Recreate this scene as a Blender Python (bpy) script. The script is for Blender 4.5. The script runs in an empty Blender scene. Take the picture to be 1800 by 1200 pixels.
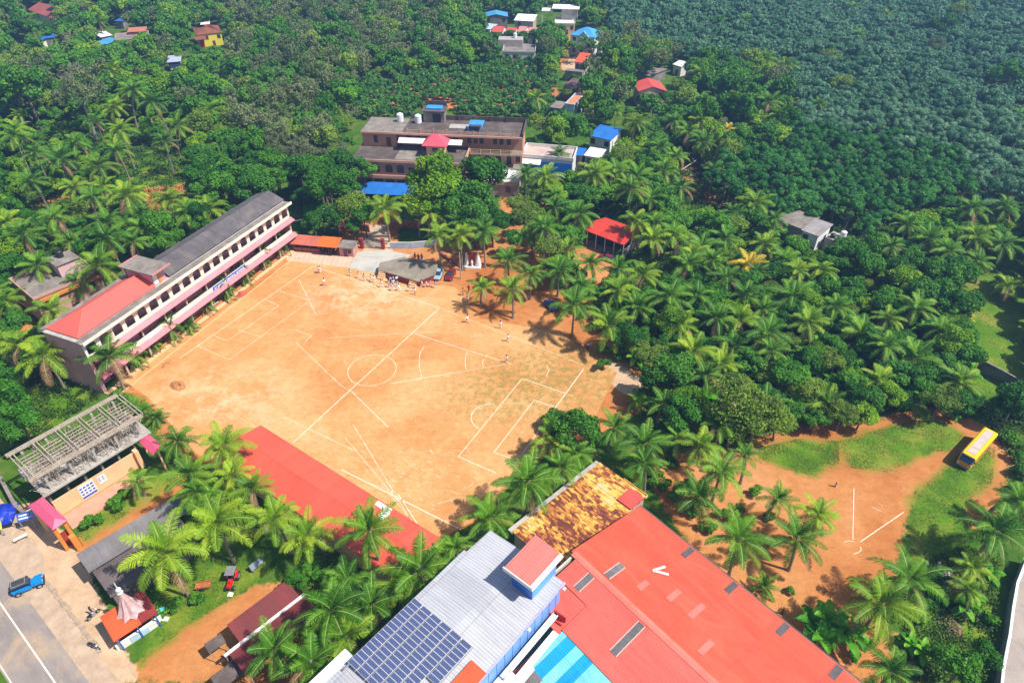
# Aerial view of a school ground among coconut palms and rubber trees
import bpy, math, random
import numpy as np
from mathutils import Matrix
SC = bpy.context.scene
COL = SC.collection
KS = 1.288            # the plan below is laid out in units of 1.288 m; scaled to metres at the end
H = 66.0              # flying height in plan units
FPX = 1200.0
PITCH = math.radians(38)

# ---------------------------------------------------------------- camera, sky, sun, exposure
cam_d = bpy.data.cameras.new("camera")
cam_d.sensor_width = 36.0
cam_d.lens = 36.0 * FPX / 1800.0
cam_d.clip_start = 1.0
cam_d.clip_end = 6000.0
cam = bpy.data.objects.new("camera", cam_d)
COL.objects.link(cam)
cam.location = (0, 0, H)
cam.rotation_euler = (math.radians(90) - PITCH, 0, 0)
SC.camera = cam

SUN_EL, SUN_ROT = 55.0, 108.0       # sun stands to the right of the view
world = bpy.data.worlds.new("World")
SC.world = world
world.use_nodes = True
wn = world.node_tree
bg = wn.nodes["Background"]
sky = wn.nodes.new("ShaderNodeTexSky")
sky.sky_type = 'NISHITA'
sky.sun_disc = False
sky.sun_elevation = math.radians(SUN_EL)
sky.sun_rotation = math.radians(SUN_ROT)
sky.air_density = 1.2
sky.dust_density = 1.0
wn.links.new(sky.outputs[0], bg.inputs[0])
bg.inputs[1].default_value = 0.09
sun_d = bpy.data.lights.new("sun", 'SUN')
sun_d.energy = 5.0
sun_d.angle = math.radians(0.5)
sun_d.color = (1.0, 0.955, 0.87)
sun = bpy.data.objects.new("sun", sun_d)
COL.objects.link(sun)
sun.rotation_euler = (math.radians(90 - SUN_EL), 0, math.radians(180 - SUN_ROT))
SC.view_settings.view_transform = 'Standard'
SC.view_settings.look = 'None'
SC.view_settings.exposure = 0.42
SC.view_settings.gamma = 1.0
SC.render.engine = 'CYCLES'
SC.cycles.max_bounces = 5
SC.cycles.diffuse_bounces = 3
SC.cycles.glossy_bounces = 2
SC.cycles.transmission_bounces = 2
SC.cycles.transparent_max_bounces = 4
SC.cycles.volume_bounces = 0
SC.cycles.use_denoising = True

# ---------------------------------------------------------------- plan helpers
_c, _s = math.cos(PITCH), math.sin(PITCH)
def at(px, py, z=0.0):
    """the plan point seen at photo pixel (px,py) that stands z above the ground"""
    x = px - 900.0; y = 600.0 - py
    dx, dy, dz = x, FPX * _c + y * _s, -FPX * _s + y * _c
    t = (H - z) / -dz
    return np.array([dx * t, dy * t, z])
def pj(x, y, z):
    z = z - H
    zc = y * _c - z * _s; yc = y * _s + z * _c
    return 900 + FPX * x / zc, 600 - FPX * yc / zc
def depth(x, y, z): return y * _c - (z - H) * _s
def inpoly(X, Y, poly):
    X = np.asarray(X, float); Y = np.asarray(Y, float)
    r = np.zeros(X.shape, bool); n = len(poly)
    for i in range(n):
        x0, y0 = poly[i]; x1, y1 = poly[(i + 1) % n]
        if y0 == y1: continue
        c = ((y0 > Y) != (y1 > Y)) & (X < (x1 - x0) * (Y - y0) / (y1 - y0) + x0)
        r ^= c
    return r
def sdist(X, Y, poly):
    d = np.full(X.shape, 1e9); n = len(poly)
    for i in range(n):
        x0, y0 = poly[i]; x1, y1 = poly[(i + 1) % n]
        ex, ey = x1 - x0, y1 - y0
        t = np.clip(((X - x0) * ex + (Y - y0) * ey) / (ex * ex + ey * ey + 1e-9), 0, 1)
        d = np.minimum(d, np.hypot(X - x0 - t * ex, Y - y0 - t * ey))
    return np.where(inpoly(X, Y, poly), d, -d)
def gpoly(pts, z=0.0): return [tuple(at(a, b, z)[:2]) for a, b in pts]

# ---------------------------------------------------------------- materials
MATS = {}
def nt(name):
    m = bpy.data.materials.new(name); m.use_nodes = True
    t = m.node_tree
    return m, t, t.nodes["Principled BSDF"]
def N(t, typ, **k):
    n = t.nodes.new(typ)
    for a, b in k.items():
        if a.startswith("i_"):
            n.inputs[a[2:].replace("_", " ")].default_value = b
        else: setattr(n, a, b)
    return n
def ramp(t, fac, stops):
    r = t.nodes.new("ShaderNodeValToRGB")
    while len(r.color_ramp.elements) > 1: r.color_ramp.elements.remove(r.color_ramp.elements[-1])
    r.color_ramp.elements[0].position = stops[0][0]; r.color_ramp.elements[0].color = (*stops[0][1], 1)
    for p, c in stops[1:]:
        e = r.color_ramp.elements.new(p); e.color = (*c, 1)
    t.links.new(fac, r.inputs[0]); return r.outputs[0]
def mixc(t, fac, a, b, mode='MIX'):
    m = t.nodes.new("ShaderNodeMix"); m.data_type = 'RGBA'; m.blend_type = mode
    for s, v in ((m.inputs[0], fac), (m.inputs[6], a), (m.inputs[7], b)):
        if hasattr(v, 'links') or hasattr(v, 'is_output'): t.links.new(v, s)
        elif isinstance(v, (int, float)): s.default_value = v
        else: s.default_value = (*v, 1)
    return m.outputs[2]
def noise(t, scale, detail=4, rough=.6, coord='Object', dist=0.0, stretch=None):
    tc = t.nodes.new("ShaderNodeTexCoord")
    n = N(t, "ShaderNodeTexNoise"); n.inputs["Scale"].default_value = scale
    n.inputs["Detail"].default_value = detail; n.inputs["Roughness"].default_value = rough
    n.inputs["Distortion"].default_value = dist
    if stretch:
        mp = t.nodes.new("ShaderNodeMapping"); mp.inputs["Scale"].default_value = stretch
        t.links.new(tc.outputs[coord], mp.inputs[0]); t.links.new(mp.outputs[0], n.inputs[0])
    else: t.links.new(tc.outputs[coord], n.inputs[0])
    return n.outputs[0]
def math2(t, op, a, b=None, clamp=False):
    m = t.nodes.new("ShaderNodeMath"); m.operation = op; m.use_clamp = clamp
    for i, v in enumerate((a, b)):
        if v is None: continue
        if isinstance(v, (int, float)): m.inputs[i].default_value = v
        else: t.links.new(v, m.inputs[i])
    return m.outputs[0]
def paint(name, col, rough=.6, var=.12, scale=.8, dirt=None, dirt_amt=.5, metal=0.0):
    if name in MATS: return MATS[name]
    m, t, p = nt(name)
    f = noise(t, scale, 5)
    lo = tuple(c * (1 - var * 1.6) for c in col); hi = tuple(min(.95, c * (1 + var)) for c in col)
    c = ramp(t, f, [(.32, lo), (.68, hi)])
    if dirt:
        g = noise(t, scale * .7 + .25, 7, .72, dist=.6)
        k = ramp(t, g, [(.5, (0, 0, 0)), (.66, (dirt_amt,) * 3)])
        c = mixc(t, k, c, dirt)
    t.links.new(c, p.inputs["Base Color"]); p.inputs["Roughness"].default_value = rough
    p.inputs["Metallic"].default_value = metal
    MATS[name] = m; return m
def tin(name, col, pitch=.22, axis='X', rough=.45, var=.08, seam=1.6, seam_col=None, dirt=None, dirt_amt=.5, bump=.25, spec=.5, rib=.1):
    """ribbed roofing sheet: ribs repeat along the given local axis"""
    if name in MATS: return MATS[name]
    m, t, p = nt(name)
    tc = t.nodes.new("ShaderNodeTexCoord"); sp = t.nodes.new("ShaderNodeSeparateXYZ")
    t.links.new(tc.outputs["Object"], sp.inputs[0])
    a = sp.outputs[axis]; o = sp.outputs['Y' if axis == 'X' else 'X']
    w = math2(t, 'SINE', math2(t, 'MULTIPLY', a, 2 * math.pi / pitch))
    f = noise(t, .5, 6, .65)
    lo = tuple(c * (1 - var * 1.6) for c in col); hi = tuple(min(.95, c * (1 + var)) for c in col)
    c = ramp(t, f, [(.3, lo), (.7, hi)])
    if rib:      # darker stripe repeated once per rib
        rf = ramp(t, w, [(.55, (1, 1, 1)), (1, (1 - rib * 2,) * 3)])
        c = mixc(t, 1.0, c, rf, 'MULTIPLY')
    if seam:     # sheet laps, every few units across the slope, and slight change of tone from sheet to sheet
        fl = math2(t, 'FRACT', math2(t, 'DIVIDE', o, seam * 2.2))
        fa = math2(t, 'FLOOR', math2(t, 'DIVIDE', a, seam)); fb = math2(t, 'FLOOR', math2(t, 'DIVIDE', o, seam * 2.2))
        wn_ = t.nodes.new("ShaderNodeTexWhiteNoise"); wn_.noise_dimensions = '2D'
        cb = t.nodes.new("ShaderNodeCombineXYZ"); t.links.new(fa, cb.inputs[0]); t.links.new(fb, cb.inputs[1])
        t.links.new(cb.outputs[0], wn_.inputs[0])
        k = ramp(t, wn_.outputs[0], [(0, (.84,) * 3), (1, (1.0,) * 3)])
        c = mixc(t, 1.0, c, k, 'MULTIPLY')
        g = math2(t, 'LESS_THAN', fl, .022)
        c = mixc(t, math2(t, 'MULTIPLY', g, .6), c, seam_col or tuple(x * .55 for x in col))
    sk = noise(t, 1.1, 7, .8, dist=.3, stretch=(2.2, .22, 1) if axis == 'X' else (.22, 2.2, 1))
    c = mixc(t, 1.0, c, ramp(t, sk, [(.28, (.74,) * 3), (.52, (1, 1, 1))]), 'MULTIPLY')
    if dirt:
        g = noise(t, .35, 8, .75, dist=.8, stretch=(1, .35, 1) if axis == 'X' else (.35, 1, 1))
        k = ramp(t, g, [(.48, (0, 0, 0)), (.68, (dirt_amt,) * 3)])
        c = mixc(t, k, c, dirt)
    b = t.nodes.new("ShaderNodeBump"); b.inputs["Strength"].default_value = bump; b.inputs["Distance"].default_value = .03
    t.links.new(w, b.inputs["Height"]); t.links.new(b.outputs[0], p.inputs["Normal"])
    t.links.new(c, p.inputs["Base Color"]); p.inputs["Roughness"].default_value = rough
    p.inputs["Specular IOR Level"].default_value = spec
    MATS[name] = m; return m
def weathered(name, a, b, c_, scale=.45, rough=.9):
    """old concrete: two tones, streaky dark growth"""
    if name in MATS: return MATS[name]
    m, t, p = nt(name)
    c = ramp(t, noise(t, scale, 9, .72, dist=.5), [(.3, a), (.5, b), (.72, c_)])
    k = ramp(t, noise(t, 7, 3), [(.3, (.82,) * 3), (.7, (1, 1, 1))])
    c = mixc(t, 1.0, c, k, 'MULTIPLY')
    t.links.new(c, p.inputs["Base Color"]); p.inputs["Roughness"].default_value = rough
    MATS[name] = m; return m
def leafmat(name, dark, mid, light, rough=.5, trans=.25, objvar=.35, hue=.0, tip=None):
    """leaf tone: each leaf its own ('v'), each plant its own (object random)"""
    if name in MATS: return MATS[name]
    m, t, p = nt(name)
    at_ = t.nodes.new("ShaderNodeAttribute"); at_.attribute_name = "v"
    oi = t.nodes.new("ShaderNodeObjectInfo")
    f = math2(t, 'ADD', math2(t, 'MULTIPLY', at_.outputs["Fac"], 1 - objvar), math2(t, 'MULTIPLY', oi.outputs["Random"], objvar))
    c = ramp(t, f, [(.12, dark), (.5, mid), (.9, light)])
    if tip:
        a2 = t.nodes.new("ShaderNodeAttribute"); a2.attribute_name = "w"
        c = mixc(t, a2.outputs["Fac"], c, tip)
    t.links.new(c, p.inputs["Base Color"]); p.inputs["Roughness"].default_value = rough
    p.inputs["Specular IOR Level"].default_value = .18
    tr = t.nodes.new("ShaderNodeBsdfTranslucent"); t.links.new(c, tr.inputs[0])
    mx = t.nodes.new("ShaderNodeMixShader"); mx.inputs[0].default_value = trans
    t.links.new(p.outputs[0], mx.inputs[1]); t.links.new(tr.outputs[0], mx.inputs[2])
    t.links.new(mx.outputs[0], t.nodes["Material Output"].inputs[0])
    MATS[name] = m; return m

# ---------------------------------------------------------------- mesh builder
class MB:
    def __init__(s): s.v = []; s.f = []; s.m = []
    def add(s, vs, fs, mi=0):
        b = len(s.v); s.v += [tuple(map(float, q)) for q in vs]
        for f in fs: s.f.append([b + i for i in f]); s.m.append(mi)
        return s
    def box(s, x0, x1, y0, y1, z0, z1, mi=0):
        v = [(x0, y0, z0), (x1, y0, z0), (x1, y1, z0), (x0, y1, z0), (x0, y0, z1), (x1, y0, z1), (x1, y1, z1), (x0, y1, z1)]
        return s.add(v, [(0, 3, 2, 1), (4, 5, 6, 7), (0, 1, 5, 4), (1, 2, 6, 5), (2, 3, 7, 6), (3, 0, 4, 7)], mi)
    def prism(s, pts, z0, z1, mi=0):
        """pts counter-clockwise in plan; z0,z1 numbers or lists per corner"""
        n = len(pts); Z0 = z0 if hasattr(z0, '__len__') else [z0] * n; Z1 = z1 if hasattr(z1, '__len__') else [z1] * n
        v = [(p[0], p[1], a) for p, a in zip(pts, Z0)] + [(p[0], p[1], a) for p, a in zip(pts, Z1)]
        f = [tuple(range(n))[::-1], tuple(range(n, 2 * n))] + [(i, (i + 1) % n, n + (i + 1) % n, n + i) for i in range(n)]
        return s.add(v, f, mi)
    def prof(s, pts, x0, x1, mi=0, axis='x'):
        """profile pts (a,z) extruded along x (a=y) or along y (a=x)"""
        n = len(pts)
        if axis == 'x': v = [(x0, a, z) for a, z in pts] + [(x1, a, z) for a, z in pts]
        else: v = [(a, x0, z) for a, z in pts] + [(a, x1, z) for a, z in pts]
        f = [tuple(range(n)), tuple(range(n, 2 * n))[::-1]] + [(i, n + i, n + (i + 1) % n, (i + 1) % n) for i in range(n)]
        return s.add(v, f, mi)
    def slab(s, quad, t=.06, mi=0):
        """thin sheet: quad of 3D points given counter-clockwise from above"""
        q = [np.array(a, float) for a in quad]; n = len(q)
        v = q + [a - np.array([0, 0, t]) for a in q]
        f = [tuple(range(n)), tuple(range(n, 2 * n))[::-1]] + [(i, n + i, n + (i + 1) % n, (i + 1) % n) for i in range(n)]
        return s.add(v, f, mi)
    def cyl(s, p, q, r0, r1=None, n=10, mi=0, cap=True):
        r1 = r0 if r1 is None else r1
        p = np.array(p, float); q = np.array(q, float); d = q - p; d = d / (np.linalg.norm(d) + 1e-9)
        a = np.cross(d, (0, 0, 1) if abs(d[2]) < .9 else (1, 0, 0)); a /= np.linalg.norm(a); b = np.cross(d, a)
        v = []
        for c, r in ((p, r0), (q, r1)):
            for i in range(n):
                w = 2 * math.pi * i / n; v.append(c + r * (math.cos(w) * a + math.sin(w) * b))
        f = [(i, (i + 1) % n, n + (i + 1) % n, n + i) for i in range(n)]
        f = [x[::-1] for x in f]
        if cap: f += [tuple(range(n)), tuple(range(n, 2 * n))[::-1]]
        return s.add(v, f, mi)
    def lathe(s, cx, cy, prof, n=16, mi=0):
        v = []
        for r, z in prof:
            for i in range(n):
                w = 2 * math.pi * i / n; v.append((cx + r * math.cos(w), cy + r * math.sin(w), z))
        f = []
        for k in range(len(prof) - 1):
            for i in range(n): f.append((k * n + i, k * n + (i + 1) % n, (k + 1) * n + (i + 1) % n, (k + 1) * n + i))
        f += [tuple(range(n))[::-1], tuple(range((len(prof) - 1) * n, len(prof) * n))]
        return s.add(v, f, mi)
    def tube(s, pts, r, n=6, mi=0):
        for a, b in zip(pts[:-1], pts[1:]): s.cyl(a, b, r, n=n, mi=mi)
        return s
    def mesh(s, name, mats):
        me = bpy.data.meshes.new(name); me.from_pydata(s.v, [], s.f)
        for m in (mats if isinstance(mats, (list, tuple)) else [mats]): me.materials.append(m)
        if any(s.m): me.polygons.foreach_set("material_index", s.m)
        me.update(); return me
def ob(name, me, parent=None):
    o = bpy.data.objects.new(name, me); COL.objects.link(o)
    if parent is not None: o.parent = parent
    return o
def part(name, mb, mats, parent, label=None):
    o = ob(name, mb.mesh(name, mats), parent)
    if label: o['label'] = label
    return o
def tag(o, label, cat, group=None, kind=None):
    if label: o['label'] = label
    if cat: o['category'] = cat
    if group: o['group'] = group
    if kind: o['kind'] = kind
    return o
def thing(name, label, cat, loc=(0, 0, 0), rz=0.0, group=None):
    o = bpy.data.objects.new(name, None); COL.objects.link(o)
    o.location = (loc[0], loc[1], loc[2] if len(loc) > 2 else 0); o.rotation_euler = (0, 0, rz)
    o.empty_display_size = .5
    return tag(o, label, cat, group)
class Fr:
    """local frame from two photo pixels at height h: x runs A to B, y to its left, z up from the ground"""
    def __init__(s, A, B, h, ang=None):
        o = at(*A, h); b = at(*B, h); d = b - o
        s.a = math.radians(ang) if ang is not None else math.atan2(d[1], d[0])
        s.L = math.hypot(d[0], d[1]); s.o = (o[0], o[1], 0)
        s.u = np.array([math.cos(s.a), math.sin(s.a)]); s.w = np.array([-s.u[1], s.u[0]])
    def l(s, px, py, z=0.0):
        p = at(px, py, z)[:2] - np.array(s.o[:2]); return float(p @ s.u), float(p @ s.w)
    def g(s, x, y):
        q = np.array(s.o[:2]) + s.u * x + s.w * y; return float(q[0]), float(q[1])
    def thing(s, name, label, cat, group=None): return thing(name, label, cat, s.o, s.a, group)
def dup(root, loc=None, rz=None, sc=None, label=None):
    r = root.copy(); COL.objects.link(r)
    if loc is not None: r.location = (loc[0], loc[1], loc[2] if len(loc) > 2 else 0)
    if rz is not None: r.rotation_euler = (0, 0, rz)
    if sc is not None: r.scale = (sc, sc, sc)
    if label: r['label'] = label
    for ch in list(root.children):
        c = ch.copy(); COL.objects.link(c); c.parent = r
        for g in list(ch.children):
            d = g.copy(); COL.objects.link(d); d.parent = c
    return r
def structure(name, mb, mats):
    o = ob(name, mb.mesh(name, mats)); o['kind'] = 'structure'; return o
HAZE = 0.00045

# ---------------------------------------------------------------- ground
def dirt_nodes(t, coord='Object', tint=(1, 1, 1)):
    a = noise(t, .055, 9, .68, coord, dist=.4)
    c = ramp(t, a, [(.33, (.56, .235, .075)), (.46, (.68, .32, .115)), (.56, (.74, .39, .16)), (.7, (.80, .49, .25))])
    b = noise(t, .9, 8, .7, coord)
    k = ramp(t, b, [(.3, (.80, .77, .74)), (.62, (1, 1, 1))])
    c = mixc(t, 1.0, c, k, 'MULTIPLY')
    g = noise(t, 9, 4, .8, coord)
    k2 = ramp(t, g, [(.3, (.84, .82, .80)), (.6, (1, 1, 1))])
    c = mixc(t, 1.0, c, k2, 'MULTIPLY')
    pb = noise(t, 26, 2, .5, coord)
    c = mixc(t, ramp(t, pb, [(.66, (0, 0, 0)), (.72, (.55,) * 3)]), c, (.86, .66, .46))
    tr = noise(t, 1.3, 5, .7, coord, dist=1.2, stretch=(.5, 1.5, 1))
    c = mixc(t, 1.0, c, ramp(t, tr, [(.36, (.88, .84, .80)), (.5, (1, 1, 1))]), 'MULTIPLY')
    return mixc(t, 1.0, c, tint, 'MULTIPLY')
def grass_nodes(t, coord='Object'):
    a = noise(t, .12, 8, .7, coord)
    c = ramp(t, a, [(.3, (.06, .15, .010)), (.47, (.12, .24, .014)), (.58, (.23, .27, .03)), (.72, (.42, .27, .08))])
    b = noise(t, 3.0, 6, .75, coord)
    k = ramp(t, b, [(.3, (.55, .6, .5)), (.65, (1, 1, 1))])
    return mixc(t, 1.0, c, k, 'MULTIPLY')
def bump_of(t, p, scale=2.5, strength=.35, dist=.12):
    n = noise(t, scale, 8, .75)
    b = t.nodes.new("ShaderNodeBump"); b.inputs["Strength"].default_value = strength; b.inputs["Distance"].default_value = dist
    t.links.new(n, b.inputs["Height"]); t.links.new(b.outputs[0], p.inputs["Normal"])
m, t, p = nt("ground")
attr = t.nodes.new("ShaderNodeAttribute"); attr.attribute_name = "zone"
sp = t.nodes.new("ShaderNodeSeparateColor"); t.links.new(attr.outputs["Color"], sp.inputs[0])
nz = noise(t, .45, 7, .72); nf = noise(t, 2.4, 5, .7)
nn = math2(t, 'ADD', math2(t, 'MULTIPLY', math2(t, 'SUBTRACT', nz, .5), 1.7), math2(t, 'MULTIPLY', math2(t, 'SUBTRACT', nf, .5), .7))
def edge(ch, w=.22):
    v = math2(t, 'ADD', sp.outputs[ch], nn)
    return math2(t, 'DIVIDE', math2(t, 'SUBTRACT', v, .5 - w / 2), w, clamp=True)
under = ramp(t, noise(t, .3, 8, .75), [(.3, (.025, .07, .008)), (.5, (.06, .14, .012)), (.62, (.13, .16, .03)), (.75, (.30, .17, .06))])
c = mixc(t, edge(0), under, dirt_nodes(t, tint=(.80, .67, .58)))
c = mixc(t, edge(1, .6), c, grass_nodes(t))
pale = ramp(t, noise(t, .5, 7, .7), [(.3, (.42, .27, .16)), (.6, (.60, .42, .27))])
c = mixc(t, edge(2), c, pale)
t.links.new(c, p.inputs["Base Color"]); p.inputs["Roughness"].default_value = .95
p.inputs["Specular IOR Level"].default_value = .1
bump_of(t, p)
MATS["ground"] = m

DIRT = [
 [(500, 432), (640, 438), (900, 425), (1060, 560), (1150, 640), (1170, 700), (1060, 760), (900, 830), (850, 910), (760, 960), (560, 870), (430, 850), (330, 800), (290, 770), (200, 660)],
 [(870, 392), (960, 400), (1040, 425), (1075, 470), (1075, 560), (1000, 560), (860, 470)],
 [(1192, 250), (1216, 250), (1236, 330), (1290, 352), (1285, 368), (1225, 352), (1196, 320)],
 [(1040, 440), (1075, 452), (1090, 470), (1050, 480)],
 [(1300, 790), (1345, 765), (1430, 745), (1545, 735), (1640, 715), (1740, 750), (1790, 790), (1765, 830), (1745, 930), (1700, 925), (1690, 860), (1720, 840), (1640, 850), (1600, 900), (1580, 985), (1560, 1090), (1500, 1200), (1300, 1100), (1150, 860), (1130, 800), (1200, 800)],
 [(195, 1200), (240, 1165), (330, 1090), (440, 1030), (520, 1020), (560, 1080), (520, 1200)],
 [(250, 335), (270, 318), (325, 318), (330, 352), (300, 372), (262, 372)],
 [(60, 350), (130, 340), (150, 375), (140, 395), (110, 390), (60, 365)],
 [(650, 120), (950, 97), (985, 170), (940, 183), (780, 192), (640, 188)],
 [(180, 150), (225, 150), (230, 170), (190, 172)],
 [(1000, 60), (1030, 60), (1035, 110), (985, 125), (985, 105)],
 [(0, 560), (50, 548), (60, 575), (0, 590)],
 [(180, 905), (330, 830), (330, 870), (150, 980), (120, 960)],
 [(1540, 1120), (1640, 1100), (1640, 1200), (1500, 1200)],
 [(1480, 605), (1500, 600), (1505, 620), (1485, 622)],
 [(600, 375), (700, 372), (700, 440), (600, 440)],
 [(880, 345), (1000, 355), (960, 390), (880, 372)],
]
GRASS = [
 [(205, 270), (330, 240), (335, 300), (320, 325), (250, 330), (215, 320)],
 [(60, 365), (130, 345), (150, 340), (200, 345), (200, 380), (90, 385)],
 [(1690, 440), (1800, 420), (1800, 760), (1720, 690), (1700, 640), (1700, 560)],
 [(1680, 800), (1750, 785), (1745, 850), (1700, 880), (1695, 960), (1645, 1010), (1600, 985), (1600, 870), (1640, 840)],
 [(1315, 790), (1400, 772), (1475, 775), (1475, 815), (1430, 838), (1350, 815)],
 [(1475, 775), (1560, 750), (1640, 732), (1695, 762), (1690, 790), (1640, 795), (1560, 830), (1495, 822)],
 [(245, 1170), (290, 1080), (260, 1020), (430, 980), (470, 1000), (440, 1030), (330, 1100)],
 [(0, 600), (90, 600), (160, 690), (130, 740), (20, 790), (0, 790)],
 [(1100, 440), (1190, 430), (1200, 500), (1120, 505)],
 [(1580, 1000), (1740, 930), (1760, 1000), (1740, 1200), (1600, 1200), (1580, 1100)],
 [(130, 930), (200, 870), (300, 830), (300, 860), (230, 900), (150, 950)],
 [(1310, 1190), (1500, 1190), (1500, 1200), (1310, 1200)],
 [(1420, 655), (1560, 640), (1560, 720), (1420, 720)],
]
PALE = [
 [(0, 900), (60, 880), (130, 955), (150, 1000), (160, 1010), (250, 1200), (150, 1200), (0, 980)],
 [(642, 395), (680, 395), (700, 470), (640, 445)],
 [(1040, 640), (1080, 635), (1150, 680), (1140, 700), (1090, 690)],
 [(985, 112), (1020, 95), (1030, 118), (990, 125)],
]
def _spread(a, b, n, g):       # spacing grows from the middle outwards
    x = np.linspace(-1, 1, n); return a + (b - a) * (np.sign(x) * np.abs(x) ** g + 1) / 2
gx = _spread(-280, 280, 381, 1.25); gy = 12 + (np.linspace(0, 1, 341) ** 1.5) * 420
GX, GY = np.meshgrid(gx, gy)
zone = np.zeros(GX.shape + (4,), np.float32); zone[..., 3] = 1
for ch, polys in ((0, DIRT), (1, GRASS), (2, PALE)):
    a = np.full(GX.shape, -9.0)
    for q in polys: a = np.maximum(a, sdist(GX, GY, gpoly(q)) / (2.2 if ch != 2 else 1.2))
    zone[..., ch] = np.clip(.5 + a, -.4, 1.4)
ny, nx = GX.shape
me = bpy.data.meshes.new("ground")
V = np.stack([GX, GY, np.zeros_like(GX)], -1).reshape(-1, 3)
I = np.arange(nx * ny).reshape(ny, nx)
F = np.stack([I[:-1, :-1], I[:-1, 1:], I[1:, 1:], I[1:, :-1]], -1).reshape(-1, 4)
nv = len(V)
ex = 2600.0                    # skirt of large quads out to the horizon
xs = [-ex, gx[0], gx[-1], ex]; ys = [-ex, gy[0], gy[-1], ex]
EV, EF = [], []
for i in range(3):
    for j in range(3):
        if i == 1 and j == 1: continue
        b = nv + len(EV)
        EV += [(xs[i], ys[j], 0), (xs[i + 1], ys[j], 0), (xs[i + 1], ys[j + 1], 0), (xs[i], ys[j + 1], 0)]
        EF.append((b, b + 1, b + 2, b + 3))
V = np.vstack([V, np.array(EV)]); F = np.vstack([F, np.array(EF)])
def fast_mesh(me, V, F):
    n, k = F.shape
    me.vertices.add(len(V)); me.vertices.foreach_set("co", np.ascontiguousarray(V, np.float32).ravel())
    me.loops.add(n * k); me.loops.foreach_set("vertex_index", np.ascontiguousarray(F, np.int32).ravel())
    me.polygons.add(n); me.polygons.foreach_set("loop_start", np.arange(0, n * k, k, dtype=np.int32))
    me.update(calc_edges=True)
fast_mesh(me, V, F)
ca = me.attributes.new("zone", 'FLOAT_COLOR', 'POINT')
zz = np.zeros((len(V), 4), np.float32); zz[:, 3] = 1; zz[:nv] = zone.reshape(-1, 4)
ca.data.foreach_set("color", zz.ravel())
me.materials.append(MATS["ground"])
tag(ob("ground", me), None, None, kind='structure')

# playground: trodden bare earth with thin weeds at its right end
m, t, p = nt("playground_earth")
c = dirt_nodes(t)
def blob(t, cx, cy, rx, ry, seedscale, amt):
    tc = t.nodes.new("ShaderNodeTexCoord"); mp = t.nodes.new("ShaderNodeMapping")
    mp.inputs["Location"].default_value = (-cx / rx, -cy / ry, 0); mp.inputs["Scale"].default_value = (1 / rx, 1 / ry, 0)
    t.links.new(tc.outputs["Object"], mp.inputs[0])
    ln = t.nodes.new("ShaderNodeVectorMath"); ln.operation = 'LENGTH'; t.links.new(mp.outputs[0], ln.inputs[0])
    r = math2(t, 'SUBTRACT', 1.0, ln.outputs["Value"], clamp=True)
    n = noise(t, seedscale, 8, .8)
    return math2(t, 'MULTIPLY', math2(t, 'MULTIPLY', r, math2(t, 'MULTIPLY', math2(t, 'SUBTRACT', n, .46, clamp=True), 9, clamp=True)), amt)
for (px, py, rx, ry, a) in ((975, 665, 17, 11, 1.5), (860, 720, 13, 10, .55), (800, 690, 9, 8, .4)):
    q = at(px, py); k = math2(t, 'MINIMUM', blob(t, q[0], q[1], rx, ry, 1.1, a), .72)
    c = mixc(t, k, c, (.24, .21, .055))
q = at(640, 520); c = mixc(t, blob(t, q[0], q[1], 14, 9, .3, .8), c, (.78, .55, .36))
q = at(380, 700); c = mixc(t, blob(t, q[0], q[1], 16, 10, .25, .8), c, (.78, .50, .30))
t.links.new(c, p.inputs["Base Color"]); p.inputs["Roughness"].default_value = .95; p.inputs["Specular IOR Level"].default_value = .1
bump_of(t, p, 1.6, .3, .08)
MATS["playground"] = m
PG = [(515, 447), (612, 468), (700, 492), (800, 505), (845, 560), (985, 585), (1085, 655), (1040, 745), (905, 822), (850, 905), (765, 950), (600, 905), (470, 850), (330, 790), (300, 745), (262, 700), (215, 668), (240, 650), (500, 470)]
structure("playground", MB().prism([(*q,) for q in gpoly(PG)][::-1], -.05, .008), MATS["playground"])

# chalk lines
def chalk(name, amt, sc=1.3):
    m, t, p = nt(name)
    n = noise(t, sc, 6, .8)
    k = ramp(t, n, [(.5 - amt * .28, (0, 0, 0)), (.5 - amt * .28 + .2, (1, 1, 1))])
    c = mixc(t, k, (.76, .40, .19), (.82, .68, .55))
    t.links.new(c, p.inputs["Base Color"]); p.inputs["Roughness"].default_value = .95
    MATS[name] = m; return m
chalk("chalk_fresh", .65, 1.6); chalk("chalk_worn", .45, 1.0); chalk("chalk_faint", .08, .8)
ZL = [.014]
def seg(mb, a, b, w, z):
    a = np.array(a[:2], float); b = np.array(b[:2], float); d = b - a; L = np.hypot(*d)
    if L < 1e-6: return
    n = np.array([-d[1], d[0]]) / L * w / 2
    mb.add([(*(a - n), z), (*(b - n), z), (*(b + n), z), (*(a + n), z)], [(0, 1, 2, 3)])
def lines(name, mat, segs, w=.16, jit=0.0):
    ZL[0] += .002
    mb = MB()
    for s_ in segs:
        a = at(s_[0], s_[1]); b = at(s_[2], s_[3])
        seg(mb, a, b, (s_[4] if len(s_) > 4 else w) * .62, ZL[0])
    return structure(name, mb, mat)
def arc(cx, cy, px, py, a0, a1, n=28):
    c0 = at(cx, cy); e = at(px, py); r = np.hypot(*(e - c0)[:2]); out = []
    for i in range(n):
        p0, p1 = [(c0[0] + r * math.cos(w), c0[1] + r * math.sin(w)) for w in (a0 + (a1 - a0) * i / n, a0 + (a1 - a0) * (i + 1) / n)]
        out.append((p0, p1))
    return out
def arcs(name, mat, ls, w=.15):
    ZL[0] += .002; mb = MB()
    for l in ls:
        for a, b in l: seg(mb, a, b, w, ZL[0])
    return structure(name, mb, mat)
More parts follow.
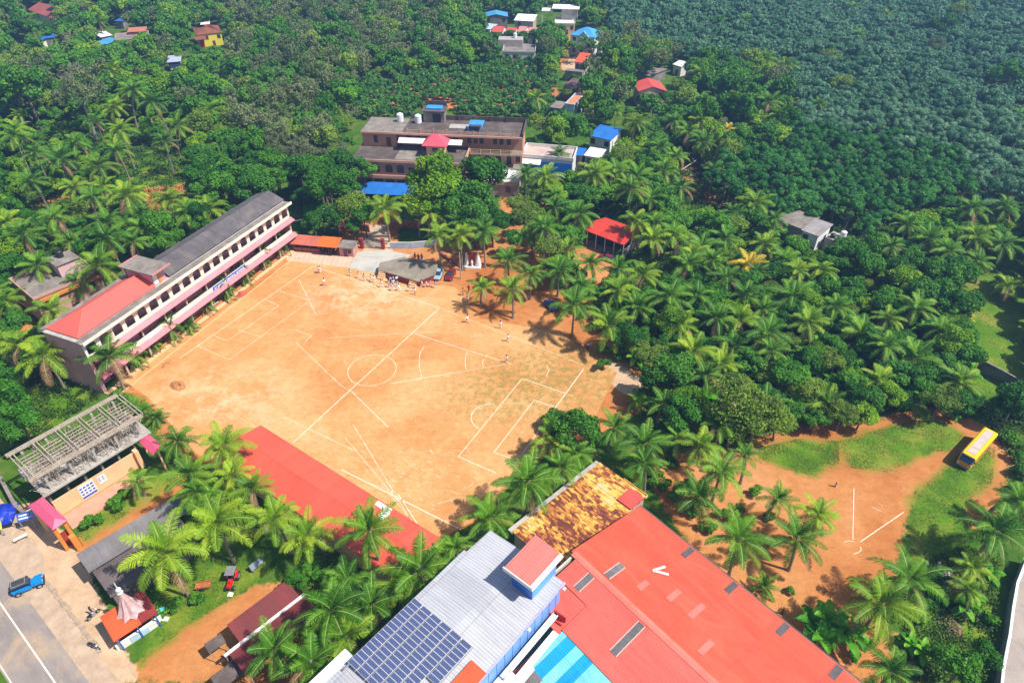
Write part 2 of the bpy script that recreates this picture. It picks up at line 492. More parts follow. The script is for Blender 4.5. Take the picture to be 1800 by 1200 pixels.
lines("football_pitch_lines", MATS["chalk_fresh"], [
 (550, 468, 773, 541), (773, 541, 1022, 640, .1), (550, 468, 315, 630), (773, 541, 515, 778, .2), (1026, 648, 905, 815, .2),
 (918, 665, 805, 803), (918, 665, 996, 692), (805, 802, 872, 831), (939, 703, 868, 795), (939, 703, 975, 715), (868, 795, 912, 809),
 (600, 825, 810, 930, .2), (700, 868, 745, 938), (620, 690, 682, 750)])
lines("playground_lines", MATS["chalk_worn"], [
 (540, 532, 403, 632), (492, 512, 545, 528), (348, 608, 403, 632), (467, 527, 490, 537), (490, 537, 400, 599), (400, 599, 375, 590),
 (418, 580, 460, 592), (525, 491, 555, 552), (520, 602, 600, 678), (600, 678, 622, 690), (520, 580, 548, 590), (548, 590, 535, 602),
 (500, 733, 620, 790), (620, 645 + 100, 750, 960), (606, 768, 700, 880), (670, 850, 745, 940), (640, 845, 700, 868)], .13)
arcs("pitch_circles", MATS["chalk_worn"], [
 arc(654, 650, 612, 650, 0, 6.283, 40), arc(862, 733, 832, 745, 1.35, 4.15, 20)], .10)
# javelin and shot sectors with their distance arcs
lines("sector_lines", MATS["chalk_fresh"], [(688, 674, 800, 655), (730, 587, 900, 640), (800, 655, 890, 640, .09), (575, 594, 775, 582, .09), (1501, 858, 1499, 948, .14), (1588, 900, 1512, 952, .16), (1533, 891, 1549, 898, .1), (1543, 884, 1552, 889, .07)])
def arcpix(pts): return [(at(*a)[:2], at(*b)[:2]) for a, b in zip(pts[:-1], pts[1:])]
arcs("sector_arcs", MATS["chalk_worn"], [
 arcpix([(746, 609), (739, 618), (737, 630), (737, 645), (741, 662)]), arcpix([(822, 618), (818, 628), (818, 645), (820, 650)]),
 arcpix([(850, 632), (848, 640), (851, 645)]), arcpix([(960, 640), (965, 650), (960, 662)]),
 arcpix([(1484, 952), (1492, 950), (1500, 952)]), arcpix([(1512, 960), (1514, 966), (1508, 971), (1500, 973)])], .10)
# running lanes drawn across the field
ll = []
for k in range(4):
    d = k * 9
    for u in range(14):
        f0, f1 = u / 14, (u + .62) / 14
        x0, y0, x1, y1 = 600 + d * 1.2, 487 + d, 870, 590 + d * .7
        ll.append((x0 + (x1 - x0) * f0, y0 + (y1 - y0) * f0, x0 + (x1 - x0) * f1, y0 + (y1 - y0) * f1))
for k in range(5):
    x0, y0, x1, y1 = 385 + k * 2, 690 + k * 9, 690, 838 + k * 14
    for u in range(12):
        f0, f1 = u / 12, (u + .7) / 12
        ll.append((x0 + (x1 - x0) * f0, y0 + (y1 - y0) * f0, x0 + (x1 - x0) * f1, y0 + (y1 - y0) * f1))
for k in range(4):
    x0, y0, x1, y1 = 590 + k * 26, 590 + k * 8, 690 + k * 34, 880 - k * 6
    for u in range(26):
        f0, f1 = u / 26, (u + .3) / 26
        ll.append((x0 + (x1 - x0) * f0, y0 + (y1 - y0) * f0, x0 + (x1 - x0) * f1, y0 + (y1 - y0) * f1))
lines("running_lanes", MATS["chalk_faint"], ll, .10)
rr = random.Random(5); tk = []
for k in range(95):
    x = rr.uniform(620, 840); y = rr.uniform(770, 925)
    if y - 770 > (x - 560) * .85 or (y - 800) > (860 - x) * 2: continue
    tk.append((x, y, x + rr.uniform(4, 9), y + rr.uniform(1, 5)))
for k in range(4):
    for (x, y) in ((835, 848), (820, 858), (812, 872), (820, 885)):
        pass
tk += [(812, 862, 832, 850), (790, 862, 806, 868), (795, 880, 822, 878), (800, 900, 828, 896), (770, 885, 800, 876)]
lines("distance_ticks", MATS["chalk_worn"], tk, .10)

# concrete pad, tiled court, forecourt slabs
m, t, p = nt("court_tiles")
tc = t.nodes.new("ShaderNodeTexCoord"); br = t.nodes.new("ShaderNodeTexBrick"); t.links.new(tc.outputs["Object"], br.inputs[0])
br.inputs["Scale"].default_value = .55; br.offset = 0; br.inputs["Mortar Size"].default_value = .018
br.inputs["Color1"].default_value = (.66, .36, .24, 1); br.inputs["Color2"].default_value = (.72, .42, .29, 1); br.inputs["Mortar"].default_value = (.78, .62, .5, 1)
t.links.new(mixc(t, 1.0, br.outputs[0], ramp(t, noise(t, .5, 6), [(.3, (.85,) * 3), (.6, (1,) * 3)]), 'MULTIPLY'), p.inputs["Base Color"]); p.inputs["Roughness"].default_value = .85
MATS["court_tiles"] = m
weathered("old_slab", (.22, .20, .17), (.36, .32, .27), (.48, .44, .38))
structure("tiled_court", MB().prism(gpoly([(510, 433), (503, 458), (612, 470), (628, 442)])[::-1], -.02, .02), MATS["court_tiles"])
structure("concrete_pad", MB().prism(gpoly([(629, 443), (612, 471), (668, 482), (700, 470), (722, 448), (680, 440)])[::-1], -.02, .024), weathered("pad_concrete", (.38, .36, .33), (.52, .49, .44), (.60, .55, .48)))

# road at lower left: worn asphalt, sandy edge, dashed centre line
R = Fr((0, 985), (157, 1200), 0)
m, t, p = nt("asphalt")
c = ramp(t, noise(t, .35, 8, .7, stretch=(.25, 1.6, 1)), [(.3, (.20, .17, .16)), (.5, (.28, .235, .215)), (.7, (.36, .30, .26))])
c = mixc(t, ramp(t, noise(t, .22, 7, .7, dist=.5), [(.52, (0, 0, 0)), (.66, (.75,) * 3)]), c, (.50, .35, .22))
c = mixc(t, 1.0, c, ramp(t, noise(t, 11, 3), [(.3, (.85,) * 3), (.7, (1,) * 3)]), 'MULTIPLY')
t.links.new(c, p.inputs["Base Color"]); p.inputs["Roughness"].default_value = .85
MATS["asphalt"] = m
o = ob("road", MB().prism([(-80, -4.9), (80, -4.9), (80, .0), (-80, .0)], -.02, .012).mesh("road", m)); o.location = R.o; o.rotation_euler = (0, 0, R.a); o['kind'] = 'structure'
mb = MB(); mb.box(-80, 80, -2.12, -1.98, .01, .017); mb.box(-80, 80, -4.75, -4.66, .01, .017)
o = ob("road_markings", mb.mesh("road_markings", chalk("road_paint", .9, 1.0))); o.location = R.o; o.rotation_euler = (0, 0, R.a); o['kind'] = 'structure'
pv = paint("sandy_paving", (.50, .36, .25), .9, .15, .7, (.34, .25, .17), .6)
o = ob("pavement", MB().prism([(-80, .0), (80, .0), (80, 1.9), (7, 1.9), (3, 3.4), (-80, 4.2)], -.02, .008).mesh("pavement", pv)); o.location = R.o; o.rotation_euler = (0, 0, R.a); o['kind'] = 'structure'
mb = MB()
for i in range(17): mb.box(6.0 + i * .78 + (i % 3) * .06, 6.66 + i * .78 + (i % 3) * .06, 1.9 + (i % 2) * .05, 2.25 + (i % 4) * .06, 0, .1, 0)
o = ob("kerb", mb.mesh("kerb", paint("kerb_stone", (.40, .30, .22), .9, .2, 1.5))); o.location = R.o; o.rotation_euler = (0, 0, R.a); o['kind'] = 'structure'
# lane beyond the boundary wall at lower right
structure("side_road", MB().prism(gpoly([(1950, 690), (1865, 800), (1812, 935), (1772, 1075), (1752, 1200), (1745, 1290), (1745, 1600), (1880, 1600), (1880, 1290), (1880, 1200), (1890, 1080), (1915, 960), (1970, 850), (2050, 730)])[::-1], -.02, .012), weathered("road_concrete", (.28, .23, .20), (.38, .32, .28), (.46, .39, .33), .3))
structure("garden_path", MB().prism(gpoly([(650, 398), (678, 398), (684, 436), (644, 436)])[::-1], -.02, .016), pv)
structure("ramp_yard", MB().prism(gpoly([(107, 902), (128, 930), (208, 876), (262, 838), (226, 832)])[::-1], -.02, .03), paint("red_paving", (.62, .30, .20), .85, .1, .8, (.45, .24, .16), .5))

# ---------------------------------------------------------------- plants
def foliage_mesh(name, V, F, mats, v=None, w=None, mi=None):
    me = bpy.data.meshes.new(name); fast_mesh(me, V, F)
    for nme, a in (("v", v), ("w", w)):
        if a is not None:
            q = me.attributes.new(nme, 'FLOAT', 'FACE'); q.data.foreach_set("value", np.ascontiguousarray(a, np.float32))
    for m in mats: me.materials.append(m)
    if mi is not None: me.polygons.foreach_set("material_index", np.ascontiguousarray(mi, np.int32))
    return me
def unit(a): return a / (np.linalg.norm(a, axis=-1, keepdims=True) + 1e-9)
def leaf_quads(P, Nn, size, rng, aspect=.62):
    n = len(P); r = unit(rng.normal(size=(n, 3))); t = unit(np.cross(Nn, r)); b = np.cross(Nn, t)
    s = (size * rng.uniform(.65, 1.3, n))[:, None]
    V = np.stack([P - t * s, P - b * s * aspect, P + t * s, P + b * s * aspect], 1).reshape(-1, 3)
    return V, np.arange(4 * n).reshape(n, 4)
def crown_arrays(R, hz, ncl, nleaf, ls, seed, rc=.36, up=.3, shell=.5, droop=0.0, lum=.5, low=-.35, nrm=.65):
    rng = np.random.default_rng(seed)
    d = unit(rng.normal(size=(ncl * 3, 3))); d = d[d[:, 2] > low][:ncl]; ncl = len(d)
    k = rng.uniform(shell, 1.0, (ncl, 1)) ** .7
    C = d * k * np.array([R, R, hz]); C[:, :2] *= rng.uniform(.85, 1.12, (ncl, 1))
    rad = rc * R * rng.uniform(.6, 1.3, ncl)
    C = C * (1 - .5 * rc)
    i = rng.choice(ncl, nleaf, p=rad ** 2 / np.sum(rad ** 2))
    e = unit(rng.normal(size=(nleaf, 3)) + np.array([0, 0, up])); q = rng.uniform(.2, 1, nleaf) ** .4
    P = C[i] + e * (rad[i] * q)[:, None] * np.array([1, 1, .8])
    P[:, 2] -= droop * np.hypot(P[:, 0], P[:, 1]) ** 2 / R
    Nn = unit(e + nrm * rng.normal(size=(nleaf, 3)) + np.array([0, 0, .35]))
    V, F = leaf_quads(P, Nn, ls, rng)
    tone = rng.uniform(0, 1, ncl)
    v = np.clip(lum * tone[i] + (1 - lum) * rng.uniform(0, 1, nleaf), 0, 1)
    return V, F, v, C
bark = weathered("bark", (.10, .07, .05), (.17, .13, .10), (.26, .22, .18), 2.0)
palebark = weathered("pale_bark", (.20, .17, .14), (.32, .28, .24), (.42, .38, .33), 2.0)
palmbark = weathered("palm_bark", (.17, .13, .10), (.27, .22, .17), (.38, .33, .27), 3.0)
def tree_trunk(hc, C, r0, seed, mat, nl=6, twigs=0):
    rng = random.Random(seed); mb = MB(); top = hc * .72
    bend = (rng.uniform(-.25, .25), rng.uniform(-.25, .25))
    mid = (bend[0], bend[1], top * .55); tp = (bend[0] * 1.6, bend[1] * 1.6, top)
    mb.cyl((0, 0, -.05), mid, r0, r0 * .78, 7); mb.cyl(mid, tp, r0 * .78, r0 * .6, 7)
    idx = list(range(len(C))); rng.shuffle(idx)
    for i in idx[:nl]:
        c = C[i] + np.array([0, 0, hc]); m_ = (np.array(tp) * .45 + c * .55) - np.array([0, 0, .25])
        mb.cyl(tp, m_, r0 * .4, r0 * .25, 5); mb.cyl(m_, c, r0 * .25, r0 * .09, 5)
    for i in range(twigs):
        c = C[rng.randrange(len(C))] + np.array([0, 0, hc])
        d = np.array([rng.uniform(-1, 1), rng.uniform(-1, 1), rng.uniform(.3, 1.4)]); d *= rng.uniform(.5, 1.3) / np.linalg.norm(d)
        mb.cyl(c, c + d, .035, .015, 3, cap=False)
        for _ in range(2):
            e = d * .5 + np.array([rng.uniform(-.5, .5), rng.uniform(-.5, .5), rng.uniform(.1, .5)])
            mb.cyl(c + d * .5, c + e + d * .3, .022, .01, 3, cap=False)
    return mb.mesh("trunk", mat)
G_DARK = leafmat("leaf_dark", (.016, .09, .010), (.045, .175, .014), (.12, .31, .025), rough=.6)
G_MID = leafmat("leaf_mid", (.025, .12, .008), (.065, .225, .012), (.15, .36, .02), rough=.6)
G_LIME = leafmat("leaf_lime", (.075, .19, .006), (.165, .345, .008), (.32, .49, .02), rough=.6)
G_OLIVE = leafmat("leaf_olive", (.08, .15, .014), (.16, .27, .024), (.29, .41, .05), rough=.6)
G_GREY = leafmat("leaf_grey", (.06, .11, .035), (.13, .185, .055), (.24, .28, .12), rough=.6)
G_RUB = leafmat("leaf_rubber_hazed", (.04, .14, .06), (.11, .265, .125), (.26, .43, .24), rough=.5)  # blue-grey haze, sky sheen and sunlit lightness are mixed into these leaf tones
G_RUBG = leafmat("leaf_rubber_green", (.018, .11, .018), (.045, .205, .028), (.11, .34, .05), rough=.5)
G_BAN = leafmat("leaf_banana", (.05, .22, .010), (.10, .36, .015), (.20, .50, .03), rough=.45, trans=.35)
TREES = {}       # kind -> list of (crown mesh, trunk mesh, crown height, radius, arrays)
def make_kind(kind, n, R, hz, hc, ncl, nleaf, ls, mat, bmat=bark, twigs=0, r0=.2, **k):
    L = []
    for i in range(n):
        seed = abs(hash((kind, i))) % 10000 if False else sum(map(ord, kind)) * 31 + i * 7
        V, F, v, C = crown_arrays(R, hz, ncl, nleaf, ls, seed, **k)
        me = foliage_mesh("crown", V, F, [mat], v)
        L.append((me, tree_trunk(hc, C, r0, seed, bmat, twigs=twigs), hc, R, (V, F, v)))
    TREES[kind] = L
make_kind("dark", 3, 2.9, 2.2, 5.2, 16, 3600, .20, G_DARK)
make_kind("mid", 3, 2.9, 2.3, 5.2, 15, 3600, .20, G_MID)
make_kind("lime", 2, 3.0, 2.8, 5.4, 22, 6500, .17, G_LIME)
make_kind("olive", 3, 3.0, 1.9, 4.8, 24, 3600, .14, G_OLIVE, twigs=30, rc=.30)
make_kind("grey", 4, 3.0, 2.6, 6.0, 22, 1900, .15, G_GREY, palebark, twigs=60, rc=.27, shell=.35)
make_kind("rubber", 5, 2.35, 2.0, 6.0, 16, 2500, .155, G_RUB, palebark, rc=.33, r0=.12, lum=.7, shell=.65, low=-.05, nrm=.38)
make_kind("rubbergreen", 3, 2.3, 2.0, 5.0, 15, 2500, .165, G_RUBG, palebark, rc=.33, r0=.12, lum=.7, shell=.6, low=-.1, nrm=.4)
make_kind("sapling", 3, 1.25, 1.3, 2.0, 9, 420, .22, leafmat("leaf_sapling", (.035, .14, .02), (.085, .25, .035), (.18, .38, .07)), palebark, rc=.4, r0=.05)
make_kind("shrub", 3, 1.1, .8, .8, 8, 700, .14, G_MID, rc=.42, r0=.05)
make_kind("hedge", 2, 2.2, 1.4, 1.8, 12, 2600, .15, G_DARK, rc=.36, r0=.1)
TREE_NAMES = {"dark": "broadleaf_tree", "mid": "broadleaf_tree", "lime": "mango_tree", "olive": "feathery_tree", "grey": "broadleaf_tree",
              "rubber": "rubber_tree", "rubbergreen": "rubber_tree", "sapling": "young_rubber_tree", "shrub": "shrub", "hedge": "bush"}
PLANTS = []      # (object, kind, px, py) for the labels
prng = random.Random(11)
def put_tree(kind, x, y, sc=1.0, hs=1.0, var=None, cpx=None):
    L = TREES[kind]; me, tk, hc, R, _ = L[var if var is not None else prng.randrange(len(L))]
    e = bpy.data.objects.new(TREE_NAMES[kind], None); COL.objects.link(e); e.empty_display_size = .3
    e.location = (x, y, 0); e.rotation_euler = (0, 0, prng.uniform(0, 6.283)); e.scale = (sc, sc, sc * hs)
    a = ob("trunk", tk, e); b = ob("crown", me, e); b.location = (0, 0, hc)
    px, py = pj(x, y, hc * sc * hs)
    PLANTS.append([e, kind, px, py]); return e

# ---- coconut palms
def palm_arrays(seed, nf=24, L=3.5, droopy=1.0, yellow=0.0, stiff=0.0):
    rng = np.random.default_rng(seed); VV, FF, vv, ww, mm = [], [], [], [], []; nb = 0
    for i in range(nf):
        age = i / (nf - 1)                                # 0 youngest, upright; 1 oldest, hanging
        az = i * 2.39996 + rng.normal() * .15
        e0 = math.radians(78 - 92 * age ** .85 + rng.normal() * 5) + stiff * .2
        Lf = L * (.62 + .38 * min(1, age * 3)) * rng.uniform(.9, 1.08)
        bend = math.radians(50 + 26 * age) * droopy * rng.uniform(.85, 1.15)
        ns = 13; s = np.linspace(0, 1, ns); el = e0 - bend * s ** 1.25
        dr = np.cos(el); dz = np.sin(el); ds = Lf / (ns - 1)
        rr = np.concatenate([[0], np.cumsum((dr[1:] + dr[:-1]) / 2 * ds)]); zz = np.concatenate([[0], np.cumsum((dz[1:] + dz[:-1]) / 2 * ds)])
        H_ = np.array([math.cos(az), math.sin(az), 0]); S_ = np.array([-math.sin(az), math.cos(az), 0]); tw = rng.normal() * .35
        npl = 30; t = np.linspace(.13, .995, npl); t = np.concatenate([t, t]); side = np.repeat([1, -1], npl)
        R_ = np.interp(t, s, rr); Z_ = np.interp(t, s, zz); E_ = np.interp(t, s, el)
        B = H_ * R_[:, None] + np.array([0, 0, 1]) * Z_[:, None]
        T = H_ * np.cos(E_)[:, None] + np.array([0, 0, 1]) * np.sin(E_)[:, None]
        Nn = -H_ * np.sin(E_)[:, None] + np.array([0, 0, 1]) * np.cos(E_)[:, None]
        D = S_ * side[:, None] * .85 + T * .55 + Nn * (.12 + .25 * (1 - age)) + rng.normal(size=B.shape) * .07 + Nn * (tw * side)[:, None] * .4
        D = unit(D); ll = (.72 * np.sin(np.pi * np.clip(t * .86 + .14, 0, 1)) ** .55 + .08) * rng.uniform(.88, 1.1, len(t)) * L / 3.5
        G = np.array([0, 0, -1]); dg = .5 + .5 * age
        M = B + D * (ll * .5)[:, None]; D2 = unit(D + G * dg); E2 = M + D2 * (ll * .5)[:, None]
        wv = T * rng.uniform(.03, .048, len(t))[:, None] * L / 3.5
        a = np.stack([B - wv, B + wv, M + wv, M - wv], 1); b = np.stack([M - wv, M + wv, E2 + wv * .25, E2 - wv * .25], 1)
        q = np.concatenate([a, b]).reshape(-1, 3); n = len(q) // 4
        VV.append(q); FF.append(np.arange(4 * n).reshape(n, 4) + nb); nb += len(q)
        tone = np.clip(.5 + .28 * rng.normal() - .15 * age, 0, 1)
        vv.append(np.clip(tone + .12 * rng.normal(size=n), 0, 1))
        yl = np.clip(yellow + (age - .72) * 2.0 * rng.uniform(.2, 1.1) + .0, 0, 1) * (.35 + .65 * np.concatenate([t, t]))
        ww.append(np.clip(yl, 0, .95)); dead = i >= nf - 1 - seed % 2; mm.append(np.full(n, 3 if dead else 0))
        # midrib
        C_ = H_ * rr[:, None] + np.array([0, 0, 1]) * zz[:, None]; wr = S_ * (.038 * (1 - s) + .014)[:, None]
        q = np.stack([C_[:-1] - wr[:-1], C_[:-1] + wr[:-1], C_[1:] + wr[1:], C_[1:] - wr[1:]], 1).reshape(-1, 3) + np.array([0, 0, .012]); n = ns - 1
        VV.append(q); FF.append(np.arange(4 * n).reshape(n, 4) + nb); nb += len(q)
        vv.append(np.full(n, .5)); ww.append(np.zeros(n)); mm.append(np.ones(n, int))
    # coconuts under the crown
    for k in range(9):
        az = rng.uniform(0, 6.28); c = np.array([math.cos(az) * .24, math.sin(az) * .24, -.22 - .12 * rng.uniform()]); r = .12
        q = np.array([[0, 0, r], [r, 0, 0], [0, r, 0], [-r, 0, 0], [0, -r, 0], [0, 0, -r]]) + c
        f = [(0, 1, 2, 0), (0, 2, 3, 0), (0, 3, 4, 0), (0, 4, 1, 0), (5, 2, 1, 5), (5, 3, 2, 5), (5, 4, 3, 5), (5, 1, 4, 5)]
        for a_, b_, c_, _ in f:
            VV.append(np.array([q[a_], q[b_], q[c_], (q[c_] + q[a_]) / 2])); FF.append(np.arange(4).reshape(1, 4) + nb); nb += 4
            vv.append(np.array([.3])); ww.append(np.array([0.])); mm.append(np.array([2]))
    return np.concatenate(VV), np.concatenate(FF), np.concatenate(vv), np.concatenate(ww), np.concatenate(mm)
P_GREEN = leafmat("palm_leaf", (.035, .13, .008), (.085, .25, .012), (.22, .42, .02), rough=.5, trans=.3, tip=(.45, .34, .03))
P_BRIGHT = leafmat("palm_leaf_bright", (.06, .17, .008), (.17, .33, .012), (.38, .52, .02), rough=.5, trans=.3, tip=(.62, .42, .03))
P_YELLOW = leafmat("palm_leaf_yellow", (.45, .34, .012), (.70, .48, .014), (.85, .62, .03), rough=.5, trans=.3, tip=(.80, .45, .03))
P_DEAD = paint("dead_frond", (.26, .15, .07), .9, .3, 3)
P_RIB = paint("palm_midrib", (.30, .32, .10), .6); P_NUT = paint("coconut", (.20, .22, .05), .6)
PALMS = {"g": [], "b": [], "y": []}
for key, mat, seeds in (("g", P_GREEN, range(5)), ("b", P_BRIGHT, range(10, 14)), ("y", P_YELLOW, range(20, 22))):
    for sd in seeds:
        V, F, v, w, mi = palm_arrays(sd, nf=17 + sd % 3 * 2 if key != 'y' else 14, L=3.4 + .12 * (sd % 4), droopy=.85 + .12 * (sd % 4), yellow=.0)
        PALMS[key].append(foliage_mesh("crown", V, F, [mat, P_RIB, P_NUT, P_DEAD], v, w, mi))
PTRUNK = []
for lx in (.1, .5, 1.0, 1.7):
    mb = MB(); n = 7
    for i in range(n):
        a, b = i / n, (i + 1) / n
        mb.cyl((lx * a * a, 0, a - .01), (lx * b * b, 0, b), .19 - .07 * a + (.09 if i == 0 else 0), .19 - .07 * b, 7)
    PTRUNK.append((lx, mb.mesh("trunk", palmbark)))
def put_palm(x, y, h, sc, tone="g", lean=None, rz=None, name="coconut_palm"):
    li = lean if lean is not None else prng.choice((0, 0, 1, 1, 2))
    lx, tm = PTRUNK[li]; rz = prng.uniform(0, 6.283) if rz is None else rz
    # the crown stands over (x,y): shift the foot by the lean
    e = bpy.data.objects.new(name, None); COL.objects.link(e); e.empty_display_size = .3
    e.location = (x - lx * math.cos(rz), y - lx * math.sin(rz), 0); e.rotation_euler = (0, 0, rz)
    a = ob("trunk", tm, e); a.scale = (1, 1, h)
    b = ob("crown", prng.choice(PALMS[tone]), e); b.location = (lx, 0, h); b.rotation_euler = (prng.uniform(-.12, .12), prng.uniform(-.12, .12), prng.uniform(0, 6.28))
    b.scale = (sc,) * 3
    px, py = pj(x, y, h); PLANTS.append([e, "palm" + tone, px, py]); return e
# crown centre in the photo, crown width in pixels, height, tone
PALM_LIST = [
(143,10,30,7,'b'),(103,13,34,7,'g'),(47,35,42,7,'g'),(125,43,44,7,'g'),(172,37,36,7,'g'),(57,142,34,6,'y'),(200,125,44,8,'b'),(233,160,50,9,'g'),(223,100,32,8,'g'),
(267,180,52,10,'g'),(367,195,62,7,'b'),(203,190,42,6,'b'),(167,213,42,6,'g'),(213,230,52,9,'b'),(313,222,50,7,'b'),(25,240,52,8,'g'),(107,280,62,8,'g'),(63,270,46,8,'g'),
(175,293,64,7,'b'),(133,253,46,7,'g'),(55,320,52,6,'g'),(223,343,62,6,'b'),(163,347,50,6,'g'),(297,353,54,6,'b'),(250,383,60,6,'g'),(367,367,60,5,'b'),(330,373,56,5,'g'),
(97,383,54,6,'g'),(190,392,60,6,'g'),(390,123,30,7,'g'),(12,390,50,6,'b'),(130,330,46,6,'b'),(290,250,40,8,'g'),(205,265,44,7,'g'),
(777,27,30,9,'g'),(833,47,34,7,'b'),(1027,73,26,7,'g'),(943,173,36,6,'b'),(1083,197,30,6,'b'),(1120,217,40,7,'b'),(983,270,38,5,'g'),(923,307,48,5,'g'),(960,313,54,6,'b'),
(1047,307,58,6,'b'),(1083,300,50,6,'g'),(1120,310,58,7,'g'),(1167,300,52,6,'g'),(1160,260,42,6,'g'),(1110,333,60,7,'b'),(677,367,60,7,'b'),(760,373,58,6,'b'),(807,390,48,6,'g'),
(853,400,54,6,'g'),(1017,377,58,6,'g'),(975,365,50,5,'g'),(1117,390,52,6,'b'),(1150,393,52,6,'g'),(1187,213,40,6,'g'),(1195,330,50,6,'g'),(1145,350,50,5,'g'),
(1310,37,30,7,'g'),(1267,37,30,7,'g'),(1230,130,34,7,'b'),(1347,103,42,7,'g'),(1380,117,46,7,'b'),(1353,180,56,8,'g'),(1367,203,44,6,'b'),(1280,227,28,6,'y'),(1233,213,40,6,'b'),
(1233,180,42,6,'g'),(1237,250,48,6,'g'),(1210,233,44,6,'b'),(1440,183,28,7,'g'),(1327,360,60,4,'b'),(1290,375,48,4,'g'),(1710,367,54,6,'g'),(1767,367,52,6,'g'),(1793,203,36,6,'g'),
(1500,13,26,7,'g'),(1560,27,28,7,'b'),(1510,63,28,7,'g'),(1255,300,40,5,'g'),(1190,275,40,5,'g'),
(43,413,62,7,'g'),(187,420,70,8,'g'),(67,468,66,7,'g'),(137,497,52,5,'g'),(172,467,76,8,'b'),(90,547,66,5,'b'),(77,627,100,6,'b'),(33,607,70,6,'b'),(193,627,86,6,'g'),(8,530,56,5,'b'),
(3,605,50,5,'b'),(250,402,58,6,'g'),(125,425,50,6,'b'),(235,425,50,6,'g'),
(312,776,62,4,'g'),(393,785,80,6,'b'),
(770,415,52,7,'b'),(810,415,52,7,'b'),(850,408,50,7,'g'),(893,460,62,5,'g'),(847,507,48,4,'b'),(902,508,60,5,'b'),(933,483,46,5,'g'),(983,477,66,5,'g'),(1000,437,48,4,'b'),(922,417,40,4,'g'),
(1010,537,96,6,'g'),(1070,572,78,5,'b'),(1087,473,54,5,'g'),(1130,483,60,5,'b'),(1120,540,62,5,'g'),(1177,523,82,6,'g'),(1195,572,66,5,'b'),(1037,463,48,5,'g'),(1023,505,60,5,'g'),
(1183,413,56,5,'g'),(1147,420,56,5,'b'),(1167,710,66,4,'g'),(1080,752,66,4,'g'),(973,770,70,4,'b'),(1010,797,60,4,'g'),(1133,780,80,5,'g'),(1225,520,60,5,'g'),
(1233,437,62,5,'g'),(1210,467,60,5,'g'),(1343,430,54,4,'b'),(1380,460,66,4,'g'),(1317,468,62,4,'y'),(1277,490,54,5,'g'),(1443,477,54,5,'b'),(1393,523,74,5,'g'),(1300,563,66,4,'b'),
(1260,560,62,5,'g'),(1347,587,72,5,'g'),(1420,567,64,5,'b'),(1513,587,76,4,'g'),(1607,630,92,4,'g'),(1687,570,48,3,'y'),(1220,617,72,5,'b'),(1457,710,72,3,'b'),(1633,420,62,5,'g'),
(1713,417,56,5,'b'),(1763,430,56,5,'g'),(1773,503,48,3,'b'),(1667,440,54,5,'g'),(1720,460,50,4,'g'),(1230,733,64,3,'g'),(1230,783,72,4,'b'),(1343,545,60,4,'g'),(1595,395,50,5,'g'),
(1190,770,60,3,'g'),(1265,640,66,4,'b'),(1275,420,54,5,'g'),(1310,520,60,4,'g'),(1290,610,64,4,'g'),(1240,660,60,4,'g'),(1470,540,56,5,'g'),(1560,560,50,4,'b'),(1330,480,50,4,'g'),
(240,847,50,3,'g'),(333,835,80,7,'b'),(383,917,116,7,'b'),(290,970,130,8,'b'),(443,860,74,7,'b'),(483,910,86,7,'b'),(540,940,86,6,'b'),(483,1140,96,5,'g'),(583,1073,106,7,'g'),(547,1165,112,6,'g'),
(650,933,108,8,'g'),(740,1000,122,7,'g'),(653,1063,90,6,'g'),(610,1120,96,6,'b'),(927,847,110,7,'g'),(860,910,92,5,'g'),(987,822,66,6,'g'),(800,962,56,5,'g'),(345,865,76,6,'g'),(410,835,66,6,'b'),(610,1020,80,5,'g'),(700,1030,70,5,'b'),
(1133,815,66,5,'g'),(1227,873,84,5,'g'),(1267,830,84,6,'g'),(1367,877,60,4,'g'),(1297,947,104,6,'g'),(1400,947,96,5,'g'),(1437,905,66,6,'b'),(1747,933,106,5,'g'),(1597,1020,108,5,'g'),
(1547,1063,112,6,'b'),(1707,997,56,3,'b'),(1563,1180,86,5,'g'),(1700,1035,46,3,'b'),(1790,880,70,4,'g'),(1310,800,50,4,'g'),
]
PP = []
for (px, py, wpx, h, tn) in PALM_LIST:
    x, y, _ = at(px, py, h); D = wpx / FPX * depth(x, y, h); sc = max(.55, min(1.25, D / 5.4))
    put_palm(x, y, h, sc, tn, lean=3 if prng.random() < .16 else None); PP.append((x, y))
# young palms planted along the front of the school, and seedlings
for (px, py, wpx, h) in ((303,582,44,1.8),(267,608,26,1.2),(238,632,32,1.5),(333,573,17,.9),(362,539,26,1.2),(397,512,38,1.6),(430,485,32,1.5),(463,452,42,2.0),(490,430,38,2.2),
                         (1120,710,26,1.2),(1343,1033,32,.9),(215,705,26,.8),(236,712,22,.6),(252,722,20,.6),(275,735,24,.7)):
    x, y, _ = at(px, py, h); D = wpx / FPX * depth(x, y, h)
    e = put_palm(x, y, h, D / 5.4, 'g', lean=0, name="young_palm"); PLANTS[-1][1] = "youngpalm"
    e.children[0].scale = (.55, .55, h)

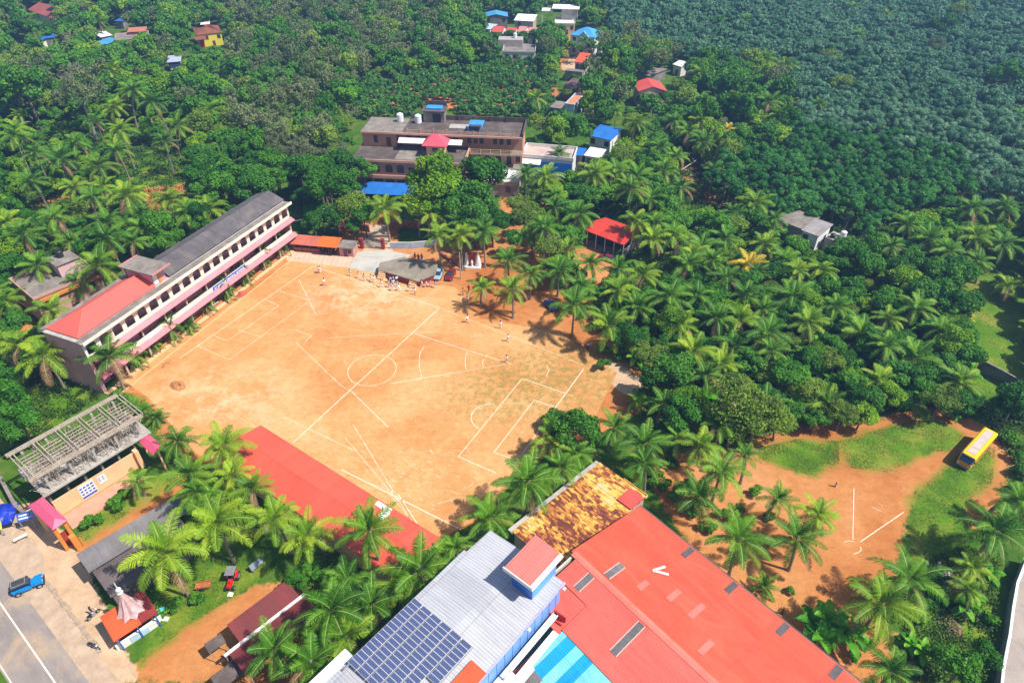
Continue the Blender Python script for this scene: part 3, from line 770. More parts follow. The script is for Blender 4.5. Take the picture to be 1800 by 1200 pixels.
# ---- banana plants
def banana_mesh(seed):
    rng = np.random.default_rng(seed); V, F, v = [], [], []
    for i in range(9):
        az = i * 2.4 + rng.normal() * .2; age = i / 8; e = math.radians(80 - 75 * age); L = rng.uniform(1.3, 1.8); n = 7
        p = np.array([0., 0, 1.0]); H_ = np.array([math.cos(az), math.sin(az), 0]); S_ = np.array([-math.sin(az), math.cos(az), 0])
        row = []
        for k in range(n):
            s = k / (n - 1); w = .30 * math.sin(math.pi * min(1, .08 + .9 * s)) ** .6 + .02
            row.append((p - S_ * w + np.array([0, 0, .06]), p.copy(), p + S_ * w + np.array([0, 0, .06])))
            el = e - math.radians(85) * s ** 1.2; p = p + (H_ * math.cos(el) + np.array([0, 0, 1]) * math.sin(el)) * L / (n - 1)
        t_ = rng.uniform(0, 1)
        for a, b in zip(row[:-1], row[1:]):
            for q in ((a[0], a[1], b[1], b[0]), (a[1], a[2], b[2], b[1])):
                F.append([len(V) + j for j in range(4)]); V += list(q); v.append(min(1, max(0, t_ + rng.normal() * .1)))
    return foliage_mesh("leaves", np.array(V), np.array(F), [G_BAN], v)
BAN = [banana_mesh(i) for i in range(4)]
BANT = MB().cyl((0, 0, 0), (0, 0, 1.05), .13, .09, 7).mesh("stem", paint("banana_stem", (.22, .26, .08), .6))
def put_banana(x, y, sc):
    e = bpy.data.objects.new("banana_plant", None); COL.objects.link(e); e.location = (x, y, 0); e.rotation_euler = (0, 0, prng.uniform(0, 6.28)); e.scale = (sc,) * 3
    ob("stem", BANT, e); ob("leaves", prng.choice(BAN), e)
    px, py = pj(x, y, sc); PLANTS.append([e, "banana", px, py]); return e

# ---- single trees read off the photo: crown centre, crown width in px, kind
TREE_LIST = [(763,316,104,'lime'),(750,354,74,'lime'),(790,355,76,'mid'),(846,312,92,'mid'),(835,352,80,'dark'),(866,388,60,'dark'),
(400,310,72,'mid'),(620,360,70,'olive'),(637,300,52,'dark'),(604,330,66,'dark'),(600,290,60,'dark'),(560,330,66,'dark'),(530,300,66,'mid'),(270,142,62,'lime'),(135,155,92,'grey'),(40,150,90,'dark'),(440,330,66,'dark'),(480,315,60,'mid'),
(1185,652,84,'dark'),(1150,668,60,'dark'),(1010,752,84,'dark'),(975,742,50,'hedge'),(1045,770,46,'mid'),(1290,700,120,'olive'),(1335,725,110,'olive'),(1290,745,80,'olive'),(1370,740,60,'olive'),
(1690,535,70,'dark'),(1655,520,66,'dark'),(1620,510,64,'dark'),(1590,492,62,'lime'),(1570,520,50,'mid'),(1495,445,60,'mid'),(1525,465,60,'mid'),(1540,430,56,'mid'),(1580,470,50,'dark'),(1640,470,50,'mid'),(1605,455,50,'dark'),
(640,378,50,'mid'),(590,378,48,'dark'),(550,388,44,'dark'),(620,395,36,'mid'),(930,380,60,'olive'),(910,360,50,'olive'),(965,435,60,'olive'),(950,420,46,'olive'),(1010,400,40,'olive'),
(1100,275,54,'olive'),(1130,290,44,'mid'),(900,420,40,'mid'),(1790,700,70,'dark'),(1765,715,50,'dark'),
(10,700,90,'mid'),(30,740,80,'mid'),(0,660,60,'mid'),(15,470,66,'mid'),(20,430,60,'lime'),(522,1018,46,'mid'),(545,1008,44,'mid'),(1560,690,50,'lime'),(1440,620,44,'lime'),(1370,640,44,'mid'),(1690,1170,84,'mid'),(1730,1150,60,'mid'),(1650,1150,40,'mid'),
(25,570,60,'dark'),(1480,150,50,'olive'),(1455,100,46,'olive'),(1690,20,44,'olive'),(1660,45,50,'dark'),(1765,130,62,'mid'),(1640,80,40,'grey'),
(1630,520,60,'dark'),(1500,500,50,'mid'),(1455,500,46,'mid'),(1480,470,46,'mid'),(896,64,26,'mid'),(876,66,22,'mid'),(918,66,24,'dark'),(938,62,24,'mid'),(1002,80,24,'mid'),(1022,84,22,'olive'),(1040,80,24,'mid'),(985,54,26,'mid'),(1000,30,20,'mid'),(1128,176,26,'mid'),(1150,180,30,'dark'),(1172,172,26,'mid'),(1410,440,36,'mid'),(1432,452,34,'lime'),(1462,448,40,'mid'),(1398,424,30,'olive'),(1485,430,40,'dark'),(70,90,24,'mid'),(215,86,26,'mid'),(240,88,26,'grey'),(265,80,24,'mid'),(185,90,24,'mid'),(350,92,26,'dark'),(378,90,26,'mid'),(330,82,22,'mid'),(60,44,26,'mid'),(85,48,24,'dark'),(1000,208,30,'mid'),(1020,190,26,'mid'),(985,205,26,'dark'),(1010,140,24,'mid'),(1040,250,0,'mid'),(1140,690,50,'hedge'),(1130,590,40,'mid'),(1060,640,30,'hedge')]
TT = []
for (px, py, wpx, kd) in TREE_LIST:
    if not wpx: continue
    R = TREES[kd][0][3]; hc = TREES[kd][0][2]
    sc = 1.0
    for _ in range(4):
        x, y, _z = at(px, py, hc * sc); sc = (wpx / FPX * depth(x, y, hc * sc)) / (2 * R)
    put_tree(kd, x, y, sc); TT.append((x, y, R * sc))
for (px, py, wpx) in ((163,915,34),(205,885,36),(220,868,30),(345,1050,30),(310,1062,34),(285,1070,26),(560,1000,44),(262,1045,30),(1785,800,30),(1160,850,34),(1190,868,30),(1215,895,34),(1180,812,30),(1243,925,30),(1205,850,26),(1275,905,28),(1300,895,24),(1150,830,28),(1330,860,26),(1355,905,24),(1500,1150,30),(1530,1130,26),(1585,1120,26),(1620,1090,30),(1640,1060,26),(1775,770,34),(1792,830,34),(1788,860,30),(1790,780,24),(1390,1035,20),(1060,615,24),(1085,625,24),(1110,628,26),(130,760,26),(1440,650,30),(1740,1090,36),(1712,1060,30),(1620,700,30),(1700,720,30),(1660,690,26)):
    if wpx:
        x, y, _ = at(px, py, .8); put_tree('shrub', x, y, wpx / FPX * depth(x, y, .8) / 2.2)
for (px, py, sc) in ((1425,1100,1.5),(1450,1095,1.6),(1478,1120,1.6),(1440,1125,1.4),(1500,1115,1.3),(1690,1065,1.1),(1705,1050,1.0),(1600,1130,.9),(1620,1145,1.0),(1740,1010,1.0),(1360,700,1.0)):
    x, y, _ = at(px, py, 1); put_banana(x, y, sc)

# ---------------------------------------------------------------- fill the groves
PROT = [
 [(88,560),(205,470),(232,452),(300,440),(468,330),(515,350),(520,440),(300,600),(180,700),(130,640)],
 [(15,490),(60,470),(115,443),(158,448),(160,495),(110,530),(60,560),(40,545)],
 [(632,205),(922,208),(925,345),(885,352),(700,345),(638,350),(622,262)], [(745,175),(797,175),(797,215),(745,215)],
 [(915,245),(1005,252),(1070,258),(1062,288),(1000,306),(918,306)], [(1030,220),(1098,222),(1098,256),(1060,262),(1030,250)],
 [(1118,130),(1182,130),(1182,168),(1118,176)], [(982,155),(1022,150),(1022,200),(975,195)], [(1010,85),(1055,85),(1050,128),(1000,128)],
 [(996,40),(1050,38),(1050,72),(996,72)], [(848,16),(896,16),(896,40),(848,38)], [(896,24),(950,24),(948,45),(896,42)], [(858,42),(945,44),(945,60),(858,58)],
 [(878,76),(948,78),(940,96),(878,94)], [(955,0),(1012,0),(1012,46),(975,46)], [(1160,30),(1161,30),(1161,31)], [(1178,103),(1208,103),(1205,122),(1180,122)],
 [(38,5),(98,12),(96,36),(58,30)], [(28,60),(98,52),(98,72),(40,85)], [(168,50),(268,42),(268,78),(175,80)], [(330,35),(395,35),(394,82),(340,82)], [(288,94),(322,94),(320,118),(290,118)],
 [(1375,378),(1490,378),(1495,415),(1468,452),(1415,448),(1378,400)], [(1020,372),(1120,375),(1150,425),(1110,442),(1028,412)],
 [(1186,262),(1222,262),(1240,325),(1290,350),(1285,368),(1230,362),(1195,330)],
 [(212,262),(300,243),(330,250),(335,345),(300,370),(250,360),(222,320)], [(70,350),(150,345),(170,372),(95,390)],
 [(1030,635),(1160,650),(1155,700),(1060,740)], [(1715,640),(1800,680),(1800,700),(1715,655)],
 [(510,375),(770,395),(880,440),(880,500),(510,470)], [(650,430),(760,430),(1000,560),(1060,640),(900,830),(700,960),(300,760)],
 [(1040,440),(1075,440),(1075,475),(1050,515),(1045,490)], [(958,525),(980,525),(980,545),(958,545)],
 [(1100,445),(1190,435),(1195,490),(1120,495)], [(1370,455),(1372,455),(1372,457)],
 [(1940,660),(1850,780),(1800,935),(1900,1000),(1990,860),(2070,700)], [(985,100),(1010,100),(1012,125),(985,125)], [(190,25),(216,25),(216,40),(190,40)],
]
def grid(poly, z, s, jit, rng):
    """jittered points (plan) whose point at height z is seen inside the photo polygon"""
    g = np.array(gpoly(poly, z)); x0, y0 = g.min(0); x1, y1 = g.max(0)
    X, Y = np.meshgrid(np.arange(x0, x1, s), np.arange(y0, y1, s * .87)); X = X + (np.arange(X.shape[0]) % 2)[:, None] * s / 2
    X = (X + rng.normal(size=X.shape) * jit * s).ravel(); Y = (Y + rng.normal(size=Y.shape) * jit * s).ravel()
    P = pj(X, Y, z); k = inpoly(P[0], P[1], poly); return X[k], Y[k]
gr = np.random.default_rng(3)
def free(X, Y, R, z, hard=.75, others=(), gap=.75, extra=()):
    px, py = pj(X, Y, z); r = R / depth(X, Y, z) * FPX * hard
    ok = np.ones(len(X), bool)
    for q in list(PROT) + list(extra): ok &= sdist(px, py, q) < -r
    for (a, b, c) in others:
        ok &= np.hypot(X - a, Y - b) > (R + c) * gap
    return ok
RUB = [(1230,100),(1130,62),(1075,60),(1062,-60),(2100,-60),(2100,420),(1830,345),(1700,345),(1600,350),(1520,395),(1470,372),(1400,368),(1330,340),(1245,322),(1232,300),(1300,262),(1400,240),(1392,150),(1380,100)]
SAP = [(640,118),(760,100),(880,92),(965,108),(1000,190),(940,205),(800,207),(760,180),(720,205),(640,203),(618,175)]
GREY = [(385,-60),(790,-60),(775,60),(735,95),(640,112),(612,175),(635,205),(625,270),(560,290),(470,270),(400,190),(395,100)]
DOM = [(-500,-75),(2150,-75),(2150,900),(1830,900),(1800,690),(1715,640),(1700,740),(1640,712),(1560,732),(1420,740),(1340,760),(1200,790),(1180,700),(1100,640),(1050,575),(1000,520),(950,440),(900,395),(640,372),(515,372),(510,345),(470,325),(300,435),(225,452),(90,555),(60,560),(0,560),(-500,560)]
OPENF = [(1700,440),(1810,425),(1900,760),(1800,690),(1720,640),(1690,560)]
JUN = [(925,250),(1060,262),(1180,200),(1245,260),(1300,345),(1470,375),(1560,395),(1700,370),(1810,380),(1800,430),(1690,450),(1700,560),(1715,640),(1700,740),(1640,712),(1560,732),(1420,740),(1340,760),(1200,790),(1180,700),(1100,640),(1050,575),(1000,520),(950,440),(900,395),(900,340)]
LEFT = [(-60,190),(190,180),(215,250),(340,235),(400,330),(360,400),(220,450),(60,540),(-60,560)]
placed = [(x, y, 1.9) for x, y in PP] + list(TT)
mass = {"rubber": [], "broad": [], "sapling": [], "palm": []}
def fill(poly, z, s, jit, R, kinds, limit, key, others, gap=.75, hard=.75, excl=(), scr=(.8, 1.2), name=None, tall=(.85, 1.2)):
    X, Y = grid(poly, z, s, jit, gr)
    ok = free(X, Y, R, z, hard, others, gap)
    px, py = pj(X, Y, z)
    for q in excl: ok &= ~inpoly(px, py, q)
    X, Y, px, py = X[ok], Y[ok], px[ok], py[ok]
    d = depth(X, Y, z); onscreen = (px > -40) & (px < 1840) & (py > -25) & (py < 1230)
    order = np.argsort(np.where(onscreen, d, d + 1e4)); n = 0; out = []
    for i in order:
        sc = gr.uniform(*scr); hs = gr.uniform(*tall); kd = kinds(px[i], py[i]) if callable(kinds) else kinds
        out.append((X[i], Y[i], R * sc))
        if n < limit and onscreen[i]:
            put_tree(kd, X[i], Y[i], sc, hs); n += 1
        else: mass[key].append((kd, X[i], Y[i], sc, hs))
    return out
def kb(px, py):
    r = prng.random()
    if inpoly(px, py, GREY): return 'grey' if r < .5 else ('olive' if r < .62 else ('mid' if r < .75 else 'dark'))
    if py > 230: return 'mid' if r < .45 else ('dark' if r < .8 else ('lime' if r < .88 else 'olive'))
    return 'dark' if r < .36 else ('mid' if r < .68 else ('grey' if r < .82 else ('olive' if r < .93 else 'lime')))
def kr(px, py): return 'rubbergreen' if py > 225 + (px - 1400) * .12 + prng.uniform(-25, 25) and px < 1720 else 'rubber'  # farther crowns take the leaf colour with haze mixed in
rub = fill(RUB, 6, 3.5, .18, 2.35, kr, 299, "rubber", placed, gap=.6, hard=.8, scr=(.8, 1.15), tall=(.85, 1.12))
sap = fill(SAP, 2, 2.5, .08, 1.1, 'sapling', 299, "sapling", placed, gap=.5, hard=.9, scr=(.75, 1.3), name="young")
PLAIN = [(q[0], q[1]) for q in []]
# palms mixed through the jungle and the left grove
np_ = 0
for poly, s in ((JUN, 13.0), (LEFT, 15), ([(395,-40),(1060,-40),(1060,60),(700,100),(395,60)], 24), ([(0,-30),(390,-30),(390,190),(0,190)], 15), ([(1070,0),(1400,0),(1400,250),(1180,230)], 11)):
    X, Y = grid(poly, 5, s, .3, gr)
    ok = free(X, Y, 2.2, 5, .8, [(a, b, 2.0) for a, b in PP], .72)
    px, py = pj(X, Y, 5); ok &= ~inpoly(px, py, OPENF)
    for x, y, a, b in zip(X[ok], Y[ok], px[ok], py[ok]):
        if -30 < a < 1830 and np_ < 40:
            put_palm(x, y, gr.uniform(3.4, 6.5), gr.uniform(.8, 1.05), prng.choice('ggb')); PP.append((x, y)); placed.append((x, y, 1.9)); np_ += 1
# trees between them
jt = fill(JUN, 3, 3.1, .28, 1.9, lambda a, b: prng.choice(('dark', 'mid', 'mid', 'olive', 'dark', 'lime')), 190, "broad", [(a, b, c * .25) for a, b, c in placed] + rub, gap=.75, hard=.8, excl=(OPENF,), scr=(.5, .95), tall=(.65, 1.0))
oth = [(a, b, c * .7) for a, b, c in placed] + [r for r in rub if r[1] < 400][:2500] + jt
lt = fill(DOM, 6, 3.9, .22, 2.5, kb, 85, "broad", oth, gap=.66, hard=.72, excl=(RUB, SAP, JUN, OPENF, [(0,190),(330,170),(350,300),(150,430),(0,520)]), scr=(.6, 1.25), tall=(.75, 1.35))
l2 = fill([(0,190),(330,170),(350,300),(150,430),(0,520)], 3, 4.0, .3, 1.8, lambda a, b: prng.choice(('dark', 'mid', 'mid', 'lime')), 24, "broad", [(a, b, c * .5) for a, b, c in placed], gap=.75, hard=.8, scr=(.4, .7))
# banana plants and shrubs
nb = 0
for poly, s in ((JUN, 3.6), (LEFT, 5.5), ([(1420,650),(1570,640),(1570,720),(1420,725)], 1.7), ([(1430,480),(1500,480),(1510,560),(1440,560)], 2.2)):
    X, Y = grid(poly, 1, s, .3, gr); ok = free(X, Y, .9, 1, .8, [(a, b, .2) for a, b in PP]); px, py = pj(X, Y, 1); ok &= ~inpoly(px, py, OPENF)
    for x, y in zip(X[ok], Y[ok]):
        if nb < 190: put_banana(x, y, gr.uniform(.8, 1.35)); nb += 1
ns = 0
for poly, s in ((JUN, 4.2), (LEFT, 4.4), ([(0,600),(60,640),(90,700),(0,800)], 2.2), ([(1600,1000),(1740,960),(1750,1200),(1600,1200)], 2.4), ([(1700,690),(1800,720),(1800,880),(1770,830),(1750,780)], 1.9), ([(1765,900),(1800,880),(1800,930)], 1.5)):
    X, Y = grid(poly, .8, s, .3, gr); ok = free(X, Y, .9, .8, .8, [(a, b, .2) for a, b in PP]); px, py = pj(X, Y, .8); ok &= ~inpoly(px, py, OPENF)
    for x, y in zip(X[ok], Y[ok]):
        if ns < 240: put_tree('shrub', x, y, gr.uniform(.55, 1.15)); ns += 1
# the farther trees of each grove, merged
def merge(name, lst, matof, thin=1.0, zoff=True):
    if not lst: return None
    VV, FF, vv, mm, nb_ = [], [], [], [], 0; kinds = sorted({q[0] for q in lst}); mats = [matof(k) for k in kinds]
    for kd, x, y, sc, hs in lst:
        me, tk, hc, R, (V, F, v) = TREES[kd][gr.integers(len(TREES[kd]))]
        d = depth(x, y, 5); keep = .55 if d < 170 else (.40 if d < 230 else (.28 if d < 300 else .2)); n = int(len(F) * keep * thin)
        V4 = V.reshape(-1, 4, 3)[:n]; ctr = V4.mean(1, keepdims=True); V4 = ctr + (V4 - ctr) * (1 / keep) ** .5; V_ = V4.reshape(-1, 3)
        a = gr.uniform(0, 6.28); c, s = math.cos(a), math.sin(a)
        W = np.stack([(V_[:, 0] * c - V_[:, 1] * s) * sc + x, (V_[:, 0] * s + V_[:, 1] * c) * sc + y, (V_[:, 2] + hc) * sc * hs], 1)
        VV.append(W); FF.append(np.arange(4 * n).reshape(n, 4) + nb_); nb_ += 4 * n
        vv.append(np.clip(v[:n] * .65 + gr.uniform(-.05, .4), 0, 1)); mm.append(np.full(n, kinds.index(kd)))
    V = np.concatenate(VV); F = np.concatenate(FF)
    o = ob(name, foliage_mesh(name, V, F, mats, np.concatenate(vv), None, np.concatenate(mm)))
    return o
MO = {"dark": G_DARK, "mid": G_MID, "lime": G_LIME, "olive": G_OLIVE, "grey": G_GREY, "rubber": G_RUB, "rubbergreen": G_RUBG, "sapling": MATS["leaf_sapling"]}
for nm, key, lab in (("rubber_plantation", "rubber", "farther rubber trees of the dense blue-green plantation at upper right"),
                     ("forest", "broad", "farther mixed forest beyond the school and around the upper houses"),
                     ("young_plantation", "sapling", "farther rows of young rubber trees above the terracotta convent building")):
    o = merge(nm, mass[key], lambda k: MO[k])
    if o: tag(o, lab, "trees", kind='stuff')
# low growth over the ground between the trees
def scatter(name, polys, n, size, mat, z=.12, excl=(), seed=1, zs=.5, label=None, cat="plants"):
    rng = np.random.default_rng(seed); PX = []
    for q, share in polys:
        g = np.array(gpoly(q)); k = int(n * share); x = rng.uniform(g[:, 0].min(), g[:, 0].max(), k * 4); y = rng.uniform(g[:, 1].min(), g[:, 1].max(), k * 4)
        cl = np.sin(x * .9 + 1.3 * np.sin(y * .7)) * np.sin(y * 1.1 + np.sin(x * .5)) + rng.normal(size=len(x)) * .45
        p = pj(x, y, 0); ok = inpoly(p[0], p[1], q) & (cl > -.1)
        for e_ in excl: ok &= ~inpoly(p[0], p[1], e_)
        PX.append(np.stack([x[ok][:k], y[ok][:k]], 1))
    P = np.concatenate(PX); m = len(P); Pz = np.abs(rng.normal(size=m)) * zs + z
    Nn = unit(rng.normal(size=(m, 3)) * .55 + np.array([0, 0, 1])); far = depth(P[:, 0], P[:, 1], 0) / 100
    V, F = leaf_quads(np.column_stack([P, Pz]), Nn, size * np.clip(far, .7, 2.5), rng)
    o = ob(name, foliage_mesh(name, V, F, [mat], np.clip(rng.uniform(0, 1, m) * .6 + .4 * (np.sin(P[:, 0] * .4) * np.sin(P[:, 1] * .35) * .5 + .5), 0, 1)))
    return tag(o, label, cat, kind='stuff')
G_UND = leafmat("leaf_under", (.02, .06, .008), (.05, .12, .012), (.12, .22, .02), objvar=0)
G_GRS = leafmat("grass_blade", (.05, .12, .012), (.11, .22, .016), (.22, .32, .03), objvar=0)
scatter("undergrowth", [(JUN, .62), (LEFT, .22), ([(0,600),(120,600),(170,700),(60,790),(0,800)], .05), ([(1590,1000),(1755,940),(1745,1200),(1590,1200)], .07), ([(1690,690),(1810,730),(1810,930),(1765,900),(1780,820),(1750,770)], .04)], 150000, .17, G_UND,
        excl=([(1040,430),(1090,440),(1080,480),(1040,480)], [(870,392),(960,400),(1045,425),(1075,470),(1075,560),(1100,640),(1000,560),(860,470)], OPENF), seed=4, zs=.35, label="low weeds and creepers covering the ground between the trees")
scatter("ground_litter", [(DIRT[4], .5), (DIRT[5], .25), (PALE[0], .12), (DIRT[1], .13)], 7000, .045, paint("dry_litter", (.34, .22, .12), .95, .4, 5), z=.02, zs=.02, seed=21, label="dry leaves, twigs and pebbles strewn over the bare ground", cat="litter")
scatter("grass", [(g, w) for g, w in zip(GRASS[2:], (.14, .12, .06, .06, .12, .12, .08, .14, .05, .02, .05))] + [(GRASS[0], .05), (GRASS[1], .03)], 60000, .075, G_GRS, z=.02, zs=.05, seed=9, label="short grass tufts on the lawns and the open lot", cat="grass", excl=([(0,750),(300,700),(290,900),(0,900)],))

# ---------------------------------------------------------------- building materials
M_PINKW = paint("pink_wall", (.62, .38, .34), .8, .08, .6, (.35, .22, .2), .45)
M_CREAM = paint("cream_band", (.80, .72, .62), .8, .06, .5, (.45, .38, .33), .4)
M_PINKA = paint("pink_shade", (.72, .22, .25), .75, .08, .6, (.35, .16, .16), .4)
M_TANW = paint("tan_wall", (.50, .36, .30), .85, .08, .5)
M_DARKIN = paint("dark_opening_paint", (.035, .028, .03), .6, .1, 1)  # near-black paint standing in for the shade inside openings
M_MAROON = paint("maroon_frame", (.17, .035, .04), .6)
M_WIN = paint("window_glass", (.05, .06, .08), .25, .1, 1)
M_RED = tin("red_tin", (.76, .10, .075), .25, 'X', .5, .05, 1.5, dirt=(.45, .10, .08), dirt_amt=.35)
M_REDY = tin("red_tin_cross", (.76, .10, .075), .25, 'Y', .5, .05, 1.5, dirt=(.45, .10, .08), dirt_amt=.35)
M_GREYR = tin("grey_asbestos", (.125, .11, .115), .2, 'X', .9, .12, 1.1, dirt=(.20, .17, .16), dirt_amt=.7, rib=.12)
M_CONC = weathered("old_concrete", (.13, .11, .10), (.25, .21, .18), (.40, .35, .30), .5)
M_CONCL = weathered("light_concrete", (.30, .27, .24), (.44, .40, .36), (.58, .54, .49), .6)
M_CONCD = weathered("dark_concrete", (.06, .045, .042), (.12, .09, .08), (.22, .17, .145), .35)
M_WHITE = paint("white_paint", (.80, .78, .76), .7, .06, .6, (.5, .47, .43), .35)
M_BLUET = tin("blue_tin", (.025, .19, .62), .22, 'X', .45, .06, 1.4)
M_SKYT = tin("sky_blue_tin", (.08, .38, .72), .22, 'X', .45, .06, 1.4)
M_PEACH = paint("peach_wall", (.80, .50, .27), .8, .06, .5, (.5, .32, .2), .4)
M_ORANGE = paint("orange_paint", (.68, .24, .04), .7, .08, .6)
M_TILE = tin("clay_tile", (.30, .095, .05), .16, 'X', .9, .2, .5, dirt=(.13, .07, .05), dirt_amt=.7)
M_MARTIN = tin("maroon_tin", (.20, .03, .028), .22, 'X', .6, .08, 1.3, dirt=(.10, .04, .035), dirt_amt=.5)
M_WOOD = weathered("raw_wood", (.28, .22, .17), (.46, .38, .30), (.62, .54, .44), 2.0)
M_STEEL = paint("grey_steel", (.30, .31, .33), .5, .1, 1)
M_BLACK = paint("black_plastic", (.02, .02, .022), .45)
M_TANK = paint("white_tank", (.75, .76, .78), .5, .05)
M_SIGNB = paint("sign_blue", (.03, .10, .46), .5, .03)
M_BRICKISH = paint("laterite", (.36, .13, .08), .9, .2, 1.4)
def hole_wall(mb, x0, x1, y0, y1, z0, z1, holes, mi=0):
    """wall along x with rectangular openings [(a,b,c,d)] (x from a to b, z from c to d), butted pieces"""
    x = x0
    for a, b, c, d in sorted(holes):
        if a > x: mb.box(x, a, y0, y1, z0, z1, mi)
        if c > z0: mb.box(a, b, y0, y1, z0, c, mi)
        if d < z1: mb.box(a, b, y0, y1, d, z1, mi)
        x = b
    if x < x1: mb.box(x, x1, y0, y1, z0, z1, mi)
def win(parent, x0, x1, y, z0, z1, name="window", mat=None, fm=None, proud=.03, side=1, bars=1):
    """framed window on a wall face at y (side 1: faces -y)"""
    fm = fm or M_MAROON; s = -1 if side == 1 else 1; w = .06
    mb = MB(); a, b = sorted((y, y + s * (proud + .03)))
    mb.box(x0 - w, x0, a, b, z0 - w, z1 + w); mb.box(x1, x1 + w, a, b, z0 - w, z1 + w)
    mb.box(x0, x1, a, b, z0 - w, z0); mb.box(x0, x1, a, b, z1, z1 + w)
    for i in range(bars):
        c = x0 + (x1 - x0) * (i + 1) / (bars + 1); mb.box(c - .02, c + .02, a, b, z0, z1)
    f = part(name, mb, fm, parent)
    a, b = sorted((y - s * .01, y + s * .02)); part("pane" if name == "window" else "panel", MB().box(x0, x1, a, b, z0, z1), mat or M_WIN, f); return f
def hip(mb, x0, x1, y0, y1, z, zr, run=None, mi=0, t=.06, skipx1=False):
    """hipped roof sheets over a rectangle, ridge along x"""
    ym = (y0 + y1) / 2; run = run if run is not None else (y1 - y0) / 2
    a, b = x0 + run, (x1 if skipx1 else x1 - run)
    A, B, C, D = (x0, y0, z), (x1, y0, z), (x1, y1, z), (x0, y1, z); E, G = (a, ym, zr), (b, ym, zr)
    v = [A, B, C, D, E, G, *[(p[0], p[1], p[2] - t) for p in (A, B, C, D)]]
    f = [(0, 1, 5, 4), (2, 3, 4, 5), (3, 0, 4), (1, 2, 5), (0, 6, 7, 1), (1, 7, 8, 2), (2, 8, 9, 3), (3, 9, 6, 0), (9, 8, 7, 6)]
    mb.add(v, f, mi)
def gable(mb, x0, x1, y0, y1, z, zr, mi=0, t=.06, ov=0):
    ym = (y0 + y1) / 2
    mb.prof([(y0 - ov, z), (y0 - ov, z - t), (ym, zr - t), (y1 + ov, z - t), (y1 + ov, z), (ym, zr)], x0, x1, mi)
def gend(mb, x, y0, y1, z, zr, t=.12, mi=0):
    mb.prof([(y0, z), (y1, z), ((y0 + y1) / 2, zr)], x, x + t, mi)
def tank(x, y, z, r, h, mat, parent_label, base=None, group=None):
    mb = MB(); mb.lathe(x, y, [(r * .95, z), (r, z + .08), (r, z + h * .3), (r * .97, z + h * .33), (r, z + h * .36), (r, z + h * .62), (r * .97, z + h * .65), (r, z + h * .68), (r, z + h * .85), (r * .75, z + h * .95), (r * .3, z + h), (r * .3, z + h + .06), (.01, z + h + .08)], 14)
    return tag(ob("water_tank", mb.mesh("water_tank", mat)), parent_label, "water tank", group)
def lettering(text, size, depth_=.02):
    cu = bpy.data.curves.new("lettering", 'FONT'); cu.body = text; cu.size = size; cu.extrude = depth_; cu.align_x = 'LEFT'; cu.offset = .012
    o = bpy.data.objects.new("tmp", cu); COL.objects.link(o); dg = bpy.context.evaluated_depsgraph_get()
    me = bpy.data.meshes.new_from_object(o.evaluated_get(dg)); bpy.data.objects.remove(o); return me

# ---------------------------------------------------------------- long school building
S = Fr((178, 698), (512, 436), 0, ang=67.6); SL = 44.6; SD = 7.1
T = S.thing("school_building", "long three-storey pink and white school building with red and dark grey roofs", "school"); T.location = (*S.g(.7, 0), 0)
mb = MB()
mb.box(0, SL, SD - .2, SD, 0, 9.3); mb.box(0, .2, 0.05, SD - .2, 0, 9.3); mb.box(SL - .2, SL, .05, SD - .2, 0, 9.3)
mb.box(.2, SL - .2, 1.9, 2.05, 0, 9.1)
part("wall", mb, paint("school_pink", (.66, .32, .33), .85, .08, .4, (.36, .24, .22), .5), T)
mb = MB(); 
for z in (3.05, 6.1): mb.box(.2, SL - .2, 0.05, 1.9, z - .15, z); mb.box(.2, SL - .2, 2.05, SD - .2, z - .15, z)
mb.box(-.25, SL + .25, -.25, SD + .25, 9.3, 9.42)
part("floor_slab", mb, M_CONCL, T)
mb = MB(); mb.box(.2, SL - .2, -.06, .1, 3.05, 3.95)      # balcony parapet, first floor
part("balcony_wall", mb, M_CREAM, T)
# top floor front with arched openings
mb = MB(); nbay = 20; pit = SL / nbay
zb, z0, z1, z2 = 6.1, 6.85, 8.5, 9.3
mb.box(0, SL, -.08, .08, zb, z0)
for i in range(nbay):
    x = i * pit; a, b = x + .34, x + pit - .34
    mb.box(x, a, -.08, .08, z0, z2); mb.box(b, x + pit, -.08, .08, z0, z2)
    n = 6; r = (b - a) / 2; c = (a + b) / 2
    for k in range(n):
        u0, u1 = a + (b - a) * k / n, a + (b - a) * (k + 1) / n
        h0 = z1 - .35 + .35 * math.sqrt(max(0, 1 - ((u0 - c) / r) ** 2)); h1 = z1 - .35 + .35 * math.sqrt(max(0, 1 - ((u1 - c) / r) ** 2))
        mb.add([(u0, -.08, h0), (u1, -.08, h1), (u1, -.08, z2), (u0, -.08, z2), (u0, .08, h0), (u1, .08, h1), (u1, .08, z2), (u0, .08, z2)], [(0, 1, 2, 3), (7, 6, 5, 4), (0, 4, 5, 1), (3, 2, 6, 7)])
part("arcade_wall", mb, M_CREAM, T)
mb = MB()
for z in (2.75, 5.85): mb.prof([(-.06, z + .55), (-.06, z + .45), (-.85, z - .02), (-.85, z + .06)], .3, SL + .35)
part("sun_shade", mb, M_PINKA, T)
mb = MB()
for i in range(nbay + 1):
    x = min(max(i * pit, .3), SL - .3)
    if i % 2 == 0: part("column", MB().box(x - .14, x + .14, -.05, .2, 0, 2.9), M_TANW, T); part("column", MB().box(x - .12, x + .12, -.02, .18, 3.95, 5.95), M_TANW, T)
mb = MB()
for i in range(nbay):
    x = i * pit
    if i % 3 == 1: part("door", MB().box(x + .6, x + 1.3, 1.84, 1.9, .1, 2.1), M_MAROON, T); part("door", MB().box(x + .6, x + 1.3, 1.84, 1.9, 3.1, 5.1), M_MAROON, T)
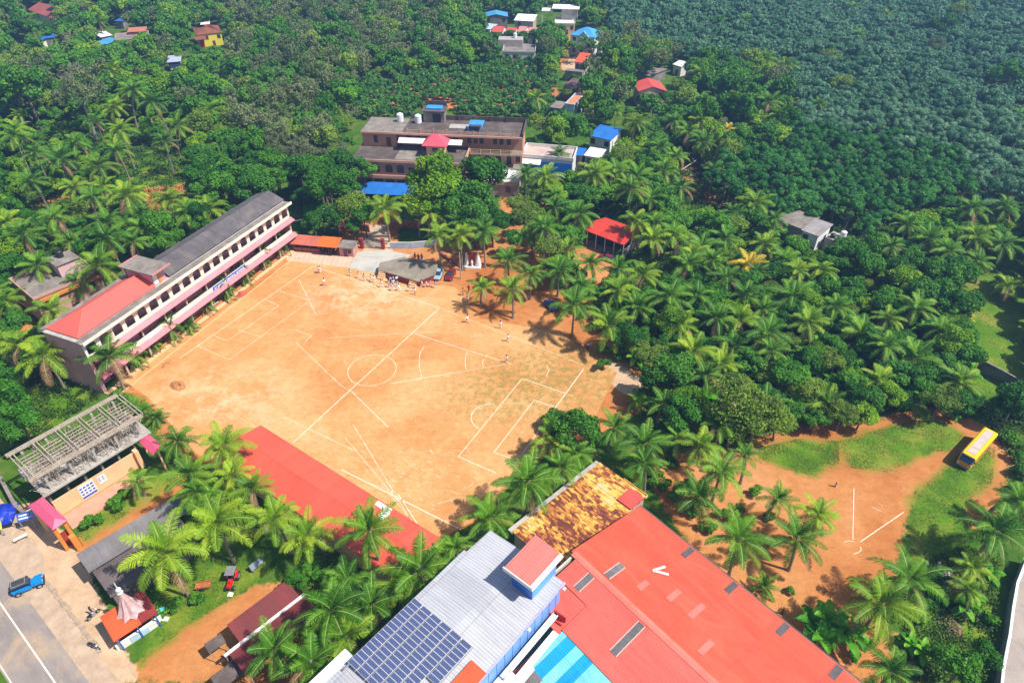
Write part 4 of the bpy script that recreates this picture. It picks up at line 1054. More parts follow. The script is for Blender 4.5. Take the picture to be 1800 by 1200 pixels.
for i in range(nbay):
    x = i * pit
    if i % 3 != 1:
        win(T, x + .5, x + 1.7, 1.9, 1.0, 2.1); win(T, x + .5, x + 1.7, 1.9, 4.0, 5.1)
    win(T, x + .55, x + 1.65, 1.9, 6.9, 8.1, bars=2)
mb = MB()
mb.box(-.3, SL + .3, -.95, -.08, 9.3, 9.42); mb.box(-.3, SL + .3, -1.02, -.9, 9.2, 9.66)
part("cornice", mb, M_CREAM, T)
mb = MB(); mb.box(-.2, SL + .2, -.9, .5, 9.425, 9.47); mb.box(-.2, 17, SD - .45, SD + .2, 9.425, 9.7); part("gutter_ledge", mb, M_CONC, T)
mb = MB(); hip(mb, .35, 14.1, .6, 6.6, 9.62, 11.0, 4.0, skipx1=True); part("red_roof", mb, paint("red_sheet", (.76, .115, .09), .55, .04, .3), T, "smooth red hipped roof over the near end")
mb = MB()
for a, b in (((.35, .6), (4.35, 3.6)), ((.35, 6.6), (4.35, 3.6))): mb.cyl((a[0], a[1], 9.66), (b[0], b[1], 11.04), .07, n=6)
mb.cyl((4.35, 3.6, 11.04), (14.1, 3.6, 11.04), .07, n=6); part("ridge_cap", mb, paint("red_cap", (.80, .17, .12), .5), T)
mb = MB(); gable(mb, 17.0, SL + .4, .7, 6.9, 9.7, 10.9); part("grey_roof", mb, M_GREYR, T, "dark grey ribbed roof over the far part")
mb = MB(); gend(mb, SL + .1, .8, 6.8, 9.45, 10.8); part("gable", mb, M_CREAM, T)
mb = MB(); mb.box(14.2, 16.6, 1.0, 5.9, 9.43, 11.8); h = part("stair_tower", mb, paint("tower_pink", (.62, .28, .30), .8, .06), T)
part("roof_slab", MB().box(13.6, 17.2, -.2, 6.4, 11.8, 12.0).box(13.6, 17.2, -.2, -.1, 12.0, 12.12, 1).box(13.6, 17.2, 6.3, 6.4, 12.0, 12.12, 1), [M_CONC, M_PINKA], h)
part("shutter", MB().box(15.3, 15.8, .94, 1.0, 9.5, 11.6), M_ORANGE, h)
part("white_panel", MB().box(14.4, 15.1, .93, 1.0, 9.6, 11.3), M_WHITE, h)
# sign across the balcony
g = ob("name_board", MB().box(23.3, 31.2, -.13, -.065, 3.1, 3.92).mesh("name_board", M_SIGNB), T)
me = lettering("ST GEORGE CENTRAL SCHOOL", .56); me.materials.clear(); me.materials.append(M_WHITE)
xs_ = [v.co.x for v in me.vertices]; wd = max(xs_) - min(xs_)
l = ob("lettering", me, g); l.rotation_euler = (math.pi / 2, 0, 0); l.location = (23.55, -.15, 3.3); l.scale = (7.4 / wd, 1, 1)
part("notice_board", MB().box(9.2, 11.2, -.12, -.065, 3.1, 3.9), M_WHITE, T, "blank white banner on the balcony")
# low plinth and steps before the ground floor
part("plinth", MB().box(0, SL, -.55, .04, 0, .2), M_PEACH, T)
# planting bed edge + potted plants row
mb = MB(); mb.box(1, SL - 3, -2.0, -1.9, 0, .1)
o = tag(ob("planter_kerb", mb.mesh("planter_kerb", M_PEACH)), "low peach kerb of the planting bed along the school front", "kerb"); o.location = S.o; o.rotation_euler = (0, 0, S.a)
mb = MB(); q = at(425, 517)
mb.lathe(q[0], q[1], [(.95, 0), (.95, .12), (.85, .12), (.85, .14), (.62, .14), (.62, .30), (.55, .3), (.34, .31), (.34, .48), (.01, .5)], 24)
tag(ob("flag_pedestal", mb.mesh("flag_pedestal", paint("red_oxide", (.55, .12, .08), .7))), "round stepped red flag pedestal before the school", "pedestal")

# ---------------------------------------------------------------- annex left of the school
def house(name, label, cat, A, B, h, depth_, roof="flat", zr=1.0, wall=None, roofm=None, ang=None, ov=.3, nwin=2, parapet=.35, door=True, sides=True, base=0.0, frame=None):
    """A,B: photo pixels of the front roof edge at height h"""
    Fm = Fr(A, B, h, ang); L = Fm.L; D = depth_; T = Fm.thing(name, label, cat); wall = wall or M_WHITE; ov_ = ov if roof != "flat" else 0
    x0, x1, y0, y1 = ov_, L - ov_, ov_, D - ov_; hw = h - .05
    mb = MB(); mb.box(x0, x1, y0, y0 + .15, base, hw); mb.box(x0, x1, y1 - .15, y1, base, hw); mb.box(x0, x0 + .15, y0 + .15, y1 - .15, base, hw); mb.box(x1 - .15, x1, y0 + .15, y1 - .15, base, hw)
    if roof == "gable": gend(mb, x0, y0, y1, hw, h + zr - .08); gend(mb, x1 - .12, y0, y1, hw, h + zr - .08)
    if roof == "gabley": mb.prof([(x0, hw), (x1, hw), ((x0 + x1) / 2, h + zr - .08)], y0, y0 + .12, axis='y'); mb.prof([(x0, hw), (x1, hw), ((x0 + x1) / 2, h + zr - .08)], y1 - .12, y1, axis='y')
    part("wall", mb, wall, T)
    mb = MB(); roofm = roofm or M_CONC
    if roof == "flat":
        mb.box(-.15, L + .15, -.15, D + .15, hw, h + .08)
        if parapet:
            p = MB(); e = .14
            p.box(-.15, L + .15, -.15, -.15 + e, h + .08, h + .08 + parapet); p.box(-.15, L + .15, D + .15 - e, D + .15, h + .08, h + .08 + parapet)
            p.box(-.15, -.15 + e, -.15 + e, D + .15 - e, h + .08, h + .08 + parapet); p.box(L + .15 - e, L + .15, -.15 + e, D + .15 - e, h + .08, h + .08 + parapet)
            part("parapet", p, wall, T)
    elif roof == "gable": gable(mb, 0, L, 0, D, h, h + zr)
    elif roof == "gabley": mb.prof([(0, h), (0, h - .06), (L / 2, h + zr - .06), (L, h - .06), (L, h), (L / 2, h + zr)], 0, D, axis='y')
    elif roof == "hip": hip(mb, 0, L, 0, D, h, h + zr)
    elif roof == "mono": mb.slab([(0, 0, h), (L, 0, h), (L, D, h + zr), (0, D, h + zr)])
    part("roof", mb, roofm, T)
    zt = min(h - .6, h - .5)
    if nwin:
        for i in range(nwin):
            c = x0 + (x1 - x0) * (i + .5) / nwin; w_ = min(.5, (x1 - x0) / nwin * .3)
            if door and i == nwin // 2: win(T, c - w_ * .8, c + w_ * .8, y0, base + .1, base + 1.7, "door", M_MAROON, bars=0)
            else: win(T, c - w_, c + w_, y0, h - 1.8, h - .7)
            if h > 5: win(T, c - w_, c + w_, y0, 1.0, 2.2)
    return Fm, T
FA, TA = house("annex_building", "flat-roofed pink annex with a grey terrace left of the school", "building", (60, 527), (173, 480), 5.6, 8.8, "flat", wall=paint("annex_pink", (.56, .30, .24), .8, .08), roofm=M_CONC, nwin=3, ang=51)
x, y = 5.6, 3.0
part("penthouse", MB().box(x, x + 3.2, y, y + 3.2, 5.7, 7.9), paint("annex_box", (.68, .42, .44), .8, .06), TA)
part("penthouse_roof", MB().box(x - .25, x + 3.45, y - .25, y + 3.45, 7.9, 8.05), M_CONC, TA)
part("orange_band", MB().box(0, FA.L, -.5, -.16, 4.9, 5.4), M_ORANGE, TA)
q = FA.g(x + 1.6, y + 2.2); tank(q[0], q[1], 8.05, .55, 1.2, M_BLACK, "black round water tank on the annex roof left of the school")

# ---------------------------------------------------------------- convent with two wings
K = Fr((657, 280), (815, 287), 7)
T = K.thing("convent_building", "terracotta two-winged convent building with flat grey roofs and pink entrance turret", "building")
M_TER = paint("terracotta_wall", (.56, .27, .18), .8, .08, .4, (.36, .2, .14), .4); M_TERL = paint("terracotta_light", (.62, .34, .24), .8, .08, .4)
X0, X1 = -4.6, 19.4
mb = MB(); mb.box(X0, X1, 0, .2, 0, 6.9); mb.box(X0, X0 + .2, .2, 8.8, 0, 6.9); mb.box(X1 - .2, X1, .2, 8.8, 0, 6.9)
part("front_wall", mb, M_TER, T)
part("front_roof", MB().box(X0 - .2, X1 + .2, -.3, 8.8, 6.9, 7.05), M_CONCD, T)
part("roof_patch", MB().box(4.4, 10.4, .3, 8.6, 7.053, 7.06), M_CONC, T)
mb = MB(); mb.box(X0 - .2, X1 + .2, -.5, -.3, 6.6, 7.12); mb.box(X0 - .2, X1 + .2, 8.6, 8.8, 7.05, 7.5); mb.box(X1 + .05, X1 + .25, -.3, 8.6, 7.05, 7.7); part("parapet", mb, M_TERL, T)
part("band", MB().box(X0 - .1, X1 + .1, -.35, -.003, 2.9, 3.6), M_TERL, T)
for i in range(9):
    x = X0 + 2.0 + i * 2.5
    if i in (2, 3, 6): 
        win(T, x, x + 1.4, 0, 4.2, 5.4, "window", M_WIN, bars=2); part("arch", MB().prof([(x + .7 + .72 * math.cos(k * math.pi / 8), 5.46 + .45 * math.sin(k * math.pi / 8)) for k in range(9)], -.05, .01, axis='y'), M_MAROON, T)
    else: win(T, x, x + 1.1, 0, 4.2, 5.4, "window", M_WIN, bars=1)
    win(T, x - .2, x + 1.5, 0, 1.3, 2.4, "window", M_DARKIN, bars=3)
mb = MB()
for i in range(11): mb.box(X0 + i * 1.5, X0 + i * 1.5 + .1, -1.3, -1.2, 0, 1.5)
mb.box(X0, X0 + 15.1, -1.32, -1.18, 1.4, 1.5); mb.box(X0, X0 + 15.1, -1.32, -1.18, .9, .98); part("railing", mb, M_MAROON, T)
# rear wing
Y0, Y1, RX0, RX1 = 6.9, 15.2, -4.2, 31.0
mb = MB(); mb.box(RX0, RX1, 8.8, 9.0, 0, 10.3); mb.box(RX0, RX0 + .2, 9.0, Y1, 0, 10.3); mb.box(RX1 - .2, RX1, 9.0, Y1, 0, 10.3); mb.box(RX0, RX1, Y1 - .2, Y1, 0, 10.3)
mb.box(RX0, 3.4, 7.0, 8.8, 7.06, 10.3)
part("rear_wall", mb, M_TER, T)
part("rear_roof", MB().box(RX0 - .2, RX1 + .3, 6.6, Y1 + .3, 10.3, 10.45), M_CONCD, T)
mb = MB(); mb.box(RX0, 4.8, 6.8, Y1, 10.453, 10.46); part("roof_screed", mb, M_CONC, T); part("roof_stain", MB().box(14.5, 18.5, 10.5, 13, 10.453, 10.458), M_CONCL, T)
mb = MB(); mb.box(5, RX1 + .3, Y1 + .1, Y1 + .3, 10.45, 11.5); mb.box(RX1 + .1, RX1 + .3, 6.6, Y1 + .1, 10.45, 11.3)
for i in range(7): mb.box(5 + i * 3.6, 5.3 + i * 3.6, Y1 - .1, Y1 + .1, 10.45, 11.7)
part("roof_parapet", mb, M_CONCD, T)
mb = MB()
for i in range(9): mb.box(6 + i * 2.9, 6.15 + i * 2.9, 6.62, 6.78, 10.45, 11.5)
mb.box(6, 29.4, 6.66, 6.74, 11.1, 11.16); mb.box(6, 29.4, 6.66, 6.74, 10.8, 10.85); part("roof_rail", mb, M_TERL, T)
part("ledge", MB().box(RX0 - .1, RX1 + .1, 6.35, 6.6, 10.1, 10.5), M_TERL, T)
for x in (-1.6, 18.9, 19.0 + 1.3, 21.6, 24.6, 26.0, 27.6): win(T, x, x + .75, 8.8 if x > 3 else 7.0, 7.9, 9.4, "window", M_WIN, bars=1)
win(T, 1.2, 2.1, 7.0, 7.2, 9.1, "door", M_MAROON, bars=0)
mb = MB(); mb.slab([(4.2, 4.9, 8.9), (18.2, 4.9, 8.9), (18.2, 6.6, 9.5), (4.2, 6.6, 9.5)], .08); part("white_awning", mb, M_WHITE, T)
for i in range(6): win(T, 5.2 + i * 2.1, 6.2 + i * 2.1, 8.8, 7.7, 8.9, "window", M_DARKIN, bars=1)
# right end: second-floor balcony, then a lower white terrace and a pink outbuilding
mb = MB(); mb.box(19.6, RX1, 6.2, 8.8, 6.3, 6.5); mb.box(19.6, RX1, 5.9, 8.8, 3.3, 3.5); part("balcony_slab", mb, M_CONC, T)
mb = MB()
for i in range(6): mb.box(19.8 + i * 2.2, 19.95 + i * 2.2, 6.2, 6.35, 6.5, 7.6)
for z in (6.9, 7.2, 7.55): mb.box(19.8, RX1, 6.24, 6.31, z, z + .07)
part("balcony_rail", mb, M_PEACH, T)
mb = MB(); mb.box(19.6, RX1, 8.6, 8.8, 3.5, 6.3); part("lower_wall", mb, M_TERL, T)
for x in (20.4, 25.0): win(T, x, x + 1.2, 8.6, 4.1, 5.3, "window", M_DARKIN, bars=2)
for x in (22.8, 27.6): win(T, x, x + .9, 8.6, 3.55, 5.4, "door", M_DARKIN, bars=0)
win(T, 29.6, 30.5, 8.6, 4.0, 5.5, "window", M_DARKIN, bars=0)
mb = MB(); mb.box(23.5, 31.2, -.6, 5.8, 3.3, 3.45); part("white_terrace", mb, M_WHITE, T)
mb = MB(); mb.box(23.7, 31.0, -.4, -.2, 0, 3.3); mb.box(30.8, 31.0, -.2, 5.8, 0, 3.3); part("outbuilding_wall", mb, paint("dusty_pink", (.50, .33, .32), .8), T)
part("band", MB().box(23.5, 31.2, -.62, -.4, 2.7, 3.5), M_TERL, T); win(T, 28.4, 29.3, -.4, 1.1, 2.2, "window", M_WIN)
# entrance turret with pink hipped cap
mb = MB(); mb.box(11.0, 14.8, 2.4, 5.4, 7.06, 9.7); tw = part("turret", mb, M_PEACH, T)
mb = MB(); hip(mb, 10.2, 15.6, 1.7, 6.1, 9.7, 11.6, 2.2); part("turret_roof", mb, paint("pink_roof", (.78, .09, .14), .55, .05), tw)
win(tw, 12.4, 13.4, 2.4, 7.9, 9.0, "window", M_WIN)
# stair head with blue top, blue frame
mb = MB(); mb.box(8.3, 13.0, 13.4, 16.6, 10.46, 12.9); st = part("stair_head", mb, M_CONC, T); part("painted_opening", MB().box(10.4, 12.2, 13.33, 13.4, 10.5, 12.4), M_DARKIN, st)  # solid panel painted dark as the shaded inside, no hole cut
part("tank_stand", MB().box(8.0, 13.3, 13.0, 17.0, 12.9, 13.1).box(8.2, 13.1, 16.6, 16.8, 13.1, 14.2), M_CONCD, st); part("blue_tray", MB().box(8.9, 12.4, 13.8, 16, 13.1, 13.5), paint("blue_paint", (.06, .30, .68), .5), st)
fr = MB()
for a in (19.2, 22.2): fr.box(a, a + .15, 7.5, 7.65, 10.46, 12.0); fr.box(a, a + .15, 11.6, 11.75, 10.46, 12.0); fr.box(a, a + .15, 7.65, 11.6, 11.9, 12.0)
fr.box(19.35, 22.2, 8.9, 11.7, 11.9, 12.02); part("blue_canopy", fr, MATS["blue_paint"], T)
mb = MB(); mb.slab([(X0 + .2, -5.2, 1.5), (13.0, -5.2, 1.5), (13.0, -1.4, 2.5), (X0 + .2, -1.4, 2.5)], .07); part("blue_porch_roof", mb, M_BLUET, T)
for i in range(7): part("porch_post", MB().cyl((X0 + .5 + i * 2.8, -5.0, 0), (X0 + .5 + i * 2.8, -5.0, 1.5), .06, n=6), M_STEEL, T)
for (x, y) in ((1.7 + .0, 13.2), (5.9, 12.8)):
    q = K.g(x + 1.3, y); tank(q[0], q[1], 10.46, .75, 1.9, M_TANK, "white water tank on the convent roof, %s of the two" % ("left" if x < 3 else "right"))

# ---------------------------------------------------------------- blue annex and neighbours
FB, TB = house("hall_annex", "low annex with bright blue front and white parapet beside the convent", "building", (917, 276), (1003, 290), 4.6, 6.4, "flat", wall=M_WHITE, roofm=weathered("pinkish_screed", (.40, .30, .27), (.55, .43, .38), (.66, .56, .5)), nwin=0, ang=-12, parapet=.7)
part("blue_front", MB().box(.1, FB.L - .1, -.22, -.16, 0, 4.0), paint("vivid_blue", (.01, .20, .75), .5, .05, .6), TB)
mb = MB(); mb.slab([(0, -1.6, 3.8), (4.5, -1.6, 3.8), (4.5, -.2, 4.4), (0, -.2, 4.4)], .07); part("white_canopy", mb, M_WHITE, TB)
house("tin_shelter", "small flat bright blue tin shelter right of the blue-fronted annex", "shelter", (1003, 271), (1025, 274), 3.6, 3.8, "mono", .3, wall=M_CONC, roofm=M_BLUET, nwin=1, door=False)
house("outhouse", "small block with a white tin roof below the blue-roofed cottage", "outhouse", (1026, 273), (1055, 278), 3.6, 4.6, "mono", .3, wall=paint("grey_blue_wall", (.25, .28, .33), .8), roofm=M_WHITE, nwin=2, door=False)
FC_, TC_ = house("cottage", "cottage with a big plain blue tin roof above the white-roofed outhouse", "house", (1034, 238), (1074, 247), 4.6, 6.3, "mono", .7, wall=M_WHITE, roofm=M_BLUET, nwin=3)
part("porch_post", MB().box(FC_.L + .2, FC_.L + .35, .4, .55, 0, 4.4), M_WHITE, TC_)
house("storehouse", "low dark maroon tin store right of the blue-roofed cottage", "shed", (1086, 262), (1102, 266), 3.0, 4, "mono", .3, wall=M_BRICKISH, roofm=paint("dark_maroon", (.12, .05, .06), .7), nwin=1, door=False)
house("red_gabled_house", "small house with a coral red gabled tin roof beside the rubber trees", "house", (1122, 161), (1173, 166), 4.4, 7.8, "gabley", 1.3, wall=M_TANW, roofm=M_REDY, nwin=3, ang=2)
house("lean_to", "old grey slab roof lean-to just below the coral red gabled house", "shed", (1126, 176), (1146, 183), 2.6, 3.2, "mono", .2, wall=M_CONC, roofm=M_CONCL, nwin=0)
house("old_shed", "old long grey sheet-roofed shed behind the coral red gabled house", "shed", (1120, 128), (1142, 134), 3.0, 9, "mono", .2, wall=M_CONC, roofm=M_CONC, nwin=0)
FD, TD = house("two_storey_house", "narrow blue and white two-storey house with orange terrace roof", "house", (994, 184), (1009, 186), 5.8, 8.5, "flat", wall=paint("pale_blue_wall", (.42, .58, .74), .7), roofm=paint("orange_terrace", (.60, .22, .10), .8, .1), nwin=1, parapet=.3)
part("side_block", MB().box(-4.4, -.2, 1, 6, 0, 4.2), paint("indigo_wall", (.10, .12, .30), .7), TD); part("side_roof", MB().box(-4.5, -.16, .8, 6.2, 4.2, 4.3), M_CONC, TD)
house("brown_roofed_house", "dark house with a patched brown and grey roof above the orange-terraced house", "house", (988, 153), (1015, 158), 3.6, 6.5, "mono", .8, wall=M_BRICKISH, roofm=paint("brown_patch", (.17, .09, .09), .8, .3, .5), nwin=2)
FE, TE = house("orange_roofed_house", "grey house with an orange-red lean roof beside the sandy yard", "house", (1009, 109), (1028, 111), 5.2, 7.0, "mono", 1.0, wall=M_CONCL, roofm=paint("orange_red", (.72, .10, .04), .6, .06), nwin=2)
part("terrace", MB().box(-2, FE.L, -2.4, -.2, 0, 3.2), M_CONC, TE)
FG, TG = house("blue_hipped_house", "two-storey house with a bright blue hipped roof at the head of the lane", "house", (1001, 61), (1046, 67), 6.4, 8.5, "hip", 2.0, wall=M_WHITE, roofm=M_SKYT, nwin=3)
part("gable_front", MB().prof([(3.4, 6.35), (7.0, 6.35), (5.2, 8.0)], -.25, .1, axis='y').box(3.6, 6.8, -.2, .2, 3.2, 6.35), MATS["pale_blue_wall"], TG)
part("balcony", MB().box(.3, FG.L - .2, -1.3, .28, 3.0, 3.2), M_WHITE, TG)
house("blue_gabled_house", "long low house with a shallow bright blue gabled roof at the top", "house", (851, 30), (893, 31), 4.4, 7, "gabley", .9, wall=M_CONC, roofm=M_SKYT, nwin=3, ang=2)
house("white_roofed_house", "house with a white sheet roof right of the blue gabled one", "house", (903, 36), (938, 38), 4.2, 7, "mono", .8, wall=M_TANW, roofm=M_WHITE, nwin=2)
for i, (a, w_) in enumerate(((864, 20), (888, 18), (909, 14), (926, 17))):
    house("row_house", "coral red roofed cottage below the white and blue roofs, %s in its row" % ("leftmost", "second from left", "third from left", "rightmost")[i], "house", (a, 56 + (i % 2) * 2), (a + w_, 57 + (i % 2) * 2), 3.6, 7, "gable", 1.1, wall=M_WHITE, roofm=M_RED if i < 2 else paint("faded_red", (.58, .24, .20), .8, .12, .5), nwin=2)
house("pale_shed", "pale blue and white shed at the left end of the red-roofed row", "shed", (846, 50), (862, 52), 4.0, 6, "mono", .4, wall=M_WHITE, roofm=paint("pale_blue_roof", (.45, .58, .70), .6), nwin=1, door=False)
FH, TH = house("flat_roofed_house", "flat-roofed house with mossy terrace just above the young rubber rows", "house", (884, 92), (940, 93), 4.2, 7.5, "flat", wall=paint("lilac_white", (.62, .58, .62), .8), roofm=M_CONC, nwin=4, parapet=.5)
part("upper_block", MB().box(-2.0, 6, 6.2, 10.5, 4.3, 6.4), M_CONCL, TH)
q = FH.g(3.4, 9); tank(q[0], q[1], 6.4, .6, 1.5, M_TANK, "white water tank on the flat-roofed house above the young rubber rows")
FI, TI = house("white_villa", "white multi-level villa with flat cream terraces at the top centre", "villa", (975, 42), (1010, 43), 3.6, 9, "flat", wall=paint("cream_villa", (.74, .66, .46), .7), roofm=M_WHITE, nwin=4, parapet=.3)
part("upper_floor", MB().box(2, 8, 6, 12, 3.7, 7.4), M_CONCL, TI); part("upper_roof", MB().box(-1.5, 8.6, 5.2, 12.4, 7.4, 7.6).box(-5.5, -1.6, 7, 12, 6.2, 6.35), M_WHITE, TI); part("pillar", MB().box(-5.3, -5.0, 7.2, 7.5, 0, 6.2), M_WHITE, TI)
house("small_white_roofed_hut", "little hut with a whitish roof deep in the trees at upper right centre", "hut", (1182, 113), (1198, 118), 3.0, 6, "gable", .7, wall=M_WHITE, roofm=M_WHITE, nwin=1)
# village at upper left
house("maroon_tiled_house", "long house with a faded maroon tiled roof in the far upper left", "house", (48, 17), (92, 33), 3.8, 10, "gable", 1.8, wall=M_WHITE, roofm=paint("faded_maroon", (.36, .09, .08), .85, .15, .4), nwin=4)
house("blue_tarped_shed", "low shed under a bright blue sheet near the left edge", "shed", (38, 78), (58, 80), 2.8, 6, "mono", .9, wall=M_CREAM, roofm=M_BLUET, nwin=1)
house("blue_lean_to", "small blue sheet lean-to right of the left blue tarped shed", "shed", (76, 68), (95, 66), 2.6, 6, "mono", .5, wall=M_CONC, roofm=M_BLUET, nwin=0)
house("far_blue_shed", "tiny shed with a blue sheet roof above the white and blue sheds", "shed", (200, 37), (215, 38), 2.8, 7, "mono", .5, wall=M_CONC, roofm=M_BLUET, nwin=0)
house("brown_flat_house", "wide brown flat-roofed house with a brick-red panel", "house", (203, 72), (262, 66), 3.6, 9, "flat", wall=M_TANW, roofm=M_CONC, nwin=4, parapet=.2)
house("brick_shed", "brick-red roofed shed standing behind the wide brown flat house", "shed", (223, 57), (256, 55), 4.6, 4.5, "mono", .5, wall=M_BRICKISH, roofm=paint("brick_red", (.48, .17, .10), .8), nwin=0)
house("white_tin_shed", "white tin-roofed shed at the left of the brown flat house", "shed", (177, 66), (198, 62), 2.9, 7, "mono", .5, wall=M_CONC, roofm=M_WHITE, nwin=0)
house("blue_tin_shed", "light blue tin-roofed shed in front of the white tin shed", "shed", (184, 79), (211, 70), 2.6, 4.4, "mono", .4, wall=M_CONC, roofm=M_SKYT, nwin=0)
FY, TY = house("yellow_house", "bright yellow house with a brown tiled hipped roof at upper left", "house", (344, 62), (390, 57), 4.2, 11, "hip", 1.9, wall=paint("bright_yellow", (.82, .66, .06), .7, .04), roofm=M_TILE, nwin=4)
part("red_door_frame", MB().box(.6, 2.2, .1, .27, .1, 2.6), paint("signal_red", (.55, .04, .03), .6), TY); part("porch_roof", MB().slab([(-.6, -1.8, 3.0), (3, -1.8, 3.0), (3, .3, 3.7), (-.6, .3, 3.7)], .1), M_TILE, TY)
house("hut", "small hut with a white roof behind the yellow tiled house", "hut", (352, 44), (368, 43), 3.2, 5, "mono", .4, wall=M_WHITE, roofm=M_WHITE, nwin=0)
house("grey_shed", "lone shed with a pale grey-blue tin roof below the yellow house", "shed", (293, 110), (318, 108), 3.0, 5.5, "mono", .6, wall=paint("navy_wall", (.04, .05, .16), .7), roofm=paint("grey_blue_tin", (.42, .46, .60), .5), nwin=0)
# white farmhouse at the right
FJ, TJ = house("farmhouse", "white farmhouse with a large weathered grey sheet roof below the rubber slope", "house", (1408, 404), (1440, 416), 4.4, 5.4, "mono", .5, wall=M_WHITE, roofm=tin("old_asbestos", (.36, .32, .31), .25, 'X', .9, .15, 1.3, dirt=(.22, .19, .18), dirt_amt=.6), nwin=2)
part("rear_wing", MB().box(-5.4, -.1, 2.0, 6.4, 0, 3.8), M_CONCL, TJ); part("rear_roof", MB().slab([(-5.7, 1.4, 3.9), (.3, 1.4, 3.9), (.3, 6.8, 4.7), (-5.7, 6.8, 4.7)], .08), M_CONC, TJ)
part("porch", MB().box(FJ.L + .2, FJ.L + 3.2, 2.6, 5.8, 0, 3.4), M_CONCL, TJ)
mb = MB(); mb.box(FJ.L - .31, FJ.L - .24, 1.2, 2.0, 1.4, 2.6); mb.box(FJ.L - .31, FJ.L - .24, 3.2, 4.1, 2.0, 3.2); part("side_windows", mb, M_WIN, TJ)
q = FJ.g(FJ.L + 2.4, 5.0); tank(q[0], q[1], 3.4, .55, 1.2, M_TANK, "white water tank on the farmhouse at the rubber slope"); q = FJ.g(FJ.L + 1.2, 3.4); tank(q[0], q[1], 3.4, .5, .8, M_BLACK, "black water tank on the farmhouse at the rubber slope")
# open red-roofed shed
F2 = Fr((1029, 405), (1087, 429), 3.2, ang=-40); T2 = F2.thing("open_shed", "open-sided shed with a worn red tin roof on white posts", "shed")
mb = MB(); mb.slab([(0, 0, 3.2), (8.6, 0, 3.2), (8.6, 3.4, 4.0), (0, 3.4, 4.0)]); mb.slab([(0, 3.4, 4.0), (8.6, 3.4, 4.0), (8.6, 6.8, 3.2), (0, 6.8, 3.2)]); part("roof", mb, tin("scarlet_tin", (.72, .055, .03), .25, 'X', .5, .06, 1.5, dirt=(.40, .05, .04), dirt_amt=.5), T2)
for i in range(5): part("post", MB().cyl((.4 + i * 2, .2, 0), (.4 + i * 2, .2, 3.15), .07, n=6), M_WHITE, T2)
for i in range(5): part("post", MB().cyl((.4 + i * 2, 6.6, 0), (.4 + i * 2, 6.6, 3.15), .07, n=6), M_WHITE, T2)
part("end_wall", MB().box(8.2, 8.3, .3, 6.5, 0, 1.8), paint("grey_pink", (.45, .38, .38), .8), T2); part("floor", MB().box(.2, 8.1, .3, 6.5, 0, .12), M_CONC, T2)

# ---------------------------------------------------------------- gate row, gate, stage
F3 = Fr((514, 443), (566, 449), 0, ang=-9.5)
def shelter(name, label, x0, x1, y0, y1, z, zr, roofm, wallm, counter=True):
    T = thing(name, label, "shelter", (*F3.g(x0, y0), 0), F3.a); L = x1 - x0; D = y1 - y0
    part("roof", MB().slab([(-.15, -.4, z), (L + .05, -.4, z), (L + .05, D, zr), (-.15, D, zr)]), roofm, T)
    part("back_wall", MB().box(0, L, D - .15, D - .02, 0, zr - .12), wallm, T)
    if counter: part("counter", MB().box(.1, L - .1, .1, .5, 0, .8), wallm, T)
    for i in range(int(L / 1.6) + 1): part("post", MB().box(.05 + i * (L - .2) / max(1, int(L / 1.6)), .15 + i * (L - .2) / max(1, int(L / 1.6)), 0, .1, 0, z - .06), M_MAROON, T)
    return T
shelter("gate_shelter", "long low shelter with a faded red tin roof beside the tiled court", 0, 5.3, .4, 2.9, 1.75, 2.2, tin("brick_tin", (.60, .16, .10), .22, 'X', .6), M_BRICKISH)
T = shelter("canteen_shelter", "orange-roofed stall with rows of parked two-wheelers inside", 5.4, 9.2, 0, 2.6, 2.0, 2.5, tin("orange_tin", (.80, .17, .03), .22, 'X', .5), M_CONCD, counter=False)
T = thing("guard_room", "small pink guard room with a flat grey roof beside the gate", "guard room", (*F3.g(9.4, .1), 0), F3.a)
part("wall", MB().box(0, 2.7, 0, 2.4, 0, 1.9), paint("guard_pink", (.52, .26, .20), .8), T); part("roof", MB().box(-.2, 2.95, -.3, 2.6, 1.9, 2.02), M_CONC, T); win(T, 1.75, 2.3, 0, .8, 1.5, "window", M_WIN); win(T, .9, 1.45, 0, .1, 1.5, "door", paint("violet_door", (.14, .06, .22), .6), bars=0)
GA, GB = F3.l(637, 436), F3.l(674, 437)
T = F3.thing("school_gate", "steel double gate between two maroon pillars above the concrete pad", "gate")
for (gx_, gy_) in (GA, GB): part("pillar", MB().box(gx_ - .3, gx_ + .3, gy_ - .3, gy_ + .3, 0, 2.0).box(gx_ - .38, gx_ + .38, gy_ - .38, gy_ + .38, 2.0, 2.12), paint("pillar_maroon", (.30, .03, .04), .7), T)
for s_ in (0, 1):
    mb = MB(); a = GA[0] + .35 + s_ * (GB[0] - GA[0] - .7) / 2; b = a + (GB[0] - GA[0] - .7) / 2 - .03; yy = (GA[1] + GB[1]) / 2
    for z in (.15, .8, 1.4): mb.box(a, b, yy - .03, yy + .03, z, z + .06)
    for i in range(9): mb.box(a + (b - a - .04) * i / 8, a + (b - a - .04) * i / 8 + .04, yy - .02, yy + .02, .1, 1.5)
    part("gate_leaf", mb, M_STEEL, T)
